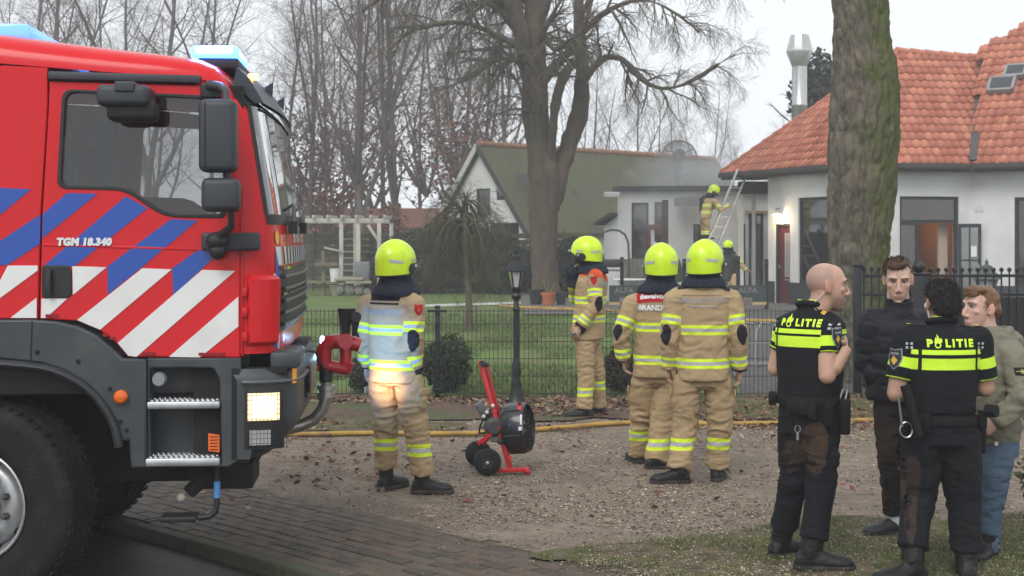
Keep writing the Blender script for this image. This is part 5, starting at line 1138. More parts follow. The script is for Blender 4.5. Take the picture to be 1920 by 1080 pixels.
for k in range(12):
    u = bu(460)+(bu(530)-bu(460))*k/11; gd.tube([S(u, bz(838), .04, BPL), S(u, bz(730), .04, BPL)], .0013, 4)
for k in range(13):
    z = bz(838)+(bz(730)-bz(838))*k/12; gd.tube([S(bu(460)+(bu(530)-bu(460))*j/6, z, .04, BPL) for j in range(7)], .0013, 4)
gd.build('light_guard', blk, truck, smooth=0)
patch('indicator', u_at(545,1.05,BPL)-.004, u_at(545,1.05,BPL)+.012, bz(722), bz(692), M('amber', (.75,.28,.01), .25, coat=.5, emit=(1,.4,.02), es=.15), off=.02, nu=3, nv=3, pl=BPL)
mb = MB(); mb.tube([S(u, bz(716), .012, BPL) for u in np.linspace(bu(455), .3, 20)], .012, 6); mb.build('bumper_rail', M('bumper_shoulder', (.075,.085,.092), .35), truck)
# stripes on the flank (flat print)
BL = [[(-300,352),(0,352),(58,355),(0,403),(-130,510),(-300,510)],[(0,452),(76,402),(75,457),(13,497),(-60,497)],[(80,402),(126,362),(183,363),(79,447)],[(236,368),(277,390),(140,499),(84,497)],
      [(320,411),(371,413),(267,500),(202,552),(202,499)],[(323,503),(378,464),(408,470),(401,483),(325,553)]]
WH = [[(-300,498),(-50,498),(-120,560),(-300,560)],[(0,527),(15,498),(71,498),(71,507),(0,559),(-60,597),(-100,597)],[(20,596),(69,558),(69,596)],[(136,499),(200,501),(137,553)],[(78,560),(127,559),(87,596),(77,596)],[(267,503),(322,505),(188,618),(145,600)],[(379,506),(441,508),(256,669),(241,667),(221,643)],[(447,556),(447,612),(375,670),(317,669)]]
for L, m, y in ((BL, fblue, -.0035), (WH, fwhite, -.0045)):
    for pl_ in L:
        q = TP(pl_); mb = MB(); mb.prism(q, lambda a, b: (a, y, b), lambda a, b: (a, .0, b)); mb.build('flank_stripe', m, truck, smooth=0)
me = text_mesh('TGM 18.340', .052, ext=.003, offset=.0035, shear=.12, space=1.08)
tx, tz = TL(158, 454); map_mesh(me, lambda v: Vector((tx+v.x*.98, -.008-v.z, tz+v.y))); link('type_lettering', me, M('badge_silver', (.75,.75,.74), .3, metal=.5), truck)
mb = MB()
for a, b in ((150,460),): mb.beam(T3(80,459,-.002), T3(450,470,-.002), .006, .012)
mb.build('door_crease', red, truck, bevel=.003)
mb = MB(); mb.beam(T3(455,352,-.002), T3(455,668,-.002), .012, .02, up=(0,1,0))
for py in (548, 586, 632): mb.box(T3(459,py,-.012), (.03,.03,.05))
mb.build('hinge', M('truck_red_hinge', (.5,.01,.014), .3), truck, bevel=.005)
vt = M('vent_dark_red', (.25,.006,.008), .5)
for cx_, cy_, k in ((285,663,2),(402,664,4),(103,592,2),(210,628,2)):
    mb = MB()
    for j in range(k): mb.box(T3(cx_+j*13-6*k, cy_+(6*j if cx_ == 210 else 0), -.004), (.03,.008,.016))
    mb.build('vent', vt, truck)
# door handle
hx, hz = TL(106, 528)
panel('door_handle_recess', round_poly(TP([(79,497),(130,498),(135,508),(135,552),(128,559),(79,559)]), .02), -.012, .03, blk, truck, bevel=.006)
mb = MB(); mb.tube([T3(92,505,-.03), T3(90,528,-.04), T3(92,552,-.03)], .016, 8); mb.build('door_handle', M('handle_black', (.03,.03,.032), .3), truck)
# fender
FO = [(-560,599),(66,599),(108,602),(148,611),(184,629),(212,653),(231,671),(276,673),(276,876),(247,876),(243,824),(223,828),(215,792),(195,754),(165,720),(125,695),(80,680),(0,672),(-40,671),(-80,672),(-160,680),(-205,695),(-245,720),(-275,754),(-295,792),(-303,828),(-560,828)]
panel('fender', TP(FO), -.03, .07, grey, truck, bevel=.012)
arch = [(223,828),(215,792),(195,754),(165,720),(125,695),(80,680),(0,672),(-40,671),(-80,672),(-160,680),(-205,695),(-245,720),(-275,754),(-295,792),(-303,828)]
mb = MB(); mb.tube([T3(a,b+10,-.04) for a, b in smooth_poly(arch, 3, False)], .034, 8, sq=.7); mb.build('fender_lip', M('fender_lip_rubber', (.028,.03,.032), .5, bump=.2), truck, smooth=60)
mb = MB(); aa = TP(smooth_poly(arch, 3, False)); m_ = len(aa)
mb.add([(x, 0, z) for x, z in aa]+[(x, .75, z) for x, z in aa], [(i, i+1, m_+i+1, m_+i) for i in range(m_-1)]); mb.add([(x, .74, z) for x, z in aa], [tuple(range(m_))])
mb.build('wheel_arch_liner', drk, truck, smooth=60)
mb = MB(); mb.beam(T3(60,602,-.034), T3(57,676,-.034), .004, .004); mb.build('fender_seam', drk, truck)
mb = MB(); mb.lathe([(.0,.0),(.038,0),(.036,.02),(.025,.032),(.0,.036)], T3(227,744,-.035), (0,-1,0), 16); mb.build('side_reflector', M('orange_reflector', (.75,.13,.01), .2, coat=.6), truck)
mb = MB()
for q in ((69,660),(146,677),(206,729),(237,806),(225,790)): mb.lathe([(.0,0),(.012,0),(.010,.008),(0,.01)], T3(*q,-.034), (0,-1,0), 8)
mb.build('fender_screw', drk, truck)
# step box
panel('step_box_back', TP([(268,660),(460,660),(460,878),(268,878)]), .17, .05, grey, truck)
panel('step_box_frame', TP([(276,671),(452,671),(452,860),(430,876),(276,876)]), -.005, .17, grey, truck, holes=[round_poly(TP([(282,690),(400,690),(412,712),(416,870),(282,870)]), .02)], bevel=.01)
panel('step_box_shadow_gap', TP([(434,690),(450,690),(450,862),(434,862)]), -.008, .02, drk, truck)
for (xa, ya, xb, yb) in ((275,752,412,768),(272,858,412,876)):
    A, B = T3(xa, yb, -.03), T3(xb, ya, -.03); mb = MB(); mb.box(((A.x+B.x)/2, .07, (A.z+B.z)/2), (B.x-A.x, .2, (B.z-A.z)))
    st = mb.build('step', alu, truck, bevel=.01)
    mb = MB()
    for i in range(13):
        for j in range(4):
            mb.lathe([(.009,0),(.007,.006),(.004,.008)], (A.x+.03+i*(B.x-A.x-.06)/12+(.012 if j % 2 else -.006), -.01+j*.045, B.z), (0,0,1), 6)
    mb.build('step_tread', M('tread_bright', (.8,.8,.8), .3, metal=.8, var=0), st)
mb = MB(); mb.lathe([(.0,.03),(.032,.03),(.034,0),(.04,0)], T3(299,711,.0), (0,-1,0), 16); mb.build('filler_cap', M('cap_grey', (.22,.24,.26), .35), truck)
panel('warning_plate', TP([(391,812),(412,815),(412,848),(391,845)]), -.012, .006, M('label_orange', (.75,.13,.02), .5), truck, bevel=.001)
mb = MB()
for k in range(5): mb.box(T3(401,819+k*6,-.0135), (.042,.001,.004))
mb.build('warning_print', drk, truck)
mb = MB(); mb.box((.1, 1.2, .75), (2.0, 1.2, .5)); mb.box((-1.6, 1.2, .85), (2.2, 1.9, .6)); mb.box((1.05, 1.2, .78), (.5, 1.7, .35)); mb.cyl((-.1,.2,.5), (-.1,2.2,.5), .12); mb.build('chassis', drk, truck, bevel=.02)
# interior
mb = MB(); mb.box((-.5, 1.2, 1.5), (3.4, 2.26, .9)); mb.box((1.15, 1.2, 1.7), (.35, 2.2, .5)); mb.build('cab_interior', M('interior_dark', (.03,.031,.033), .7), truck, bevel=.05)
for y in (.55, 1.85):
    for x in (.18,):
        mb = MB(); mb.box((x, y, 2.15), (.14, .5, .62)); mb.box((x+.01, y, 2.56), (.1, .26, .2)); mb.build('seat', M('seat_grey', (.035,.037,.04), .85), truck, bevel=.04)
mb = MB(); mb.box((-1.1, 1.2, 2.25), (.1, 2.26, 1.2)); mb.build('bulkhead', M('interior_dark'), truck)
mb = MB(); mb.tube([Vector((.87+.04*math.sin(a), 1.8+.2*math.cos(a), 2.02+.2*math.sin(a))) for a in np.linspace(0, 2*math.pi, 25)], .014, 6); mb.build('steering_wheel', blk, truck)
mb = MB(); mb.box((-2.2, 1.2, 2.0), (.04, 2.36, 1.75)); mb.build('rear_wall', red, truck)
# wheels
def wheel(cx, cyy, cz, ang, side, rad=.545, wd=.32):
    c = Vector((cx, cyy, cz)); ax = Matrix.Rotation(ang, 3, 'Z') @ Vector((0, side, 0))
    h = wd/2; r = rad
    prof = [(.29,-h*.9),(.33,-h),(r*.86,-h*.98),(r*.965,-h*.85),(r,-h*.62)]
    for k in range(5):
        a = -h*.55+k*h*.235; prof += [(r,a),(r,a+.03),(r-.014,a+.033),(r-.014,a+.042),(r,a+.045)] if k < 4 else [(r,a+.02)]
    prof += [(r,h*.62),(r*.965,h*.85),(r*.9,h*.96),(r*.86,h*.985),(r*.84,h*.97),(r*.72,h*1.03),(.34,h*1.0),(.30,h*.92),(.285,h*.85)]
    mb = MB(); mb.lathe(prof, c, ax, 64, cap=False)
    w_ = mb.build('wheel', rub, truck, smooth=40)
    lug = MB(); u, v, d = basis(ax)
    for k in range(56):
        a = 2*math.pi*k/56; e = u*math.cos(a)+v*math.sin(a); t = u*-math.sin(a)+v*math.cos(a)
        for s in (-1, 1):
            q = c+e*(r+.001)+d*(s*h*.72); lug.box(q, (.026,.045,.012), M4=Matrix((t, d, e)).transposed())
    lug.build('tyre_tread', rub, w_, smooth=0)['kind'] = 'stuff'
    mb = MB(); mb.lathe([(.283,h*.80),(.293,h*.97),(.286,h*1.0),(.276,h*.97),(.268,h*.72),(.255,h*.5),(.235,h*.42),(.225,h*.60),(.20,h*.72),(.165,h*.74),(.15,h*.70),(.115,h*.70)], c, ax, 48, cap=False)
    rim = mb.build('rim', stl, w_, smooth=40)
    for k in range(10):
        a = 2*math.pi*(k+.5)/10; e = u*math.cos(a)+v*math.sin(a); mb = MB()
        mb.lathe([(.0,0),(.020,0),(.020,.028),(.013,.04),(0,.042)], c+e*.168+d*h*.72, d, 6); mb.build('wheel_bolt', M('bolt_dark', (.12,.115,.11), .45, metal=.6), w_, smooth=30)
        a = 2*math.pi*k/10; e = u*math.cos(a)+v*math.sin(a); t = u*-math.sin(a)+v*math.cos(a); mb = MB()
        mb.ell(c+e*.243+d*(h*.47), (.026,.018,.012), 10, 6, Matrix((t, e, d)).transposed()); mb.build('rim_hole', drk, w_, smooth=180)
    mb = MB(); mb.lathe([(.118,h*.6),(.118,h*.95),(.10,h*1.08),(.06,h*1.12),(.0,h*1.13)], c, ax, 24); mb.build('hub', M('hub_dark', (.03,.03,.032), .4, metal=.3), w_, smooth=40)
    mb = MB(); mb.lathe([(.0,h*.55),(.29,h*.4)], c, ax, 24); mb.build('brake_backing', drk, w_)
    return w_
wcx, wcz = TL(-22, 945, .1)
wheel(wcx, .20, wcz, R(-19), -1); wheel(wcx, 2.2, wcz, R(-19), 1)
# mirrors
def mbox(name, px0, py0, px1, py1, y0, y1, m, bev=.035, seg=4):
    a, b = T3(px0, py1, y0), T3(px1, py0, y0); mb = MB(); mb.box(((a.x+b.x)/2, (y0+y1)/2, (a.z+b.z)/2), (b.x-a.x, abs(y1-y0), b.z-a.z)); return mb.build(name, m, truck, bevel=bev, seg=seg)
mbox('main_mirror', 371, 185, 442, 322, -.30, -.14, mir); mbox('wide_angle_mirror', 376, 333, 448, 397, -.30, -.14, mir)
mb = MB(); mb.beam(T3(384,190,-.302), T3(384,317,-.302), .004, .004); mb.build('mirror_seam', drk, truck)
mbox('kerb_mirror', 179, 158, 278, 197, -.30, -.05, mir, .03); mbox('kerb_mirror_bowl', 198, 186, 291, 226, -.24, -.06, blk, .035)
mbox('kerb_mirror_bracket', 214, 152, 252, 172, -.31, .0, mir, .01)
mb = MB(); mb.tube([T3(393,160,-.02), T3(415,163,-.10), T3(424,172,-.18), T3(426,200,-.22), T3(428,340,-.22), T3(434,398,-.22), T3(434,424,-.20), T3(422,436,-.14), T3(410,445,-.05)], [.03,.025,.02,.018,.018,.018,.02,.024,.03], 8); mb.build('mirror_arm', mir, truck, smooth=60)
mbox('mirror_bracket', 377, 436, 487, 470, -.07, -.002, mir, .015); mbox('mirror_bracket', 375, 156, 415, 183, -.03, .0, blk, .01)
mb = MB(); mb.ell(T3(407,452,-.09), (.06,.05,.05), 12, 8); mb.ell(T3(408,470,-.09), (.045,.04,.05), 12, 8); mb.build('camera_pod', blk, truck, smooth=180)
# light bars and visor
bl = M('blue_light_lit', (.1,.4,1), .2, emit=(.04,.15,1.), es=7, var=0); bl2 = M('blue_light_pale', (.15,.35,.9), .15, coat=.5, emit=(.10,.30,1.), es=.9, var=0); bl3 = M('blue_strobe_lit', (.1,.4,1), .2, emit=(.35,.65,1.), es=30, var=0)
a, b = T3(357, 108, .3), T3(447, 86, .3)
mb = MB(); mb.box(((a.x+b.x)/2, .55, (a.z+b.z)/2), (b.x-a.x, .55, b.z-a.z)); lb_ = mb.build('blue_light_bar', bl, truck, bevel=.025); mb = MB(); mb.box(((a.x+b.x)/2, .55, (a.z+b.z)/2+.004), ((b.x-a.x)*.80, .556, (b.z-a.z)*.55)); mb.box(((a.x+b.x)/2, .55, (a.z+b.z)/2), ((b.x-a.x)*1.012, .35, (b.z-a.z)*.5)); mb.build('flash_lamp', M('flash_white_blue', (.5,.7,1), .3, emit=(.42,.72,1.), es=22, var=0), lb_, bevel=.012)
mb = MB(); mb.box(((a.x+b.x)/2+.02, 1.2, a.z-.03), (b.x-a.x-.04, 1.8, .06)); mb.build('light_bar_base', blk, truck, bevel=.01)
a, b = T3(-90, 72, .35), T3(55, 44, .35)
mb = MB(); mb.box(((a.x+b.x)/2, 1.2, (a.z+b.z)/2), (b.x-a.x, 1.7, b.z-a.z)); mb.build('blue_light_bar', bl2, truck, bevel=.02)
mb = MB(); mb.box(((a.x+b.x)/2, 1.2, a.z-.04), (b.x-a.x-.1, 1.5, .09)); mb.build('light_bar_base', red, truck)
vz = M('visor_dark', (.03,.037,.05), .3, var=.1)
p0, p1, p2 = TL(447,128,.2), TL(470,150,.2), TL(497,196,.2)
mb = MB()
def vis(a, b):
    y = .13+a*2.14; pr = [p0, p1, p2]; k = b*2; i = min(1, int(k)); f = k-i
    return Vector((pr[i][0]*(1-f)+pr[i+1][0]*f+.05*math.sin(math.pi*a), y, pr[i][1]*(1-f)+pr[i+1][1]*f))
mb.grid(vis, 16, 8); mb.grid(lambda a, b: vis(a, b)-Vector((.012,0,.012)), 16, 8); mb.build('sun_visor', vz, truck, smooth=60)
mb = MB(); mb.prism([p0, p1, p2, (p2[0]-.05, p2[1]+.0), (p0[0]-.02, p0[1]-.09)], lambda x, z: (x, .125, z), lambda x, z: (x, .14, z)); mb.build('visor_end', vz, truck)
for y in (.75, 1.65):
    mb = MB(); q = vis((y-.13)/2.14, .55); mb.prism([(0,0),(.045,-.06),(.05,.03)], lambda x, z: (q.x+x-.02, y, q.z+z+.03), lambda x, z: (q.x+x-.02, y+.03, q.z+z+.03)); mb.build('visor_bracket', blk, truck)
mb = MB(); q = vis(.06, .42); mb.box(q+Vector((.012,-.01,.012)), (.055,.05,.03)); mb.build('marker_light', M('marker_lit', (1,.5,.1), .3, emit=(1,.45,.10), es=5, var=0), truck, bevel=.006)
mb = MB()
for y in (.45, 1.35): mb.tube([Vector(S(.3, 1.97, .03)) if 0 else Vector((1.50, y, 1.97)), Vector((1.49, y+.25, 2.06)), Vector((1.45, y+.75, 2.10))], [.014,.012,.008], 6); mb.box((1.50, y, 1.95), (.05,.09,.07))
mb.build('wiper', blk, truck)
# front lamps and the roll bar
for px_, py_, yy, s_ in ((570,711,.75,.085),(551,741,.42,.085)):
    q = TW(px_, py_, TO.y+yy+.12); mb = MB(); mb.lathe([(.0,-.06),(s_*.55,-.055),(s_*.9,.0),(s_*.95,.035),(s_*.8,.04),(0,.04)], q, (1,0,0), 18); mb.build('spotlight', blk, truck, smooth=40)
q = TW(556, 665, TO.y+.45)
mb = MB(); mb.box(q, (.05,.06,.035)); mb.build('blue_strobe', bl3, truck, bevel=.008)
q2 = TW(604, 640, 8.75); mb = MB(); mb.box(q2, (.02,.05,.06)); mb.build('blue_strobe', bl3, truck, bevel=.006)
mb = MB(); mb.box(TW(540,668,TO.y+.42), (.16,.5,.09)); mb.build('strobe_bracket', grey, truck, bevel=.02)
mb = MB(); mb.tube([TW(560,668,7.95), TW(575,657,8.2), TW(592,660,8.4), TW(604,690,8.7)], .009, 6); mb.tube([TW(568,700,8.1), TW(574,745,8.2), TW(560,775,8.0)], .008, 6); mb.build('cable', blk, truck)
# water monitor on its steel pipe in front of the bumper
mon = MB(); mY = 8.75
steel = M('pipe_steel', (.42,.40,.38), .38, metal=.8, var=.15, dirt=(.2,.17,.13), dirt_s=10)
mon.tube([TW(500,812,8.55), TW(560,800,mY), TW(590,785,mY), TW(606,765,mY), TW(612,740,mY), TW(612,712,mY)], .036, 12)
mm = mon.build('monitor_pipe', steel, truck, smooth=60)
mon = MB(); mon.lathe([(.04,0),(.055,.0),(.055,.03),(.045,.03),(.045,.05),(.058,.05),(.058,.075),(.04,.08)], TW(612,745,mY), (0,0,1), 18); mon.build('pipe_coupling', steel, mm)
mon = MB(); mon.cyl(TW(611,716,mY), TW(611,690,mY), .04); mon.build('pipe_collar', blk, mm)
mred = M('monitor_red', (.42,.012,.02), .28, coat=.5, var=.1)
mon = MB(); mon.tube([TW(597,684,mY), TW(652,692,mY), TW(654,680,mY)], [.04,.04,.04], 12); mon.tube([TW(608,686,mY), TW(608,655,mY), TW(616,643,mY), TW(632,640,mY), TW(650,640,mY), TW(676,648,mY)], [.05,.05,.048,.046,.05,.043], 12)
mon.tube([TW(648,698,mY), TW(648,655,mY), TW(648,625,mY)], [.036,.04,.034], 12); mon.lathe([(.0,-.05),(.045,-.05),(.045,.04),(.0,.045)], TW(648,640,mY-.02), (0,1,0), 14)
mt = mon.build('water_monitor', mred, truck, smooth=50)
mon = MB(); mon.tube([TW(647,626,mY), TW(647,612,mY), TW(650,590,mY), TW(650,578,mY)], [.032,.034,.052,.056], 14); mon.build('monitor_nozzle', blk, mt, smooth=40)
mon = MB(); mon.tube([TW(664,630,mY-.05), TW(666,612,mY-.05), TW(668,596,mY-.05)], [.014,.02,.026], 8); mon.lathe([(0,-.02),(.032,-.02),(.032,.02),(0,.02)], TW(668,594,mY-.06), (0,1,0), 12); mon.build('monitor_lever', blk, mt, smooth=40)
# hanging foot step and jack under the cab corner
mb = MB(); mb.tube([T3(407,868,.1), T3(407,945,.1), T3(404,960,.1), T3(392,969,.1), T3(372,971,.1)], .016, 8); lowstep = mb.build('low_step', blk, truck, smooth=60)
mb = MB(); mb.box(T3(337,970,.12), (.19,.14,.03)); mb.build('low_step_plate', blk, lowstep, bevel=.008)
mb = MB(); mb.cyl(T3(407,902,.1), T3(407,933,.1), .0175); mb.build('blue_tape', M('tape_blue', (.08,.25,.55), .5), lowstep)
mb = MB(); mb.beam(T3(400,880,.25), T3(352,925,.2), .07, .07); mb.box(T3(385,878,.25), (.16,.1,.1)); mb.box(T3(430,882,.4), (.3,.4,.14)); mb.build('tow_jack', drk, truck, bevel=.015)
mb = MB(); mb.ell(T3(340,933,.18), (.026,.026,.026)); mb.build('tow_knob', M('knob_beige', (.5,.42,.36), .6), truck, smooth=180)
# light thrown forward by the lit strobes and headlights
def lampobj(name, kind, loc, energy, col, tgt=None, size=.06, ang=40):
    d = bpy.data.lights.new(name, kind); o = bpy.data.objects.new(name, d); COL.objects.link(o); o.location = loc; d.energy = energy; d.color = col
    if kind == 'SPOT': d.spot_size = R(ang); d.spot_blend = 1.0
    d.shadow_soft_size = size
    if tgt is not None: o.rotation_euler = (Vector(tgt)-Vector(loc)).to_track_quat('-Z', 'Y').to_euler()
    return o
TM = Matrix.Translation(TO) @ Matrix.Rotation(TH, 4, 'Z')
# ------------------------------------------------------------------ people
def unit(x, y, z=0.): return Vector((x, y, z)).normalized()
def remesh(mb, vox, sm=6, fac=.5):
    me = mb.mesh('tmp', fix=True); o = bpy.data.objects.new('tmp', me); COL.objects.link(o)
    m = o.modifiers.new('r', 'REMESH'); m.mode = 'VOXEL'; m.voxel_size = vox
    if sm: s = o.modifiers.new('s', 'SMOOTH'); s.factor = fac; s.iterations = sm
    r = eval_mesh(o); bpy.data.objects.remove(o); bpy.data.meshes.remove(me); return r
def getco(me): c = np.empty(len(me.vertices)*3, np.float32); me.vertices.foreach_get('co', c); return c.reshape(-1, 3).astype(np.float64)
def setco(me, c): me.vertices.foreach_set('co', np.asarray(c, np.float32).ravel()); me.update()
def getno(me): c = np.empty(len(me.vertices)*3, np.float32); me.vertices.foreach_get('normal', c); return c.reshape(-1, 3).astype(np.float64)
def fattr(me, name, vals): a = me.attributes.new(name, 'FLOAT', 'POINT'); a.data.foreach_set('value', np.asarray(vals, np.float32))
def cattr(me, name, rgb): a = me.attributes.new(name, 'FLOAT_COLOR', 'POINT'); a.data.foreach_set('color', np.concatenate([rgb, np.ones((len(rgb), 1))], 1).astype(np.float32).ravel())
def segdist(c, a, b):
    a, b = np.array(a), np.array(b); d = b-a; t = np.clip(((c-a)@d)/(d@d), 0, 1); return np.linalg.norm(c-a-t[:,None]*d, axis=1), t*np.linalg.norm(d)
def chain(c, pts):          # distance to, and arc length along, a joint chain
    best = np.full(len(c), 1e9); arc = np.zeros(len(c)); s = 0
    for a, b in zip(pts, pts[1:]):
        d, t = segdist(c, a, b); k = d < best; best[k] = d[k]; arc[k] = s+t[k]; s += (Vector(b)-Vector(a)).length
    return best, arc
def folds(me, spots, amp=.012, base=.005, sc=(9,9,17), seed=0):     # cloth creases, stronger round the joints given
    c = getco(me); n = getno(me); q = c*np.array(sc)+seed*7.7; w = fbm(q*.5, 2, seed+5); q = q+w[:,None]*2.5
    r = 1-np.abs(fbm(q, 3, seed)*2.2-1.0)*1.6; r2 = fbm(c*np.array([5,5,4])+seed*3.1, 2, seed+9)-.5
    a = np.full(len(c), base)
    for p, rad, k in spots: a = a+amp*k*np.exp(-(np.linalg.norm(c-np.array(p), axis=1)/rad)**2)
    setco(me, c+n*((r-.55)*a+r2*base*2.2)[:,None])
def ringpts(c, r, f, rx, ry, n=24, e=2.4):
    out = []
    for k in range(n):
        a = 2*math.pi*k/n; ca, sa_ = math.cos(a), math.sin(a); out.append(Vector(c)+r*rx*math.copysign(abs(ca)**(2/e), ca)+f*ry*math.copysign(abs(sa_)**(2/e), sa_))
    return out
def torso(mb, rings, r, f, n=28): mb.rings([ringpts(c, r, f, rx, ry, n) for c, rx, ry in rings])
def limb(mb, pts, rad, n=16, caps=True):
    mb.tube(pts, rad, n)
    if caps:
        for p, q in zip(pts[:-1], rad[:-1]): mb.ell(p, (q*.98,)*3, 14, 8)
class Fig:
    def __init__(s, Y0, px0, name, label, group=None):
        s.Y0 = Y0; s.X0 = (px0-960)/F*Y0; s.t = thing('person', label, 'person', (s.X0, Y0, 0), 0, group)
    def j(s, px, py, dy=0.): w = P(px, py, s.Y0+dy); return Vector((w.x-s.X0, dy, w.z))
    def jz(s, py, dy=0.): return CH-(py-440)/F*(s.Y0+dy)
SKIN = {}
def skin_mat(key, rough=.5):
    if key in SKIN: return SKIN[key]
    m = bpy.data.materials.new('skin_'+key); m.use_nodes = True; n, l = nodes_of(m); b = n['Principled BSDF']; b.inputs['Roughness'].default_value = rough; b.inputs['Specular IOR Level'].default_value = .35
    at = n.new('ShaderNodeAttribute'); at.attribute_name = 'tint'; l.new(at.outputs['Color'], b.inputs['Base Color'])
    b.inputs['Subsurface Weight'].default_value = .15; b.inputs['Subsurface Radius'].default_value = (.012,.005,.003); b.inputs['Subsurface Scale'].default_value = 1.0
    tc = n.new('ShaderNodeTexCoord'); nb = n.new('ShaderNodeTexNoise'); nb.inputs['Scale'].default_value = 220; l.new(tc.outputs['Object'], nb.inputs[0]); bp = n.new('ShaderNodeBump'); bp.inputs['Strength'].default_value = .15; bp.inputs['Distance'].default_value = .004; l.new(nb.outputs['Fac'], bp.inputs['Height']); l.new(bp.outputs[0], b.inputs['Normal'])
    SKIN[key] = m; return m
def head_frame(fwd, tilt=0.):
    f = Vector(tuple(fwd)+(0.,) if len(fwd) == 2 else fwd).normalized(); u = Vector((0,0,1)); r = f.cross(u).normalized(); u = r.cross(f).normalized(); return r, f, u
def add_head(mb, c, fwd, sc=1.0, ears=True, neck=None, nose=1.0):
    r, f, u = head_frame(fwd); M3 = Matrix((r, f, u)).transposed()
    def L(x, y, z): return Vector(c)+(M3 @ Vector((x, y, z)))*sc
    mb.ell(L(0,-.012,.032), (.076*sc,.097*sc,.087*sc), 20, 14, M3); mb.ell(L(0,.02,.045), (.068*sc,.068*sc,.068*sc), 18, 12, M3)
    rs = []
    for z, rx, cyy, ry in ((.065,.060,.036,.050),(.03,.066,.034,.058),(0,.067,.030,.063),(-.03,.064,.030,.064),(-.055,.058,.032,.062),(-.08,.048,.036,.056),(-.10,.037,.046,.043),(-.115,.025,.056,.028),(-.122,.013,.060,.014)):
        rs.append(ringpts(L(0,cyy,z), r, f, rx*sc, ry*sc, 20, 2.2))
    mb.rings(rs)
    mb.tube([L(0,.088,.028), L(0,.100,.006), L(0,.112,-.018), L(0,.112*1.0+.006*nose,-.030)], [.0085*sc,.009*sc,.010*sc,.0105*sc], 10); mb.ell(L(0,.113,-.030), (.0115*sc,.0105*sc,.0098*sc), 10, 8, M3)
    for s in (-1, 1):
        mb.ell(L(s*.013,.104,-.036), (.0085*sc,.011*sc,.008*sc), 8, 6, M3)
        mb.tube([L(s*.014,.090,.036), L(s*.034,.086,.040), L(s*.054,.070,.034)], [.010*sc,.011*sc,.010*sc], 8)
        mb.ell(L(s*.046,.066,-.012), (.018*sc,.018*sc,.016*sc), 10, 8, M3)
        if ears: E = M3 @ Matrix.Rotation(s*.35, 3, 'Z'); mb.ell(L(s*.078,-.008,.0), (.010*sc,.021*sc,.033*sc), 10, 8, E); mb.ell(L(s*.077,.0,-.022), (.009*sc,.012*sc,.014*sc), 8, 6, E)
    mb.ell(L(0,.092,-.068), (.025*sc,.011*sc,.010*sc), 12, 8, M3); mb.ell(L(0,.090,-.080), (.020*sc,.010*sc,.009*sc), 12, 8, M3); mb.ell(L(0,.082,-.104), (.018*sc,.016*sc,.014*sc), 10, 8, M3)
    if neck is not None: mb.tube([L(0,-.018,-.01), L(0,-.02,-.08), Vector(neck)], [.062*sc,.061*sc,.074*sc], 18)
    return L, M3
def sculpt_head(me, c, fwd, sc, tone, stubble=None, scalp=None):
    r, f, u = head_frame(fwd); M3 = np.array(Matrix((r, f, u)).transposed()); co = getco(me); q = ((co-np.array(c))@M3)/sc
    def g(x, y, z, s): return np.exp(-(((q-np.array([x,y,z]))**2)/np.array(s)**2).sum(1))
    d = np.zeros(len(co))
    for s in (-1, 1): d -= .009*g(s*.031,.09,.016,(.017,.03,.011))
    d -= .004*g(0,.10,-.0735,(.022,.02,.003)); d -= .003*g(0,.1,-.052,(.006,.02,.01)); d -= .003*g(0,.09,-.092,(.02,.02,.006))
    hd = (np.abs(q) < .16).all(1); dv = (M3@np.array([0,1,0]))
    setco(me, co+dv[None]*(d*hd*sc)[:,None])
    col = np.tile(np.array(tone, float), (len(co), 1)); bl_n = fbm(co*26, 3, 3)-.47; fr_n = fbm(co*90, 2, 8)-.4; col *= (1+.30*bl_n+.16*fr_n)[:,None]*np.stack([1+.0*bl_n, 1-.22*bl_n, 1-.20*bl_n], 1)
    def mixc(w, cc): w = np.clip(w, 0, 1)[:,None]; return lambda C: C*(1-w)+np.array(cc)*w
    red = np.array(tone)*np.array([1.08,.74,.70])
    for s in (-1, 1): col = mixc(.28*g(s*.045,.08,-.022,(.024,.04,.024))*hd, red)(col); col = mixc(.7*g(s*.08,-.008,-.002,(.018,.03,.04))*hd, red)(col)
    col = mixc(.32*g(0,.118,-.03,(.016,.02,.014))*hd, red)(col)
    col = mixc(.8*g(0,.10,-.073,(.024,.03,.0095))*hd, np.array(tone)*np.array([.80,.48,.46]))(col)
    for s in (-1, 1): col = mixc(.5*g(s*.031,.09,.016,(.018,.03,.009))*hd, np.array(tone)*.62)(col)
    if stubble is not None: w = np.clip((-.035-q[:,2])/.03, 0, 1)*np.clip((q[:,1]-.005)/.03, 0, 1)*hd*(q[:,2] > -.14)*(1-g(0,.1,-.073,(.02,.04,.008))); col = mixc(.55*w, stubble)(col)
    if scalp is not None: w = np.clip((q[:,2]-.0-.55*np.clip(q[:,1]-.0, 0, 1)*1.0)/.03, 0, 1)*np.clip((.028-q[:,1])/.03, 0, 1)*np.clip((.105-q[:,2])/.03+.25, 0, 1)*hd; w = np.maximum(w, np.clip((-.03-q[:,1])/.02, 0, 1)*np.clip((q[:,2]+.055)/.02, 0, 1)*np.clip((.10-q[:,2])/.03+.2, 0, 1)*hd); col = mixc(.6*w, scalp)(col)
    cattr(me, 'tint', col)
eye_w = M('eye_white', (.46,.42,.40), .25, var=0, coat=.4); eye_d = M('eye_iris', (.05,.055,.06), .15, var=0, coat=.8)
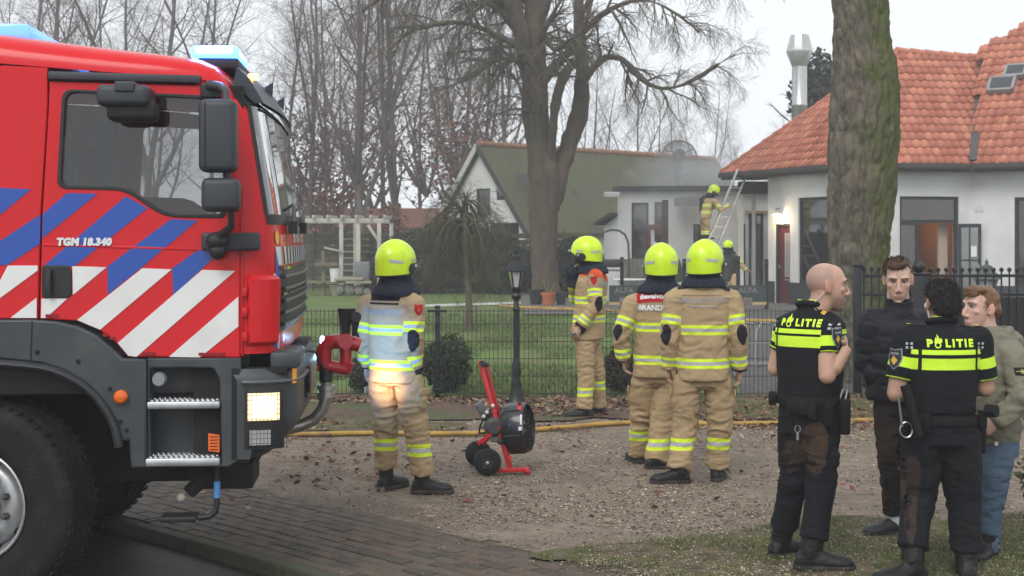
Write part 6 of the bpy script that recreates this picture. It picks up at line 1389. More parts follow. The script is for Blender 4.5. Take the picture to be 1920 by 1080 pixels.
def face_parts(t, L, M3, sc, browc, look=0., lidded=.5):
    for s in (-1, 1):
        mb = MB(); mb.ell(L(s*.031,.0735,.015), (.0125*sc,)*3, 12, 8, M3); e = mb.build('eye', eye_w, t, smooth=180)
        mb = MB(); mb.ell(L(s*.031+look*.005,.0835,.0135), (.0058*sc,.0035*sc,.0058*sc), 10, 6, M3); mb.build('iris', eye_d, e, smooth=180)
        mb = MB(); mb.tube([L(s*.012,.0975,.0335), L(s*.028,.0965,.0395), L(s*.044,.088,.0385), L(s*.055,.077,.032)], [.0035*sc,.0042*sc,.0036*sc,.002*sc], 6, sq=.6); mb.build('eyebrow', browc, t, smooth=60)
        mb = MB(); mb.tube([L(s*.019,.084,.0145), L(s*.025,.0875,.0205), L(s*.035,.0862,.0208), L(s*.045,.0785,.0165)], [.0016*sc,.0026*sc,.0026*sc,.0016*sc], 5); mb.build('eyelid', M('lash_dark', (.07,.045,.035), .7, var=0), t, smooth=60)
def add_hand(mb_p, mb_f, wr, d, palm, thumb, curl=.45, sc=1.0, spread=1.0):
    """palm into mb_p (fused), fingers into mb_f; d = towards the fingertips, palm = palm normal, thumb = thumb side"""
    d = Vector(d).normalized(); thumb = Vector(thumb); thumb = (thumb-d*thumb.dot(d)).normalized(); pn = d.cross(thumb); pn = pn if pn.dot(Vector(palm)) > 0 else -pn
    k = wr+d*.045*sc; M3 = Matrix((thumb, d, pn)).transposed()
    mb_p.ell(k, (.041*sc,.056*sc,.018*sc), 14, 10, M3); mb_p.ell(wr+d*.03*sc+thumb*.02*sc+pn*.006*sc, (.02*sc,.032*sc,.017*sc), 10, 8, M3)
    for i, (off, ln) in enumerate(((.030,.070),(.010,.078),(-.010,.072),(-.029,.056))):
        p = wr+d*.075*sc+thumb*off*sc; q = d.copy(); pts = [p]; c_ = curl*(1+.12*i)
        for sg in (.45, .32, .26):
            q = (q*math.cos(c_)+pn*math.sin(c_)).normalized(); p = p+q*ln*sg*sc*1.15; pts.append(p)
            ax = d.cross(pn).normalized()
        mb_f.tube(pts, [.0092*sc,.0088*sc,.0080*sc,.0058*sc], 8); mb_f.ell(pts[-1], (.0058*sc,)*3, 8, 6)
    p = wr+d*.022*sc+thumb*.030*sc; q = (thumb*.75+d*.7+pn*.25).normalized(); pts = [p, p+q*.030*sc]; q = (d*.9+thumb*.2+pn*.45).normalized(); pts.append(pts[-1]+q*.028*sc); pts.append(pts[-1]+q*.02*sc)
    mb_f.tube(pts, [.0125*sc,.0108*sc,.0095*sc,.0065*sc], 8); mb_f.ell(pts[-1], (.0065*sc,)*3, 8, 6)
def join_mesh(me, mb_extra):        # append loose closed pieces (fingers rooted inside the palm) to a finished mesh
    e = mb_extra.mesh('e'); bm = bmesh.new(); bm.from_mesh(me); bm.from_mesh(e); bm.to_mesh(me); bm.free(); bpy.data.meshes.remove(e); me.update(); return me
boot_m = M('boot_black', (.008,.008,.0085), .45, var=.2, bump=.3, bs=60, spec=.3, dirt=(.03,.024,.018), dirt_s=9, dirt_a=.4); sole_m = M('boot_sole', (.02,.018,.016), .8, dirt=(.1,.08,.06), dirt_s=9, dirt_a=.6)
def boot(t, ank, toe, ground=0., ht=.22, sc=1.0, m=None, name='boot', shaft=.062, low=False, knee=None):
    f = Vector((toe[0], toe[1], 0)).normalized(); r = f.cross(Vector((0,0,1))); a = Vector(ank); m = m or boot_m
    base = Vector((a.x, a.y, ground)); mb = MB(); rs = []
    for d, w, h, lo in ((-.085,.018,.05,.02),(-.075,.036,.085,.012),(-.04,.044,.115,.01),(0,.047,.125,.01),(.05,.047,.105,.01),(.10,.050,.085,.01),(.15,.051,.076,.012),(.18,.046,.070,.014),(.20,.033,.058,.02),(.210,.014,.044,.024)):
        c = base+f*d*sc; ring = []
        for k in range(16):
            al = 2*math.pi*k/16; x, z = math.cos(al), math.sin(al); z = max(z, -.6); ring.append(c+r*x*w*sc*1.04+Vector((0,0,(lo+(h-lo)*(z+.6)/1.6)*sc)))
        rs.append(ring)
    mb.rings(rs)
    if not low:
        up = (Vector(knee)-a).normalized() if knee is not None else Vector((0,0,1)); mb.tube([base+Vector((0,0,.06*sc))-f*.015, a*1.0-f*.012, a+up*ht*.5, a+up*ht], [.052*sc,.054*sc,shaft*sc,shaft*1.05*sc], 16)
    else: mb.tube([base+Vector((0,0,.05*sc))-f*.02, base+Vector((0,0,.095*sc))-f*.025], [.048*sc,.045*sc], 14)
    b = link(name, remesh(mb, .008, 3), m, t, 180); folds(b.data, [(a, .07, 1)], .006, .002, (16,16,34))
    mb = MB(); q = [(f*d*sc+r*s*w*sc) for d, w, s in ((-.09,.02,1),(-.07,.042,1),(0,.05,1),(.1,.055,1),(.17,.052,1),(.203,.034,1),(.216,0,1),(.203,.034,-1),(.17,.052,-1),(.1,.055,-1),(0,.05,-1),(-.07,.042,-1),(-.09,.02,-1))]
    mb.rings([[base+v+Vector((0,0,.004)) for v in q], [base+v+Vector((0,0,.030*sc)) for v in q]]); mb.build('sole', sole_m, b, bevel=.003)
    return b
# ---- firefighter kit
KH = (.42,.305,.172); FY_ = (.74,.92,.045); FS = (.44,.45,.45)
def cloth(name, col, rough=.85, weave=350, var=.1, dirt=None, vs=4, da=.35, bump=.35): return M(name, col, rough, var=var, vs=vs, bump=bump, bs=weave, spec=.2, dirt=dirt, dirt_s=3.5, dirt_a=da)
def stripe3(attr, c, h=.0375, *gate): return [(attr, c-h, c+h, FY_, *gate), (attr, c-h*.36, c+h*.36, FS, *gate)]
helm_y = M('helmet_yellow', (.60,.84,.018), .35, var=.06, coat=.3, dirt=(.36,.46,.03), dirt_s=14, dirt_a=.35); silver = M('reflective_silver', (.42,.43,.43), .4, var=.05); navy = cloth('nomex_navy', (.020,.024,.036), .9, 300); padm = cloth('pad_black', (.016,.016,.018), .7, 200)
def helmet(t, c, fwd, sc=1.0, m=None):
    r, f, u = head_frame(fwd); M3 = Matrix((r, f, u)).transposed(); c = Vector(c)
    def sp(a, v, off=0.):       # a azimuth from the front (clockwise seen from above = right side), v 0 top .. 1 rim
        ca, sa_ = math.cos(a), math.sin(a); fr = max(0, ca); bk = max(0, -ca)
        zb = -.098-.012*bk+.098*max(0, (ca-.35)/.65)**.8
        W, Lh, Ht = .129, (.158 if ca > 0 else .150), .136
        if v < .62:
            th = v/.62*1.5708; z = Ht*math.cos(th); R_ = math.sin(th)**.94
        else:
            q = (v-.62)/.38; z = zb*q; R_ = 1-.035*q*q+.10*fr**3*q
        x = W*R_*sa_; y = Lh*R_*ca
        crest = .008*math.exp(-(x/.045)**2)*(1 if v < .6 else max(0, 1-(v-.6)/.25))
        p = Vector((x, y, z+crest*max(.15, math.cos(min(v/.62, 1)*1.57)))); n = Vector((x/W**2, y/Lh**2, max(z, -.02)/Ht**2)).normalized()
        return c+M3 @ ((p+n*off)*sc)
    m = m or helm_y; mb = MB(); na, nv = 48, 26
    vs = [sp(2*math.pi*k/na, .015+.985*j/nv) for j in range(nv+1) for k in range(na)]; vs2 = [sp(2*math.pi*k/na, 1, -.012) for k in range(na)]
    fs = [(j*na+k, j*na+(k+1) % na, (j+1)*na+(k+1) % na, (j+1)*na+k) for j in range(nv) for k in range(na)]+[tuple(range(na))]
    mb.add(vs, fs); o = (nv)*na; mb.add([vs[o+k] for k in range(na)]+vs2, [(k, (k+1) % na, na+(k+1) % na, na+k) for k in range(na)])
    h = mb.build('helmet', m, t, smooth=70)
    def pat(name, a0, a1, v0, v1, mm, off=.003, nu=8, nv=3, skew=0.):
        p = MB(); p.grid(lambda x, y: sp(a0+(a1-a0)*x, v0+(v1-v0)*y+skew*x, off), nu, nv); return p.build(name, mm, h, smooth=60, fix=False)
    for s in (-1, 1):
        pat('reflective_strip', s*R(112), s*R(152), .63, .70, silver, skew=-.03); pat('reflective_strip', s*R(55), s*R(80), .58, .64, silver, skew=.03)
        p = MB(); p.grid(lambda x, y: sp(s*R(74+20*(x-.5)*(2-abs(2*y-1)**2)), .70+.29*y, .006), 8, 8); p.build('ear_cover', blk, h, smooth=60, fix=False)
        p = MB(); p.ell(sp(s*R(66), .80, .010), (.014*sc,)*3, 8, 6); p.build('visor_pivot', M('pivot_grey', (.3,.3,.3), .4), h)
    p = MB(); p.tube([sp(2*math.pi*k/40, 1.0, .001) for k in range(41)], .006*sc, 6); p.build('rim_trim', blk, h)
    p = MB(); p.grid(lambda x, y: sp(R(-56+112*x), .985, -.01)+u*(-.03*y*sc), 12, 3); p.build('visor', M('visor_smoke', (.02,.02,.022), .15, coat=.5), h, smooth=60, fix=False)
    p = MB(); p.ell(sp(0, .97, .006), (.022*sc,.012*sc,.010*sc), 8, 6, M3); p.build('front_badge', M('badge_white', (.7,.7,.65), .4), h)
    return h, sp
def neck_guard(t, hc, N, fwd, r, f, sc=1.0, wide=.2):
    rh, fh, uh = head_frame(fwd); mb = MB(); mb.rings([ringpts(hc+Vector((0,0,-.06)), rh, fh, .112*sc, .128*sc, 28, 2.1), ringpts(hc+Vector((0,0,-.11)), rh, fh, .110*sc, .125*sc, 28, 2.1), ringpts(hc.lerp(N, .62)+f*.0, rh, fh, .112*sc, .122*sc, 28, 2.1), ringpts(N+Vector((0,0,.035)), r, f, .132*sc, .125*sc, 28, 2.1), ringpts(N+Vector((0,0,-.005)), r, f, wide*.93*sc, .150*sc, 28, 2.1), ringpts(N+Vector((0,0,-.045)), r, f, wide*sc, .158*sc, 28, 2.1)])
    me = remesh(mb, .009, 3); folds(me, [(N, .2, 1)], .012, .003, (14,14,9), 4); return link('neck_guard', me, navy, t, 180)
def fire_body(t, hc, fwd, N, J, tone, vox=.010, gloves=False):
    mb = MB(); fm = MB(); L, M3 = add_head(mb, hc, fwd, 1.0, True, N+Vector((0,0,-.05)))
    H = (J['hip'][0]+J['hip'][1])/2; torso(mb, [(H+Vector((0,0,-.05)), .13, .09), (H.lerp(N, .35), .13, .09), (H.lerp(N, .75), .15, .10), (N+Vector((0,0,-.04)), .07, .07)], J['r'], J['f'])
    for i in (0, 1):
        limb(mb, [J['sh'][i], J['el'][i], J['wr'][i]], [.05,.042,.030], 12); limb(mb, [J['hip'][i], J['kn'][i], J['an'][i]], [.08,.055,.042], 12)
        mb.tube([N+Vector((0,0,-.07)), J['sh'][i]], [.05,.05], 10)
        d = J['hd'][i] if 'hd' in J else (J['wr'][i]-J['el'][i]); inw = J['r']*(1 if i == 0 else -1)
        add_hand(mb, fm, J['wr'][i], d, J.get('palm', [inw, inw])[i], J.get('thumb', [J['f'], J['f']])[i], J.get('curl', .5))
    me = remesh(mb, vox, 2, .4); sculpt_head(me, hc, fwd, 1.0, tone); me2 = join_mesh(me, fm)
    c = np.empty(len(me2.vertices)*4, np.float32); a = me2.attributes.get('tint')
    if a is not None:
        a.data.foreach_get('color', c); c = c.reshape(-1, 4); z = c[:,3] < .5; c[(c[:,:3].sum(1) < .02) | (c[:,:3].sum(1) > 2.6)] = (*tone, 1); a.data.foreach_set('color', c.ravel())
    return link('body', me2, skin_mat('a'), t, 180), L, M3
def fire_suit(t, N, J, stripes, hem, legz, seed=0, vox=.009, dirtc=(.22,.16,.09), ystripe=None):
    r, f = J['r'], J['f']; H = (J['hip'][0]+J['hip'][1])/2; up = Vector((0,0,1))
    C0 = Vector((H.x, H.y, hem)); Wd = J.get('w', 1.0)
    def cen(z): k = (z-H.z)/(N.z-H.z); return Vector((H.x+(N.x-H.x)*k, H.y+(N.y-H.y)*k, z))
    zs = N.z; rings = [(cen(hem), .205*Wd, .165*Wd), (cen(hem+.12), .200*Wd, .158*Wd), (cen(hem+(zs-hem)*.45), .192*Wd, .148*Wd), (cen(hem+(zs-hem)*.68), .205*Wd, .150*Wd), (cen(hem+(zs-hem)*.83), .205*Wd, .142*Wd), (cen(zs-.055), .170*Wd, .118*Wd), (cen(zs-.01), .11*Wd, .095*Wd), (cen(zs+.02), .085, .085)]
    mb = MB(); torso(mb, rings, r, f)
    for i in (0, 1):
        S_, E_, W_ = J['sh'][i], J['el'][i], J['wr'][i]; cf = W_-(W_-E_).normalized()*.005
        limb(mb, [S_, S_.lerp(E_, .5), E_, E_.lerp(W_, .5), cf], [.086,.082,.073,.066,.060]); mb.tube([cen(zs-.07), S_+Vector((0,0,.005))], [.10,.080], 14)
    me = remesh(mb, vox, 7); sp = [(J['el'][i], .13, 1.3) for i in (0, 1)]+[(J['wr'][i], .1, 1) for i in (0, 1)]+[(cen(hem+.2), .25, .6), (J['sh'][0], .15, .8), (J['sh'][1], .15, .8)]
    folds(me, sp, .016, .006, (8,8,14), seed)
    c = getco(me); arms = [[J['sh'][i], J['el'][i], J['wr'][i]] for i in (0, 1)]; da = []; aa = []
    for a in arms: d, s = chain(c, a); da.append(d); aa.append(s)
    da = np.stack(da); aa = np.stack(aa); k = da.argmin(0); dmin = da.min(0); arc = np.take_along_axis(aa, k[None], 0)[0]
    Nn, Hn = np.array(N), np.array(H); kk = (c[:,2]-H.z)/(N.z-H.z); ctr = Hn[None]*(1-kk[:,None])+Nn[None]*kk[:,None]; dx = (c-ctr)@np.array(r); dy = (c-ctr)@np.array(f)
    tor = np.sqrt((dx/(.19*Wd))**2+(dy/(.145*Wd))**2); sleeve = (dmin/.078 < tor*1.02) & (np.abs(dx) > .11*Wd)
    fattr(me, 'az', arc); fattr(me, 'tz', c[:,2]); fattr(me, 'tx', dx); fattr(me, 'ty', dy)
    pad = np.full(len(c), 9.)
    for i in (0, 1):
        E_ = np.array(J['el'][i]); dr = (np.array(J['el'][i])-np.array(J['sh'][i])); dr /= np.linalg.norm(dr); out = np.array(J.get('pad', [(-f)*.8-r*.5, (-f)*.8+r*.5])[i]); out /= np.linalg.norm(out)
        q = c-E_; al = q@dr; la = q-al[:,None]*dr; ln = np.linalg.norm(la, axis=1)+1e-9; cosang = (la@out)/ln; ang = np.arccos(np.clip(cosang, -1, 1))*.075
        p_ = np.sqrt((al/.082)**2+(ang/.055)**2); pad = np.minimum(pad, np.where(ln < .13, p_, 9))
    fattr(me, 'pad', pad)
    nf = len(me.polygons); vi = np.empty(len(me.loops), np.int32); me.loops.foreach_get('vertex_index', vi); sl = sleeve[vi.reshape(nf, -1)].mean(1) > .5 if len(vi) == nf*4 else np.array([sleeve[list(p.vertices)].mean() > .5 for p in me.polygons])
    me.polygons.foreach_set('material_index', sl.astype(np.int32))
    kk_ = f'jacket_{seed}'; Ls = (J['sh'][0]-J['el'][0]).length; La = Ls+(J['el'][0]-J['wr'][0]).length
    m1 = cloth(kk_+'_torso', KH, dirt=dirtc); m2 = cloth(kk_+'_sleeve', KH, dirt=dirtc)
    sp1 = []
    for z in stripes: sp1 += stripe3('tz', z)
    if ystripe: sp1 += [('tx', *ystripe, FY_, 'ty', .02, .5)]
    bands(m1, sp1); bands(m2, stripe3('az', J.get('as', (.16,))[0])+stripe3('az', La-.075)+[('pad', -1, 1, (.016,.016,.018)), ('az', La-.012, 9, (.02,.022,.03))])
    jk = link('jacket', me, [m1, m2], t, 180)
    # trousers
    mb = MB(); W2 = Wd*.98
    torso(mb, [(H+up*-.03, .165*W2, .125*W2), (H+up*.06, .178*W2, .138*W2), (H+up*.2, .165*W2, .13*W2)], r, f)
    for i in (0, 1):
        h, kn, an = J['hip'][i], J['kn'][i], J['an'][i]; lo = an.lerp(kn, .04)
        limb(mb, [h, h.lerp(kn, .5), kn, kn.lerp(an, .5), lo], [.112*W2,.107*W2,.096*W2,.090*W2,.094*W2]); out = r*(-1 if i == 0 else 1)
        mb.ell(h.lerp(kn, .42)+out*.075, (.055,.07,.095), 12, 8)
    me = remesh(mb, vox, 6); folds(me, [(J['kn'][i], .16, 1.4) for i in (0, 1)]+[(J['an'][i], .13, 1.4) for i in (0, 1)]+[(H, .2, 1)], .017, .006, (7,7,15), seed+3)
    c = getco(me); fattr(me, 'tz', c[:,2]); mt = bands(cloth(f'trousers_{seed}', KH, dirt=dirtc), sum([stripe3('tz', z, .045) for z in legz[:1]], []))
    if len(legz) > 1:
        L0, L1 = [chain(c, [J['kn'][i], J['an'][i]])[0] for i in (0, 1)]; me.attributes.remove(me.attributes['tz']); fattr(me, 'tz', c[:,2]-np.where(L0 < L1, 0, legz[1]-legz[0]))
    tr_ = link('trousers', me, mt, t, 180)
    for i in (0, 1):        # pocket flaps
        h, kn = J['hip'][i], J['kn'][i]; out = r*(-1 if i == 0 else 1); pm = MB(); q = h.lerp(kn, .24)+out*.125; M3 = Matrix((f, out, Vector((0,0,1)))).transposed(); pm.box(q, (.13,.014,.05), M4=M3); pm.build('pocket_flap', m1, tr_, bevel=.005)
    return jk, tr_, m1
def put_text(t, name, body, org, U, bv, mats, size, V=(0,0,1), off=.005, **kw): return decal(name, text_mesh(body, size, **kw), org, U, V, bv, mats, t, off)
grey_print = M('print_grey', (.33,.32,.30), .5, var=.1); white_print = M('print_white', (.75,.75,.74), .6, var=0); red_cl = cloth('panel_red', (.42,.012,.02), .8); org_cl = cloth('panel_orange', (.62,.085,.03), .8)
shield = [(-.03,.04),(0,.035),(.03,.04),(.032,.0),(.02,-.028),(0,-.045),(-.02,-.028),(-.032,.0)]
def firefighter(Y0, px0, label, J, hc, N, fwd, hfwd, stripes, hem, legz, seed, tone=(.47,.29,.21), W=1.0, back=None, vox=.009, boots=None, guard=.19, hs=1.0, ysx=None, **kw):
    g = Fig(Y0, px0, 'person', label, 'firefighters'); t = g.t
    f = unit(*fwd); r = f.cross(Vector((0,0,1))).normalized(); J2 = {k: [g.j(*p) for p in v] for k, v in J.items()}; J2.update(r=r, f=f, w=W, **kw)
    hcv, Nv = g.j(*hc), g.j(*N)
    bd, L, M3 = fire_body(t, hcv, hfwd, Nv, J2, tone)
    jk, tr_, m1 = fire_suit(t, Nv, J2, [g.jz(z) for z in stripes], g.jz(hem), [g.jz(z) for z in legz], seed, vox, ystripe=ysx)
    helmet(t, hcv+Vector((0,0,.01)), hfwd, 1.08*hs); neck_guard(t, hcv, Nv, hfwd, r, f, 1.0, guard)
    for i in (0, 1): boot(t, J2['an'][i], boots[i][:2], J2['an'][i].z-.10 if Y0 > 30 else 0, .2, 1.06, knee=J2['kn'][i], name='boot')
    return g, J2, jk, m1, r, f, Nv, hcv
# positions read off the photo: a = image left limb, b = image right limb
g, J, jk, m1, r, f, N, hc = firefighter(10.5, 752, 'firefighter in beige suit lit blue from behind beside the fire engine bumper',
    dict(sh=[(692,572,.10),(776,572,-.10)], el=[(683,638,.12),(774,640,-.13)], wr=[(688,688,.16),(780,695,-.04)], hip=[(718,712,.06),(766,712,-.05)], kn=[(722,795,.10),(780,800,-.02)], an=[(726,880,.16),(794,893,0)]),
    (741,490), (741,543), (.50,.87), (.60,.80), (617,682), 716, (836,842), 1, boots=[(.55,.75),(1,-.05)])
bv = bvh_of(jk.data)
Ub = unit(r.x, r.y); 
cb = N+Vector((0,0,-.075))-f*.1
decal('shoulder_bar', poly_mesh([rect(-.135,-.012,.135,.016), rect(-.135,-.040,.135,-.026)]), cb+Vector((0,0,.01))-r*.02, Ub, (0,0,1), bv, padm, g.t, .004)
put_text(g.t, 'back_lettering', 'BRANDWEER', cb+Vector((0,0,-.085))-r*.02, Ub, bv, grey_print, .058, offset=.002)
decal('arm_badge', poly_mesh([shield]), J['sh'][1]+Vector((0,0,-.03)), unit(.9,.45), (0,0,1), bv, red_cl, g.t, .005); decal('arm_badge_mark', poly_mesh([[(-.016,.016),(.016,.016),(.016,-.008),(0,-.024),(-.016,-.008)]]), J['sh'][1]+Vector((0,0,-.03)), unit(.9,.45), (0,0,1), bv, org_cl, g.t, .008)
# second: red shoulder panel, looking left
g, J, jk, m1, r, f, N, hc = firefighter(14.8, 1102, 'firefighter with orange shoulder panel facing left against the wire fence',
    dict(sh=[(1092,518,.17),(1116,520,-.15)], el=[(1078,556,.30),(1118,572,-.20)], wr=[(1074,520,.10),(1086,614,-.20)], hip=[(1106,640,.09),(1096,640,-.06)], kn=[(1118,700,.14),(1100,704,-.06)], an=[(1123,764,.22),(1096,768,-.06)]),
    (1101,472), (1112,505), (-.80,.60), (-.97,.22), (562,597), 636, (725,733), 2, boots=[(-.9,.3),(-1,.0)], guard=.175,
    hd=[Vector((-.1,-.2,1)), Vector((-.5,-.1,-.9))], palm=[Vector((1,0,0)), Vector((0,1,0))], thumb=[Vector((0,-1,0)), Vector((-1,0,0))], W=.95, ysx=(-.03,.0), pad=[Vector((-1,.5,0)), Vector((.5,-1,0))])
bv = bvh_of(jk.data)
decal('shoulder_panel', poly_mesh([rect(-.14,-.045,.14,.05)]), N+Vector((0,0,-.06))+unit(.55,-.8)*.12, unit(.8,.55), unit(-.18,.27,.9), bv, org_cl, g.t, .006); decal('shoulder_panel', poly_mesh([rect(-.11,-.04,.11,.04)]), N+Vector((0,0,-.035))+unit(-.3,-1)*.13, unit(.93,-.3), unit(.1,.4,.8), bv, org_cl, g.t, .006)
decal('back_band', poly_mesh([rect(-.13,-.02,.13,.02)]), N+Vector((0,0,-.15))+unit(.7,-.6)*.1, unit(.7,.7), (0,0,1), bv, grey_print, g.t, .005)
decal('arm_badge', poly_mesh([shield]), J['sh'][1]+Vector((-.02,0,-.03)), unit(1,.0), (0,0,1), bv, red_cl, g.t, .005)
mb = MB(); h = J['wr'][1]; mb.box(h+Vector((-.06,-.02,-.07)), (.05,.03,.03)); mb.tube([h+Vector((-.08,-.02,-.07)), h+Vector((-.26,-.02,-.09))], [.006,.003], 6); tag(mb.build('portable_radio', M('radio_grey', (.08,.085,.09), .5), None), 'small handheld radio with aerial in the left facing firefighter hand', 'radio'); SC.objects[-1].location = g.t.location if SC.objects[-1].name.startswith('portable') else SC.objects[-1].location
bpy.data.objects['portable_radio'].location = g.t.location
mb = MB(); q = J['wr'][0]; mb.ell(q+Vector((-.005,-.03,.05)), (.075,.06,.085), 12, 8); mb.tube([q+Vector((0,0,-.1)), q+Vector((0,-.01,.0)), q+Vector((0,-.03,.08))], [.07,.065,.05], 12); gme = remesh(mb, .010, 3); folds(gme, [(q, .2, 1)], .012, .004, (15,15,15), 2); link('glove', gme, navy, g.t, 180)
# third: red back panel with lettering
g, J, jk, m1, r, f, N, hc = firefighter(11.7, 1236, 'firefighter seen from behind with red lettered panel across the shoulders',
    dict(sh=[(1186,572,.02),(1284,572,.0)], el=[(1164,628,-.03),(1306,628,.02)], wr=[(1170,676,.02),(1302,680,.06)], hip=[(1208,712,.03),(1256,712,0)], kn=[(1202,785,.10),(1240,794,-.03)], an=[(1197,853,.22),(1229,868,-.12)]),
    (1240,492), (1238,538), (.12,.99), (.02,1.), (612,673), 706, (820,829), 3, boots=[(-.25,.9),(.9,.35)], guard=.2)
bv = bvh_of(jk.data); cb = N+Vector((0,0,-.075))-f*.1; Ub = r
decal('back_panel', poly_mesh([rect(-.19,-.05,.19,.052)]), cb+Vector((0,0,.0)), Ub, unit(0,.25,1), bv, red_cl, g.t, .005); put_text(g.t, 'panel_lettering', 'Bevelvoerder', cb+Vector((0,0,-.004)), Ub, bv, white_print, .060, unit(0,.25,1), off=.009, offset=.0022)
decal('back_band', poly_mesh([rect(-.19,-.055,.19,-.005)]), cb+Vector((0,0,-.062)), Ub, (0,0,1), bv, M('band_grey', (.30,.27,.21), .6), g.t, .004); put_text(g.t, 'back_lettering', 'BRANDWEER', cb+Vector((0,0,-.092)), Ub, bv, white_print, .060, off=.007, offset=.002)
# fourth: dark shoulder patches and lettering
g, J, jk, m1, r, f, N, hc = firefighter(10.95, 1315, 'firefighter seen from behind with black shoulder patches and grey back lettering',
    dict(sh=[(1264,562,.0),(1370,562,0)], el=[(1256,630,-.04),(1384,630,-.04)], wr=[(1254,692,.03),(1386,696,.03)], hip=[(1289,716,0),(1346,716,0)], kn=[(1284,798,.03),(1350,800,.03)], an=[(1272,884,-.03),(1345,876,.10)]),
    (1322,488), (1319,527), (.10,.99), (.48,.88), (617,679), 712, (831,832), 4, boots=[(-.95,-.12),(.25,.95)], guard=.175)
bv = bvh_of(jk.data); cb = N+Vector((0,0,-.06))-f*.1
for s in (-1, 1): decal('shoulder_patch', poly_mesh([rect(-.055,-.022,.055,.03)]), N+Vector((0,0,-.04))-f*.07+r*s*.145, r, unit(0,.5,.8), bv, padm, g.t, .005)
put_text(g.t, 'back_lettering', 'BRANDWEER', cb+Vector((0,0,-.085)), r, bv, grey_print, .064, off=.005, offset=.001); decal('back_underline', poly_mesh([rect(-.12,-.006,.10,.006)]), cb+Vector((0,0,-.128)), r, (0,0,1), bv, grey_print, g.t, .004)
decal('yoke_seam', poly_mesh([rect(-.17,-.003,.17,.003)]), cb+Vector((0,0,-.045)), r, (0,0,1), bv, cloth('seam_khaki', (.22,.155,.08)), g.t, .003)
# ---- two firefighters far away by the annex
g, J, jk, m1, r, f, N, hc = firefighter(39.9, 1330, 'distant firefighter with dark air pack holding the ladder beside the annex',
    dict(sh=[(1322,378,.1),(1340,378,-.15)], el=[(1320,392,.2),(1352,394,-.2)], wr=[(1350,386,.25),(1366,384,.0)], hip=[(1319,412,.08),(1324,412,-.08)], kn=[(1321,428,.1),(1325,428,-.08)], an=[(1320,442,.1),(1325,442,-.08)]),
    (1339,357), (1331,368), (.80,-.3), (.9,-.3,-.35), (385,398), 410, (436,436), 5, boots=[(1,0),(1,0)], vox=.016)
mb = MB(); q = N-f*.2+Vector((0,0,-.25)); mb.tube([q+Vector((0,0,-.28)), q+Vector((0,0,.22))], [.10,.10], 12); mb.box(q+f*.06, (.3,.12,.55), rz=math.atan2(f.y, f.x)-math.pi/2); tag(mb.build('air_pack', blk, None, bevel=.02), 'black breathing air pack on the back of the firefighter at the ladder', 'air pack'); bpy.data.objects['air_pack'].location = g.t.location
g, J, jk, m1, r, f, N, hc = firefighter(38.2, 1366, 'distant firefighter with sooty jacket standing at the ladder foot behind the terrace banner',
    dict(sh=[(1358,480,.1),(1380,482,-.1)], el=[(1356,500,.1),(1390,498,-.15)], wr=[(1362,514,.0),(1400,506,-.2)], hip=[(1358,520,.08),(1376,520,-.08)], kn=[(1354,544,.0),(1378,545,-.2)], an=[(1356,567,.1),(1380,568,-.1)]),
    (1365,461), (1367,473), (.35,-.9), (-.4,-.9,-.25), (492,508), 526, (560,560), 6, boots=[(.3,-1),(.5,-1)], vox=.016)
m_s = cloth('sooty', (.05,.048,.045), dirt=(.03,.03,.03)); jk.data.materials[0] = m_s
# ---- police and young men
def hair_cap(t, L, M3, sc, m, parts, seed=0, tufts=500, tl=.03, name='hair', dirn=(0,-.4,-.6)):
    mb = MB()
    for c, rad in parts: mb.ell(L(*c), tuple(q*sc for q in rad), 18, 12, M3)
    me = remesh(mb, .007, 3); c = getco(me); n = getno(me); cl = np.array(L(0,0,0)); q = (c-cl)@np.array(M3)
    st = fbm(np.stack([q[:,0]*55, q[:,1]*18, q[:,2]*18], 1)+seed, 3, seed); big_ = fbm(q*16+seed*3, 2, seed+3)
    setco(me, c+n*((st-.5)*.010+(big_-.5)*.009)[:,None])
    h = link(name, me, m, t, 180)
    c = getco(me); n = getno(me); k = rng.choice(len(c), min(tufts, len(c)), replace=False); d = np.array(M3 @ Vector(dirn)); d = d[None]+n[k]*.22+rng.normal(size=(len(k), 3))*.22; d /= np.linalg.norm(d, axis=1)[:,None]
    w = np.cross(d, n[k]); w /= np.linalg.norm(w, axis=1)[:,None]+1e-9; ln = rng.uniform(.5, 1.2, len(k))[:,None]*tl*sc; p = c[k]-n[k]*.004
    v = np.stack([p-w*.0028*sc, p+w*.0028*sc, p+d*ln+n[k]*.006], 1); e = link('hair_strands', npmesh('s', v.reshape(-1, 3), np.arange(len(k)*3).reshape(-1, 3)), m, h, 0); e['kind'] = 'stuff'; return h
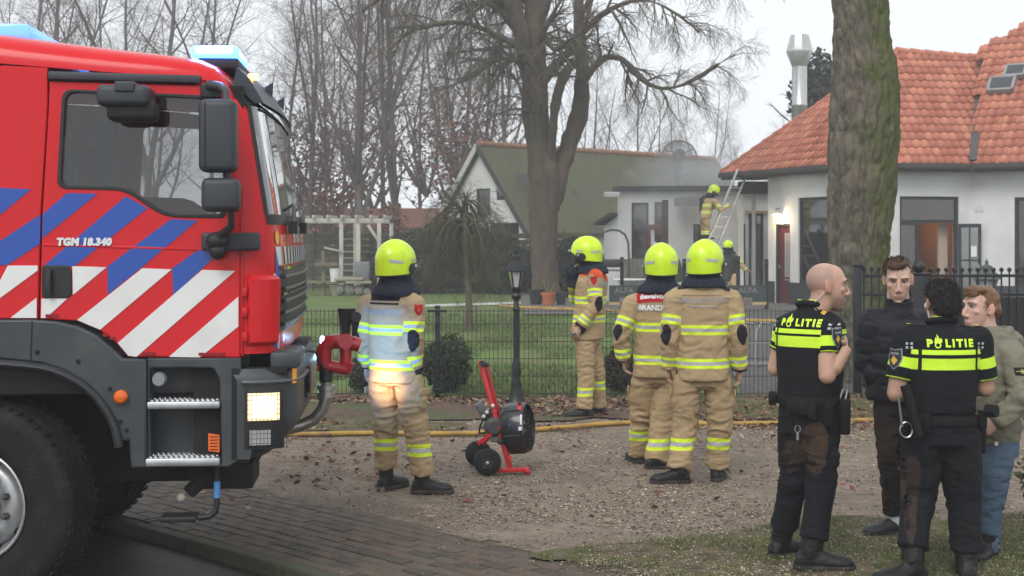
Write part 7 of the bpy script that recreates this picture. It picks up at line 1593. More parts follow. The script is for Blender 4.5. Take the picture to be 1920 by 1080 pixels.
def civ_body(t, hc, hfwd, N, J, tone, hsc=1.0, vox=.0065, arm=(.052,.043,.031), bulk=1.0, stubble=None, scalp=None, curl=.5, ears=True):
    mb = MB(); fm = MB(); L, M3 = add_head(mb, hc, hfwd, hsc, ears, N+Vector((0,0,-.06)))
    r, f = J['r'], J['f']; H = (J['hip'][0]+J['hip'][1])/2
    torso(mb, [(H+Vector((0,0,-.05)), .13, .085), (H.lerp(N, .35), .12, .085), (H.lerp(N, .75), .145, .095), (N+Vector((0,0,-.04)), .08, .07)], r, f)
    for i in (0, 1):
        S_, E_, W_ = J['sh'][i], J['el'][i], J['wr'][i]; mb.tube([N+Vector((0,0,-.07)), S_], [.055,.055], 12)
        limb(mb, [S_, S_.lerp(E_, .45), E_, E_.lerp(W_, .3), W_], [arm[0]*1.05,arm[0],arm[1],arm[1]*1.06,arm[2]]); limb(mb, [J['hip'][i], J['kn'][i], J['an'][i]], [.06,.038,.030], 12)
        add_hand(mb, fm, W_, J['hd'][i], J['palm'][i], J['thumb'][i], J['curl'][i] if 'curl' in J else curl)
    me = remesh(mb, vox, 2, .45); sculpt_head(me, hc, hfwd, hsc, tone, stubble, scalp); join_mesh(me, fm)
    a = me.attributes['tint']; c = np.empty(len(me.vertices)*4, np.float32); a.data.foreach_get('color', c); c = c.reshape(-1, 4); c[(c[:,:3].sum(1) < .02) | (c[:,:3].sum(1) > 2.6)] = (*[q*.95 for q in tone], 1); a.data.foreach_set('color', c.ravel())
    return link('body', me, skin_mat('a'), t, 180), L, M3
def legs(t, J, m, rad, top=.1, seed=0, vox=.008, hem=0., amp=.013, name='trousers', hipr=(.165,.115), pockets=False, sc=(8,8,15)):
    r, f = J['r'], J['f']; H = (J['hip'][0]+J['hip'][1])/2; up = Vector((0,0,1)); mb = MB()
    torso(mb, [(H+up*-.05, hipr[0]*.94, hipr[1]), (H+up*.04, hipr[0], hipr[1]*1.04), (H+up*top, hipr[0]*.94, hipr[1]*.95)], r, f)
    for i in (0, 1):
        h, kn, an = J['hip'][i], J['kn'][i], J['an'][i]; lo = an.lerp(kn, hem)
        limb(mb, [h, h.lerp(kn, .5), kn, kn.lerp(an, .45), kn.lerp(lo, .85), lo], [rad[0],rad[1],rad[2],rad[3],rad[4],rad[4]*1.03])
        if pockets: out = r*(-1 if i == 0 else 1); mb.ell(h.lerp(kn, .55)+out*rad[1]*.75, (.035,.06,.085), 12, 8)
    me = remesh(mb, vox, 6); folds(me, [(J['kn'][i], .15, 1.3) for i in (0, 1)]+[(J['an'][i], .14, 1.7) for i in (0, 1)]+[(H+up*-.1, .16, 1.1)], amp, .004, sc, seed)
    c = getco(me); fattr(me, 'tz', c[:,2]); fattr(me, 'tx', (c-np.array(H))@np.array(r)); return link(name, me, m, t, 180)
def top_mesh(J, N, hem, rings, sleeves, vox=.008, sm=6, collar=None, seed=0, amp=.010, spots=(), sc=(8,8,14)):
    """garment for the upper body; rings = (fraction hem..neck, rx, ry), sleeves = per side (end point, radii along)"""
    r, f = J['r'], J['f']; H = (J['hip'][0]+J['hip'][1])/2; mb = MB()
    def cen(z): k = (z-H.z)/(N.z-H.z); return Vector((H.x+(N.x-H.x)*k, H.y+(N.y-H.y)*k, z))
    torso(mb, [(cen(hem+(N.z-hem)*q), a, b) for q, a, b in rings], r, f)
    for i, (pts, rad) in enumerate(sleeves): limb(mb, pts, rad); mb.tube([cen(N.z-.085), pts[0]], [rad[0]*1.12, rad[0]*.98], 14)
    if collar: mb.tube([cen(N.z-.05), N+Vector((0,0,collar[1]))+f*.0], [collar[0]*1.1, collar[0]], 20)
    me = remesh(mb, vox, sm); folds(me, spots, amp, .003, sc, seed); c = getco(me)
    kk = (c[:,2]-H.z)/(N.z-H.z); ctr = np.array(H)[None]*(1-kk[:,None])+np.array(N)[None]*kk[:,None]; dx = (c-ctr)@np.array(r); dy = (c-ctr)@np.array(f)
    D = []; A = []
    for i in (0, 1): d, a = chain(c, [J['sh'][i], J['el'][i], J['wr'][i]]); D.append(d); A.append(a)
    D = np.stack(D); A = np.stack(A); k = D.argmin(0); arc = np.take_along_axis(A, k[None], 0)[0]; dm = D.min(0); tor = np.sqrt((dx/rings[3][1])**2+(dy/rings[3][2])**2)
    sl = (dm/(sleeves[0][1][0]*.95) < tor*1.02) & (np.abs(dx) > rings[3][1]*.62)
    fattr(me, 'az', arc); fattr(me, 'tz', c[:,2]); fattr(me, 'tx', dx); fattr(me, 'ty', dy); nf = len(me.polygons)
    me.polygons.foreach_set('material_index', np.array([sl[list(p.vertices)].mean() > .5 for p in me.polygons]).astype(np.int32)); return me
navyc = cloth('police_navy', (.0085,.0095,.0125), .85, 250, var=.12); vest_black = cloth('vest_black', (.0070,.0075,.0085), .75, 200, var=.15); PY_ = (.62,.92,.05); gear = M('gear_black', (.008,.008,.009), .65, var=.2, bump=.3, bs=150, spec=.2); gearm = M('gear_metal', (.4,.4,.4), .3, metal=.9, var=0); gold = M('gold_thread', (.6,.36,.06), .5); trs = cloth('police_trousers', (.0085,.0095,.013), .85, 300, dirt=(.030,.022,.018), da=.3)
def emblem(t, org, U, bv, m, s, off):
    ring = [(.5*math.cos(a), .5*math.sin(a)) for a in np.linspace(0, 2*math.pi, 20, endpoint=False)]; inn = [(.30*math.cos(a), .30*math.sin(a)) for a in np.linspace(0, 2*math.pi, 20, endpoint=False)]
    polys = [[ring[k], ring[(k+1) % 20], inn[(k+1) % 20], inn[k]] for k in range(20)]+[[(-.55,.35),(-.2,.3),(-.05,.75),(-.25,1.25)],[(-.15,.45),(.25,.4),(.35,.95),(.05,1.75)],[(.15,.4),(.6,.35),(.75,.8),(.55,1.15)]]
    decal('emblem', poly_mesh([[(x*s, y*s) for x, y in p] for p in polys]), org, U, (0,0,1), bv, m, t, off)
def police(g, J, N, r, f, hem, sl_end, bz, seed, lettersz=.050, tw=.0):
    t = g.t; sl = []
    for i in (0, 1): S_, E_ = J['sh'][i], J['el'][i]; L_ = (E_-S_).length; e = S_+(E_-S_).normalized()*sl_end[i]; sl.append(([S_, S_.lerp(e, .5), e], [.079,.075,.073]))
    me = top_mesh(J, N, hem, [(0,.188,.142),(.2,.186,.146),(.45,.196,.152),(.7,.208,.152),(.84,.200,.14),(.92,.165,.118),(.97,.115,.095),(1.0,.078,.08)], sl, collar=(.075,.03), seed=seed, amp=.008, spots=[(J['sh'][0],.14,1),(J['sh'][1],.14,1),(N.lerp((J['hip'][0]+J['hip'][1])/2,.7),.16,1)])
    m1 = cloth(f'shirt_{seed}', (.0075,.0085,.0105), .78, 220, var=.12); m2 = cloth(f'sleeve_{seed}', (.0085,.0095,.012), .85, 250, var=.12); nz, wz = bz
    bands(m1, [('tz', nz-.013, nz+.013, PY_), ('tz', wz-.031, wz+.031, PY_), ('tx', -.165, -.148, (.008,.008,.01)), ('tx', .148, .165, (.008,.008,.01))])
    a0 = (J['sh'][1].z-nz); bands(m2, [('az', max(.02, J['sh'][1].z-wz-.028), J['sh'][1].z-wz+.030, PY_), ('az', sl_end[1]-.010, sl_end[1]-.003, PY_)])
    sh = link('shirt', me, [m1, m2], t, 180); bv = bvh_of(me); yl = M('print_yellow', PY_, .6, var=0)
    tz = nz+.048; c0 = Vector((0,0,0)); H = (J['hip'][0]+J['hip'][1])/2; k = (tz-H.z)/(N.z-H.z); ctr = H.lerp(N, k)-f*.1+r*tw; ctr.z = tz
    put_text(t, 'back_lettering', 'P', ctr-r*.112, r, bv, yl, lettersz, off=.005, offset=.003); emblem(t, ctr-r*.070+Vector((0,0,-.008)), r, bv, yl, .034, .006); put_text(t, 'back_lettering', 'LITIE', ctr+r*.050, r, bv, yl, lettersz*1.04, off=.005, offset=.003, space=1.38)
    sq = []
    for x0 in (-.225,-.20,.165,.19): sq += [rect(x0, -.02+.022*k, x0+.013, -.007+.022*k) for k in (0, 1)]
    decal('back_dots', poly_mesh(sq), ctr+Vector((0,0,-.012)), r, (0,0,1), bv, M('print_dots', (.42,.44,.45), .6, var=0), t, .005)
    mb = MB(); mb.tube([N+Vector((0,0,.055))-f*(.075*math.cos(a))+r*(.075*math.sin(a)) for a in np.linspace(-1.1, 1.1, 12)], .0035, 6); mb.build('collar_piping', yl, sh)
    mb = MB(); mb.tube([N+Vector((0,0,.042-.016*(abs(a)/1.5)))-f*(.074*math.cos(a))+r*(.074*math.sin(a)) for a in np.linspace(-2.6, 2.6, 20)], .019, 8); mb.build('collar', navyc, sh, smooth=60)
    for i in (0, 1):
        s = -1 if i == 0 else 1; q = J['sh'][i].lerp(N, .42)+Vector((0,0,.055)); decal('epaulette', poly_mesh([rect(-.05,-.02,.05,.02)]), J['sh'][i].lerp(N, .35)+Vector((0,0,.02)), r, f, bv, gear, t, .008, reach=.2); decal('epaulette_tip', poly_mesh([rect(-.012,-.02,.012,.02)]), J['sh'][i].lerp(N, .05)+Vector((0,0,.02)), r, f, bv, gold, t, .010, reach=.2)
    return sh, bv
def badge(t, org, U, bv, V=(0,0,1)):
    s = 1.25; decal('sleeve_badge', poly_mesh([[(x*s*1.12, y*s*1.1) for x, y in shield]]), org, U, V, bv, M('badge_rim', (.25,.26,.28), .5), t, .005); decal('sleeve_badge', poly_mesh([[(x*s, y*s) for x, y in shield]]), org, U, V, bv, M('badge_navy', (.015,.017,.035), .6, var=0), t, .007)
    decal('badge_flame', poly_mesh([[(-.022,-.01),(.0,-.036),(.022,-.01),(.010,.002),(-.004,.016),(-.012,.002)]]), org, U, V, bv, gold, t, .009); put_text(t, 'badge_lettering', 'POLITIE', org+Vector(V)*.026, U, bv, white_print, .015, V, off=.010)
def belt(t, J, z, rx_, ry_, items=()):
    H = (J['hip'][0]+J['hip'][1])/2; r, f = J['r'], J['f']; C = Vector((H.x, H.y, z)); mb = MB()
    mb.rings([ringpts(C+Vector((0,0,-.025)), r, f, rx_, ry_, 32), ringpts(C+Vector((0,0,.025)), r, f, rx_, ry_, 32)]); b = mb.build('belt', gear, t, bevel=.003)
    for nm, ang, dz, w, d, h, m in items:       # ang: 0 = back, + = towards image right
        a = R(ang); n = (-f*math.cos(a)+r*math.sin(a)); tq = (r*math.cos(a)+f*math.sin(a)); e = 2.4; k = (abs(math.cos(a)/ry_)**e+abs(math.sin(a)/rx_)**e)**(-1/e); p = C+n*(k+d*.45)+Vector((0,0,dz)); mb = MB(); MT = Matrix((tq, n, Vector((0,0,1)))).transposed(); k2 = .72 if h > .15 else .92; mb.rings([[p+MT @ Vector((x*w/2*kk, (y+.1*(kk-1))*d/2, z*h/2)) for x, y in ((-1,-1),(1,-1),(1,1),(-1,1))] for z, kk in ((-1,k2),(.2,1),(1,1))]); mb.build(nm, m, b, bevel=.010, seg=2)
    return b, C
def ragged(p, amp=.022): return [(x+(fbm(np.array([[x*28, y*28, 1.]]), 3, 4)[0]-.45)*amp*2, y+(fbm(np.array([[x*28, y*28, 7.]]), 3, 5)[0]-.45)*amp*2) for x, y in p]
# bald officer
g = Fig(8.2, 1515, 'person', 'bald police officer in profile with yellow striped vest and hand at his chest'); t = g.t
f = unit(.62,.78); r = f.cross(Vector((0,0,1))).normalized(); N = g.j(1521,580,.0); hc = g.j(1550,537,-.02); hf = unit(1,-.02,-.06)
J = {k: [g.j(*p) for p in v] for k, v in dict(sh=[(1476,612,.14),(1546,618,-.12)], el=[(1455,690,.18),(1551,704,-.17)], wr=[(1500,690,.34),(1587,652,-.10)], hip=[(1494,795,.06),(1540,795,-.05)], kn=[(1490,895,.10),(1540,905,-.05)], an=[(1466,1012,.22),(1522,1036,-.10)]).items()}
J.update(r=r, f=f, hd=[unit(.6,.6,.2), unit(-.25,.1,1)], palm=[-f, unit(-.9,.4,.0)], thumb=[Vector((0,0,1)), unit(-.4,-.9,.2)], curl=[.5,.95])
bd, L, M3 = civ_body(t, hc, hf, N, J, (.50,.305,.225), 1.12, stubble=(.16,.10,.075), scalp=(.27,.19,.155), arm=(.058,.051,.036))
face_parts(t, L, M3, 1.12, M('brow_dark', (.045,.028,.02), .8))
sh, bv = police(g, J, N, r, f, g.jz(745), (.145,.135), (g.jz(619),g.jz(638)), 11, lettersz=.052)
badge(t, J['sh'][1]+Vector((.03,0,-.04)), unit(.88,.45), bv)
mb = MB(); mb.tube([L(.078,-.02,-.02), L(.07,-.05,-.06), L(.045,-.085,-.11), L(.03,-.11,-.15)], .0032, 6); mb.build('earpiece_tube', M('earpiece_clear', (.5,.5,.48), .3), t)
lg = legs(t, J, trs, [.112,.104,.088,.078,.080], .15, 21, pockets=True, hem=.20, hipr=(.178,.135))
dm = M('trouser_brown', (.045,.025,.015), .9, var=.5, vs=9); lbv = bvh_of(lg.data)
decal('brown_patch', poly_mesh([ragged(smooth_poly([(-.05,.13),(.04,.14),(.07,.05),(.05,-.08),(0,-.15),(-.05,-.08),(-.06,.03)], 8))]), J['hip'][1].lerp(J['kn'][1], .38)+Vector((-.05,-.1,0)), (1,0,0), (0,0,1), lbv, dm, lg, .002); decal('brown_patch', poly_mesh([ragged(smooth_poly([(-.04,.12),(.03,.13),(.05,.03),(.02,-.1),(-.04,-.14),(-.06,-.02)], 8))]), J['hip'][0].lerp(J['kn'][0], .45)+Vector((-.01,-.1,0)), (1,0,0), (0,0,1), lbv, M('trouser_dark_brown', (.026,.017,.013), .9, var=.5, vs=9), lg, .002)  # ragged brown patches laid over both thighs
b_, C = belt(t, J, g.jz(748), .190, .150, [('pouch',6,-.03,.13,.04,.09,gear),('pouch',58,-.06,.06,.04,.14,gear),('holster',95,-.09,.06,.055,.20,gear),('radio_holder',125,-.02,.05,.05,.12,gear),('pouch',-62,.0,.06,.045,.08,gear),('pouch',32,-.04,.05,.04,.11,gear)])
mb = MB(); p = C-f*.2+r*.03; mb.tube([p+Vector((0,0,-.09)), p+Vector((0,0,-.13))], .008, 6); mb.build('key_strap', gear, b_); mb = MB(); mb.tube([p+Vector((.016*math.cos(a), 0, -.150+.02*math.sin(a))) for a in np.linspace(0, 6.283, 14)], .0025, 5); mb.box(p+Vector((.0,0,-.19)), (.012,.005,.045)); mb.build('keys', gearm, b_)
mb = MB(); q = g.j(1574,745,-.1); mb.tube([q+Vector((-.01,0,-.05)), q+Vector((.02,0,.045)), q+Vector((.05,.02,.04)), q+Vector((.03,.02,-.05))], .007, 6); mb.build('handcuff', gearm, b_); mb = MB(); mb.tube([q+Vector((-.05+.045*math.cos(a),.0,-.06+.045*math.sin(a))) for a in np.linspace(0, 6.283, 16)], .010, 6); mb.build('cuff_ring', gear, b_)
boot(t, J['an'][0], (.75,.55), 0, .24, 1.1, knee=J['kn'][0]); boot(t, J['an'][1], (1,-.12), 0, .24, 1.15, knee=J['kn'][1])
# dark haired officer from behind
g = Fig(7.85, 1764, 'person', 'dark haired police officer seen from behind with yellow bars across his back'); t = g.t
f = unit(-.04,1); r = f.cross(Vector((0,0,1))).normalized(); N = g.j(1766,611,0); hc = g.j(1765,571,.02); hf = unit(-.12,1,-.08)
J = {k: [g.j(*p) for p in v] for k, v in dict(sh=[(1700,636,.0),(1834,636,0)], el=[(1680,738,-.02),(1848,728,.02)], wr=[(1712,735,.26),(1815,722,.28)], hip=[(1733,815,0),(1796,815,0)], kn=[(1722,930,.06),(1806,935,.06)], an=[(1708,1052,-.06),(1812,1058,.02)]).items()}
J.update(r=r, f=f, hd=[unit(.5,.8,.1), unit(-.5,.8,.1)], palm=[Vector((1,0,0)), Vector((-1,0,0))], thumb=[Vector((0,0,1)), Vector((0,0,1))])
bd, L, M3 = civ_body(t, hc, hf, N, J, (.40,.235,.165), 1.06, arm=(.056,.050,.036))
hair_cap(t, L, M3, 1.06, M('hair_black', (.012,.010,.010), .75, var=.3, vs=40), [((0,-.012,.045),(.084,.104,.086)),((0,-.055,.0),(.076,.060,.075)),((0,.03,.095),(.066,.06,.035)),((0,-.07,-.03),(.062,.040,.045))], 3, 2600, .026, dirn=(.15,-.1,.1))
sh, bv = police(g, J, N, r, f, g.jz(772), (.225,.225), (g.jz(657),g.jz(679)), 12, lettersz=.054)
badge(t, J['sh'][0]+Vector((-.05,-.02,-.10)), unit(.75,-.65), bv)
mb = MB(); mb.tube([L(-.079,.0,-.01), L(-.078,-.015,-.05), L(-.07,-.03,-.10), L(-.055,-.07,-.15)], .0035, 6); mb.ell(L(-.082,.0,-.005), (.012,.012,.018), 8, 6); mb.build('earpiece_tube', M('earpiece_clear'), t)
lg = legs(t, J, trs, [.122,.114,.094,.086,.084], .15, 22, pockets=True, hem=.20, hipr=(.192,.135)); lbv = bvh_of(lg.data)
decal('brown_patch', poly_mesh([ragged(smooth_poly([(-.05,.16),(.03,.10),(.03,-.05),(.0,-.25),(-.03,-.34),(-.06,-.1)], 8))]), J['hip'][0].lerp(J['kn'][0], .75)+Vector((-.06,-.1,0)), (1,0,0), (0,0,1), lbv, M('trouser_dark_brown'), lg, .002)  # long dark brown patch laid down the left leg
b_, C = belt(t, J, g.jz(785), .198, .150, [('pouch',-42,.0,.05,.04,.10,gear),('radio_holder',78,.0,.06,.045,.10,gear),('holster',92,-.10,.05,.055,.19,gear),('pouch',-78,-.04,.055,.05,.12,gear)])
mb = MB(); q = g.j(1712,770,-.12); mb.tube([q+Vector((-.05,-.03,.14)), q+Vector((.02,-.05,-.13))], [.030,.026], 12); mb.build('baton_holder', gear, b_, smooth=60); mb = MB(); mb.tube([q+Vector((-.045+.034*math.cos(a),-.03,-.10+.042*math.sin(a))) for a in np.linspace(0, 6.283, 18)], .005, 6); mb.tube([q+Vector((-.09,-.04,.08)), q+Vector((-.07,-.04,-.08))], .006, 6); mb.build('handcuff', gearm, b_)
mb = MB(); q = g.j(1838,775,-.06); mb.lathe([(.0,-.03),(.034,-.03),(.034,.03),(.0,.032)], q+Vector((.045,-.05,.02)), (.7,-.7,0), 14); mb.build('radio_knob', gear, b_)
boot(t, J['an'][0], (-.92,-.25), 0, .24, 1.12, knee=J['kn'][0]); boot(t, J['an'][1], (.2,1), 0, .24, 1.1, knee=J['kn'][1])
# young man in the quilted jacket
g = Fig(9.05, 1683, 'person', 'young man in black quilted jacket looking down beside the iron railing'); t = g.t
f = unit(-.10,-1); r = f.cross(Vector((0,0,1))).normalized(); N = g.j(1685,584,.0); hc = g.j(1684,525,-.03); hf = unit(-.22,-.96,-.28)
J = {k: [g.j(*p) for p in v] for k, v in dict(sh=[(1742,606,.04),(1634,604,.0)], el=[(1758,680,.05),(1624,680,.02)], wr=[(1722,715,-.05),(1655,722,-.05)], hip=[(1706,762,.02),(1662,762,0)], kn=[(1702,870,-.02),(1664,865,-.05)], an=[(1700,972,.02),(1673,965,.0)]).items()}
J.update(r=r, f=f, hd=[unit(-.3,-.3,-.8), unit(.3,-.3,-.8)], palm=[Vector((-1,0,0)), Vector((1,0,0))], thumb=[f, f])
bd, L, M3 = civ_body(t, hc, hf, N, J, (.56,.36,.28), 1.10, ears=True)
brn = M('hair_brown', (.085,.046,.024), .5, var=.35, vs=40)
face_parts(t, L, M3, 1.10, M('brow_brown', (.06,.035,.02), .8))
hair_cap(t, L, M3, 1.10, brn, [((0,-.030,.052),(.081,.090,.080)),((0,.035,.112),(.066,.052,.026)),((.012,.062,.100),(.050,.026,.022)),((0,-.07,.0),(.07,.05,.07)),((.066,-.012,.045),(.014,.045,.038)),((-.066,-.012,.045),(.014,.045,.038))], 5, 1700, .022, dirn=(.4,.5,.25))
puff = [(J['sh'][i], J['sh'][i].lerp(J['el'][i], .5), J['el'][i], J['el'][i].lerp(J['wr'][i], .55), J['wr'][i]) for i in (0, 1)]
me = top_mesh(J, N, g.jz(752), [(0,.200,.150),(.2,.208,.160),(.45,.210,.165),(.7,.215,.160),(.84,.20,.148),(.93,.145,.125),(1.0,.10,.10)], [(list(p), [.092,.090,.082,.076,.066]) for p in puff], collar=(.092,.085), seed=13, amp=.006, spots=[(J['el'][0],.14,1),(J['el'][1],.14,1)])
c = getco(me); n = getno(me); tz = c[:,2]; ph = (tz-g.jz(752))/.105; a = me.attributes['az']; az_ = np.empty(len(c), np.float32); a.data.foreach_get('value', az_); mi = np.zeros(len(me.polygons), np.int32); me.polygons.foreach_get('material_index', mi); slv = np.zeros(len(c), bool); vi = np.empty(len(me.loops), np.int32); me.loops.foreach_get('vertex_index', vi)
ls = np.empty(len(me.polygons), np.int32); me.polygons.foreach_get('loop_start', ls); lt = np.empty(len(me.polygons), np.int32); me.polygons.foreach_get('loop_total', lt); slv[vi[np.repeat(mi, lt).astype(bool)]] = True
ph = np.where(slv, az_/.10, ph); pf = np.abs(np.sin(np.pi*ph))**.45; setco(me, c+n*((pf-.8)*.010+(fbm(c*np.array([24,24,30]), 2, 3)-.5)*.012)[:,None])
pm = M('puffer_black', (.0075,.0085,.0115), .6, var=.15, bump=.2, bs=140, spec=.25); jk = link('jacket', me, [pm, pm], t, 180)
mb = MB(); 
col_r = []
for z, rad in ((-.03,.112),(.02,.100),(.05,.094),(.072,.098),(.075,.086),(.04,.08)): col_r.append([q+Vector((0,0,.012-.30*(q-N).dot(f)*(z+.03)/.11+.006*math.sin(9*(q-N).dot(r)*10))) for q in ringpts(N+Vector((0,0,z))+f*(.012), r, f, rad*.93, rad*.98, 36, 2.0)])
mb.rings(col_r, cap=False); me2 = mb.mesh('collar'); link('collar', remesh(mb, .009, 2), pm, t, 180) if False else link('collar', me2, pm, t, 60)
mb = MB(); mb.tube([N+f*.13+Vector((0,0,-.1)), N+f*.19+Vector((0,0,-.3)), N+f*.20+Vector((0,0,-.55))], .006, 6); mb.build('zip', gear, t)
jn = cloth('jeans_black', (.016,.013,.012), .85, 400, dirt=(.060,.032,.018), vs=3, da=.6); legs(t, J, jn, [.085,.078,.060,.056,.052], .12, 23, hem=.02, hipr=(.150,.115), amp=.007, sc=(12,12,26))
shoe = M('shoe_dark', (.022,.022,.024), .5, bump=.2, bs=80); sock = cloth('sock_white', (.62,.66,.66), .9)
for i, toe in ((1, (-1,-.35)), (0, (.1,-1))):
    boot(t, J['an'][i], toe, 0, .1, 1.0, m=shoe, name='shoe', low=True); mb = MB(); mb.tube([Vector((J['an'][i].x-toe[0]*.02, J['an'][i].y-toe[1]*.01, .06)), J['an'][i]+Vector((0,0,.05))], [.044,.043], 14); mb.build('sock', sock, t, smooth=60)
# young man in the olive jacket
g = Fig(8.45, 1850, 'person', 'young man in olive hooded jacket and blue jeans facing left at the right edge'); t = g.t
f = unit(-.86,-.30); r = f.cross(Vector((0,0,1))).normalized(); N = g.j(1855,634,.02); hc = g.j(1839,579,.0); hf = unit(-.93,-.36,-.02)
J = {k: [g.j(*p) for p in v] for k, v in dict(sh=[(1898,664,-.14),(1832,660,.20)], el=[(1914,748,-.27),(1812,745,.22)], wr=[(1866,789,-.27),(1830,790,.15)], hip=[(1872,838,-.07),(1850,838,.08)], kn=[(1862,930,-.09),(1842,930,.06)], an=[(1852,1034,-.08),(1846,1024,.12)]).items()}
J.update(r=r, f=f, hd=[unit(-.62,.25,-.75), unit(-.3,0,-.9)], palm=[unit(.3,1,0), unit(0,-1,0)], thumb=[unit(-.8,0,.6), f], curl=[.7,.5])
bd, L, M3 = civ_body(t, hc, hf, N, J, (.58,.37,.29), 1.10, stubble=None)
ging = M('hair_ginger', (.155,.075,.034), .5, var=.3, vs=40); face_parts(t, L, M3, 1.10, M('brow_ginger', (.12,.065,.035), .8))
hair_cap(t, L, M3, 1.10, ging, [((0,-.022,.050),(.080,.092,.078)),((0,.03,.104),(.068,.060,.026)),((.0,.068,.082),(.058,.026,.020)),((0,-.072,-.002),(.068,.045,.066)),((.068,-.014,.035),(.013,.040,.042)),((-.068,-.014,.035),(.013,.040,.042))], 7, 1700, .024, dirn=(.2,.7,-.5))
olive = cloth('jacket_olive', (.195,.185,.135), .8, 260, var=.08); sl = [(J['sh'][i], J['sh'][i].lerp(J['el'][i], .5), J['el'][i], J['el'][i].lerp(J['wr'][i], .5), J['wr'][i]) for i in (0, 1)]
me = top_mesh(J, N, g.jz(826), [(0,.160,.148),(.15,.178,.160),(.4,.182,.152),(.7,.190,.148),(.84,.18,.135),(.93,.13,.11),(1.0,.088,.09)], [(list(p), [.082,.076,.070,.064,.050]) for p in sl], seed=14, amp=.024, spots=[(J['el'][0],.15,1.2),(J['wr'][0],.12,1.2),((J['hip'][0]+J['hip'][1])/2+Vector((0,0,.1)),.2,1.0),(J['sh'][0],.12,.8)], sc=(8,8,13))
jk = link('jacket', me, [olive, olive], t, 180); bv = bvh_of(me)
mb = MB(); mb.rings([ringpts(N+Vector((0,0,-.05))-f*.03, r, f, .155, .135, 26, 2.2), ringpts(N+Vector((0,0,.02))-f*.03, r, f, .135, .125, 26, 2.2), ringpts(N+Vector((0,0,.065))-f*.025, r, f, .108, .112, 26, 2.2), ringpts(N+Vector((0,0,.075))-f*.02, r, f, .088, .095, 26, 2.2), ringpts(N+Vector((0,0,.03))-f*.02, r, f, .078, .085, 26, 2.2)]); mb.ell(N-f*.13+Vector((0,0,-.035)), (.10,.085,.085), 16, 10)
hm = remesh(mb, .009, 3); folds(hm, [(N, .3, 1)], .014, .004, (12,12,16), 3); link('hood', hm, olive, t, 180)
U_ = unit(1,.15); q = J['sh'][0].lerp(J['el'][0], .36); decal('arm_patch', poly_mesh([rect(-.042,-.022,.042,.022)]), q, U_, (0,0,1), bv, gear, t, .006); ylg = M('patch_green', (.30,.32,.06), .6, var=0)
cp = [[(.017*math.cos(a)*k, .017*math.sin(a)*k) for a, k in ((b, 1.), (b+.393, .45))] for b in np.linspace(0, 6.283, 8, endpoint=False)]; decal('arm_patch_star', poly_mesh([[p for pr in cp for p in pr]]), q, U_, (0,0,1), bv, ylg, t, .008); decal('arm_patch_bar', poly_mesh([rect(-.034,-.002,.034,.002)]), q, U_, (0,0,1), bv, ylg, t, .009)
mb = MB(); q = g.j(1912,780,-.22); mb.beam(q, q+Vector((.02,0,-.05)), .006, .008); mb.build('pocket_zip', gearm, jk); mb = MB(); q = g.j(1868,832,-.17); mb.box(q, (.016,.01,.02)); mb.build('zip_pull', M('zip_white', (.7,.7,.7), .4), jk)
jb = cloth('jeans_blue', (.070,.110,.165), .85, 420, var=.15, dirt=(.15,.20,.26), vs=3, da=.6); legs(t, J, jb, [.098,.090,.072,.066,.062], .14, 24, hem=.01, hipr=(.15,.135), amp=.013, sc=(9,9,22))
boot(t, J['an'][0], (-.6,-.75), 0, .12, 1.05, knee=J['kn'][0], name='boot'); boot(t, J['an'][1], (-.9,-.3), 0, .12, 1.02, knee=J['kn'][1], name='boot')
# ------------------------------------------------------------------ petrol driven smoke ventilator on a red barrow frame
VY = 11.45; vt_ = thing('ventilator_fan', 'black smoke ventilator on red barrow frame with two wheels standing on the gravel', 'ventilator', (fx(940,VY), VY, 0))
vr = M('fan_red', (.50,.012,.016), .35, coat=.3, var=.08)
def v_(px, py, dy=0): w = P(px, py, VY+dy); return Vector((w.x-vt_.location.x, dy, w.z))
for dy in (-.13, .13):
    s = 0 if dy < 0 else 9
    mb = MB(); mb.beam(v_(956+s*.2, 880, dy), v_(900+s*1.2, 679+s*.3, dy*.55), .036, .036, up=(0,1,0)); mb.build('frame_rail', vr, vt_, bevel=.005)
    mb = MB(); mb.beam(v_(896+s, 832, dy), v_(938, 800, dy), .028, .028, up=(0,1,0)); mb.build('brace', vr, vt_)
    mb = MB(); mb.beam(v_(930, 882, dy), v_(990, 880, dy), .034, .036, up=(0,1,0)); mb.build('foot_rail', vr, vt_, bevel=.004)
mb = MB(); mb.beam(v_(988,880,-.15), v_(988,880,.15), .036, .036); mb.box(v_(990,884,-.13)+Vector((0,0,0)), (.03,.05,.03)); mb.build('foot_bar', vr, vt_, bevel=.004)
mb = MB(); mb.beam(v_(956,858,-.13), v_(956,858,.13), .03, .03); mb.beam(v_(928,770,-.12), v_(928,770,.12), .028, .03); mb.build('crossbar', vr, vt_)
mb = MB(); mb.beam(v_(901,678,-.10), v_(903,680,.10), .028, .028); mb.build('handle_bar', vr, vt_, bevel=.008); mb = MB(); mb.tube([v_(904,681,-.11)+Vector((0,-.02,0)), v_(912,684,-.02)], .024, 10); mb.build('handle_grip', blk, vt_)
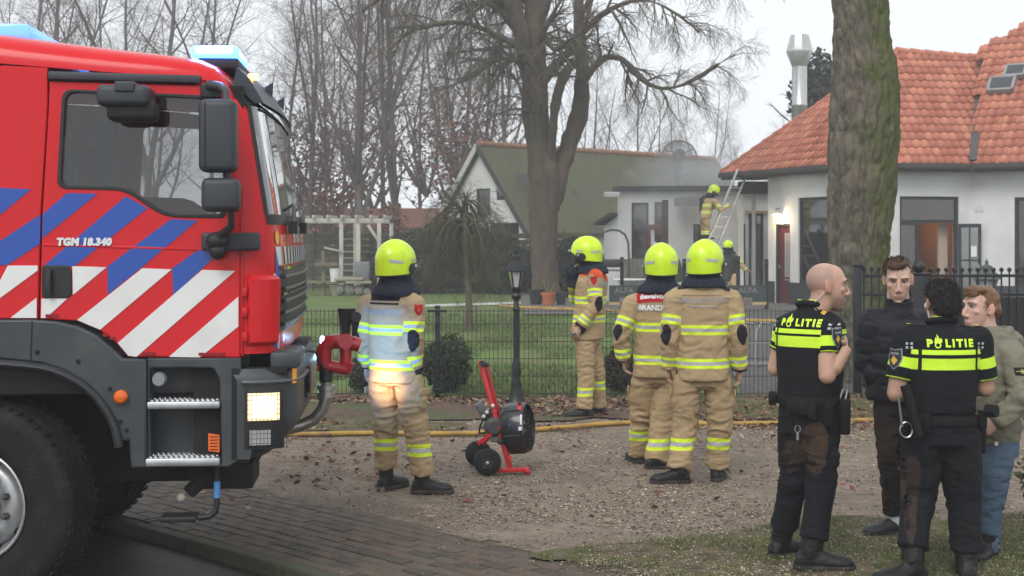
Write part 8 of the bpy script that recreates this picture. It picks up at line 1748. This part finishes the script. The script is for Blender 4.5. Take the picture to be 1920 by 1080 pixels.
for i, (px, py, dy) in enumerate(((914,862,-.18),(897,845,.26))):
    c = v_(px, py, dy); mb = MB(); c.z = .108
    mb.lathe([(.045,-.04),(.085,-.036),(.104,-.026),(.109,0),(.104,.026),(.085,.036),(.045,.04)], c, (0,1,0), 32, cap=False); w_ = mb.build('wheel', rub, vt_, smooth=50)
    mb = MB(); mb.lathe([(.0,-.03),(.02,-.034),(.022,-.026),(.07,-.020),(.078,-.030),(.086,-.03)], c, (0,1,0), 28, cap=False); rm = mb.build('rim', M('rim_black', (.03,.03,.032), .5), w_); mb = MB()
    for k in range(5): a = 6.283*k/5+.3; mb.ell(c+Vector((.05*math.cos(a), -.024, .05*math.sin(a))), (.0065,.005,.0065), 8, 6)
    mb.ell(c+Vector((0,-.034,0)), (.013,.008,.013), 8, 6); mb.build('rim_bolt', M('bolt_light', (.5,.5,.5), .4), w_)['kind'] = 'stuff'
mb = MB(); mb.cyl(v_(914,862,-.2)*1.0+Vector((0,0,.108-v_(914,862,-.2).z)), v_(897,845,.26)+Vector((0,0,.108-v_(897,845,.26).z)), .012); mb.build('axle', blk, vt_)
# shroud: a thick ring seen almost edge on, blowing to the right
ax = unit(.955,-.28,.10); c = v_(970, 802); sb = M('shroud_black', (.016,.016,.017), .32, coat=.3, var=.15); rad = .205
mb = MB(); mb.lathe([(.09,-.10),(.15,-.10),(rad*.93,-.085),(rad,-.055),(rad,.0),(rad*.985,.065),(rad*.95,.092),(rad*.9,.097),(rad*.88,.07),(rad*.88,-.06)], c, ax, 44, cap=False); shd = mb.build('shroud', sb, vt_, smooth=35)
for rr2 in (.20, .19):
    pass
u_, w_, d_ = basis(ax); mb = MB()
for k in range(6): a = k*1.047+.2; e = u_*math.cos(a)+w_*math.sin(a); mb.tube([c+e*rad*1.0+d_*-.06, c+e*rad*1.005+d_*.07], .006, 5)
mb.build('shroud_rib', sb, shd)['kind'] = 'stuff'
gm_ = MB()
for k in range(5): gm_.tube([c+d_*.085+(u_*math.cos(a)+w_*math.sin(a))*(.03+k*.038) for a in np.linspace(0, 6.283, 28)], .002, 4)
for k in range(8): a = k*.785; e = u_*math.cos(a)+w_*math.sin(a); gm_.tube([c+d_*.085+e*.02, c+d_*.085+e*rad*.9], .003, 4); gm_.tube([c-d_*.085+e*.05, c-d_*.085+e*rad*.8], .003, 4)
gm_.build('guard', M('guard_black', (.03,.03,.03), .5), shd)
for k in range(7): a = k*.8976; e = u_*math.cos(a)+w_*math.sin(a); tq = w_*math.cos(a)-u_*math.sin(a); mb = MB(); mb.add([c+e*.04-tq*.015-d_*.02, c+e*.17-tq*.03-d_*.03, c+e*.17+tq*.03+d_*.02, c+e*.04+tq*.015+d_*.02, c+e*.04-tq*.015-d_*.012, c+e*.17-tq*.03-d_*.022, c+e*.17+tq*.03+d_*.028, c+e*.04+tq*.015+d_*.028], [(0,1,2,3),(7,6,5,4),(0,4,5,1),(1,5,6,2),(2,6,7,3),(3,7,4,0)]); mb.build('blade', M('blade_white', (.5,.5,.5), .4), vt_, smooth=0)
lab = M('label_white', (.65,.65,.64), .5, var=0); labr = M('label_red', (.5,.03,.05), .5, var=0); sbv = bvh_of(shd.data)
for (px, py, w, h, m) in ((974,764,.032,.055,labr),(979,787,.034,.075,lab),(979,803,.06,.03,lab)):
    decal('label', poly_mesh([rect(-w/2,-h/2,w/2,h/2)]), v_(px, py, -.2), (1,0,.05), (0,0,1), sbv, m, shd, .003, maxlen=.015)
decal('label_print', poly_mesh([rect(-.012,-.004,.012,.004), rect(-.012,.014,.012,.02)]), v_(979,787,-.2), (1,0,.05), (0,0,1), sbv, labr, shd, .005)
# engine
en_ = M('engine_grey', (.34,.34,.33), .4, metal=.4, var=.2, dirt=(.1,.1,.1)); mb = MB(); mb.box(v_(936,808)+Vector((0,0,0)), (.15,.2,.16)); eng = mb.build('engine', en_, vt_, bevel=.02, seg=3); mb = MB(); mb.lathe([(0,-.06),(.075,-.06),(.08,.02),(.05,.05),(0,.05)], v_(926,800,-.1), (.2,-1,0), 18); mb.build('recoil_starter', M('starter_dark', (.06,.06,.06), .5), eng)
mb = MB(); q = v_(905,770); mb.box(q, (.06,.18,.15), M4=Matrix.Rotation(-.55, 3, 'Y')); mb.build('fuel_tank', M('tank_grey', (.10,.10,.105), .5), eng, bevel=.015); mb = MB(); mb.box(v_(917,778,-.1), (.12,.03,.055), M4=Matrix.Rotation(-.9, 3, 'Y')); mb.build('control_plate', blk, eng, bevel=.005); mb = MB()
for px, py in ((907,781),(913,773),(924,761)): mb.ell(v_(px,py,-.125), (.016,.012,.016), 10, 6)
mb.build('control_knob', M('knob_white', (.65,.65,.65), .4), eng, smooth=180)
mb = MB(); mb.tube([v_(906,786,-.1), v_(900,800,-.1), v_(898,812,-.08), v_(908,812,-.06), v_(916,806,-.05)], .009, 6); mb.build('cable', blk, eng); mb = MB(); mb.box(v_(926,792,-.03), (.07,.05,.03), M4=Matrix.Rotation(-.4, 3, 'Y')); mb.build('starter_flap', vr, eng, bevel=.004); mb = MB(); mb.ell(v_(938,828,-.16), (.026,.02,.026), 12, 8); mb.build('clamp_knob', blk, vt_, smooth=180)
mb = MB(); mb.lathe([(.0,0),(.05,0),(.075,.04),(.09,.09),(.085,.09),(.06,.03),(0,.02)], v_(944,790), ax, 18); mb.build('fan_cover', en_, vt_)

# ------------------------------------------------------------------ light from the lit blue strobes and the headlights
# lamps of the engine (their lit lenses are built above) and one added strobe: beams reach the back of the first firefighter
sl_ = P(603, 668, 9.55); mb = MB(); mb.box(sl_, (.05,.06,.04)); added_strobe = mb.build('blue_strobe', bl3, truck, bevel=.008); added_strobe.matrix_local = TM.inverted()  # extra strobe added at the far corner for a clear path to his back
lampobj('added_strobe_light', 'SPOT', sl_+Vector((.05,.02,0)), 72, (.16,.42,1), P(722,665,10.5), .06, 60)
a = TM @ Vector((1.66, 2.05, .98)); lampobj('headlight_beam', 'SPOT', a, 120, (1,.56,.20), P(738,722,10.5), .06, 24)
a = TM @ Vector((1.66, .45, .98)); lampobj('headlight_beam', 'SPOT', a, 25, (1,.78,.5), a+Vector((4,.5,-.6)), .08, 60)
a = TM @ T3(402, 92, .55)+Vector((.02,0,.12)); lampobj('beacon_light', 'POINT', a, 14, (.10,.32,1), None, .12)
lampobj('wall_lamp_light', 'POINT', rl+lp+Vector((-.05,-.12,-.12)), 18, (1,.75,.42), None, .08)
q = wb.p(en[1]-.7, 2.1, 1.6)+rl; lampobj('room_light', 'POINT', q, 16, (1,.62,.30), None, .15)
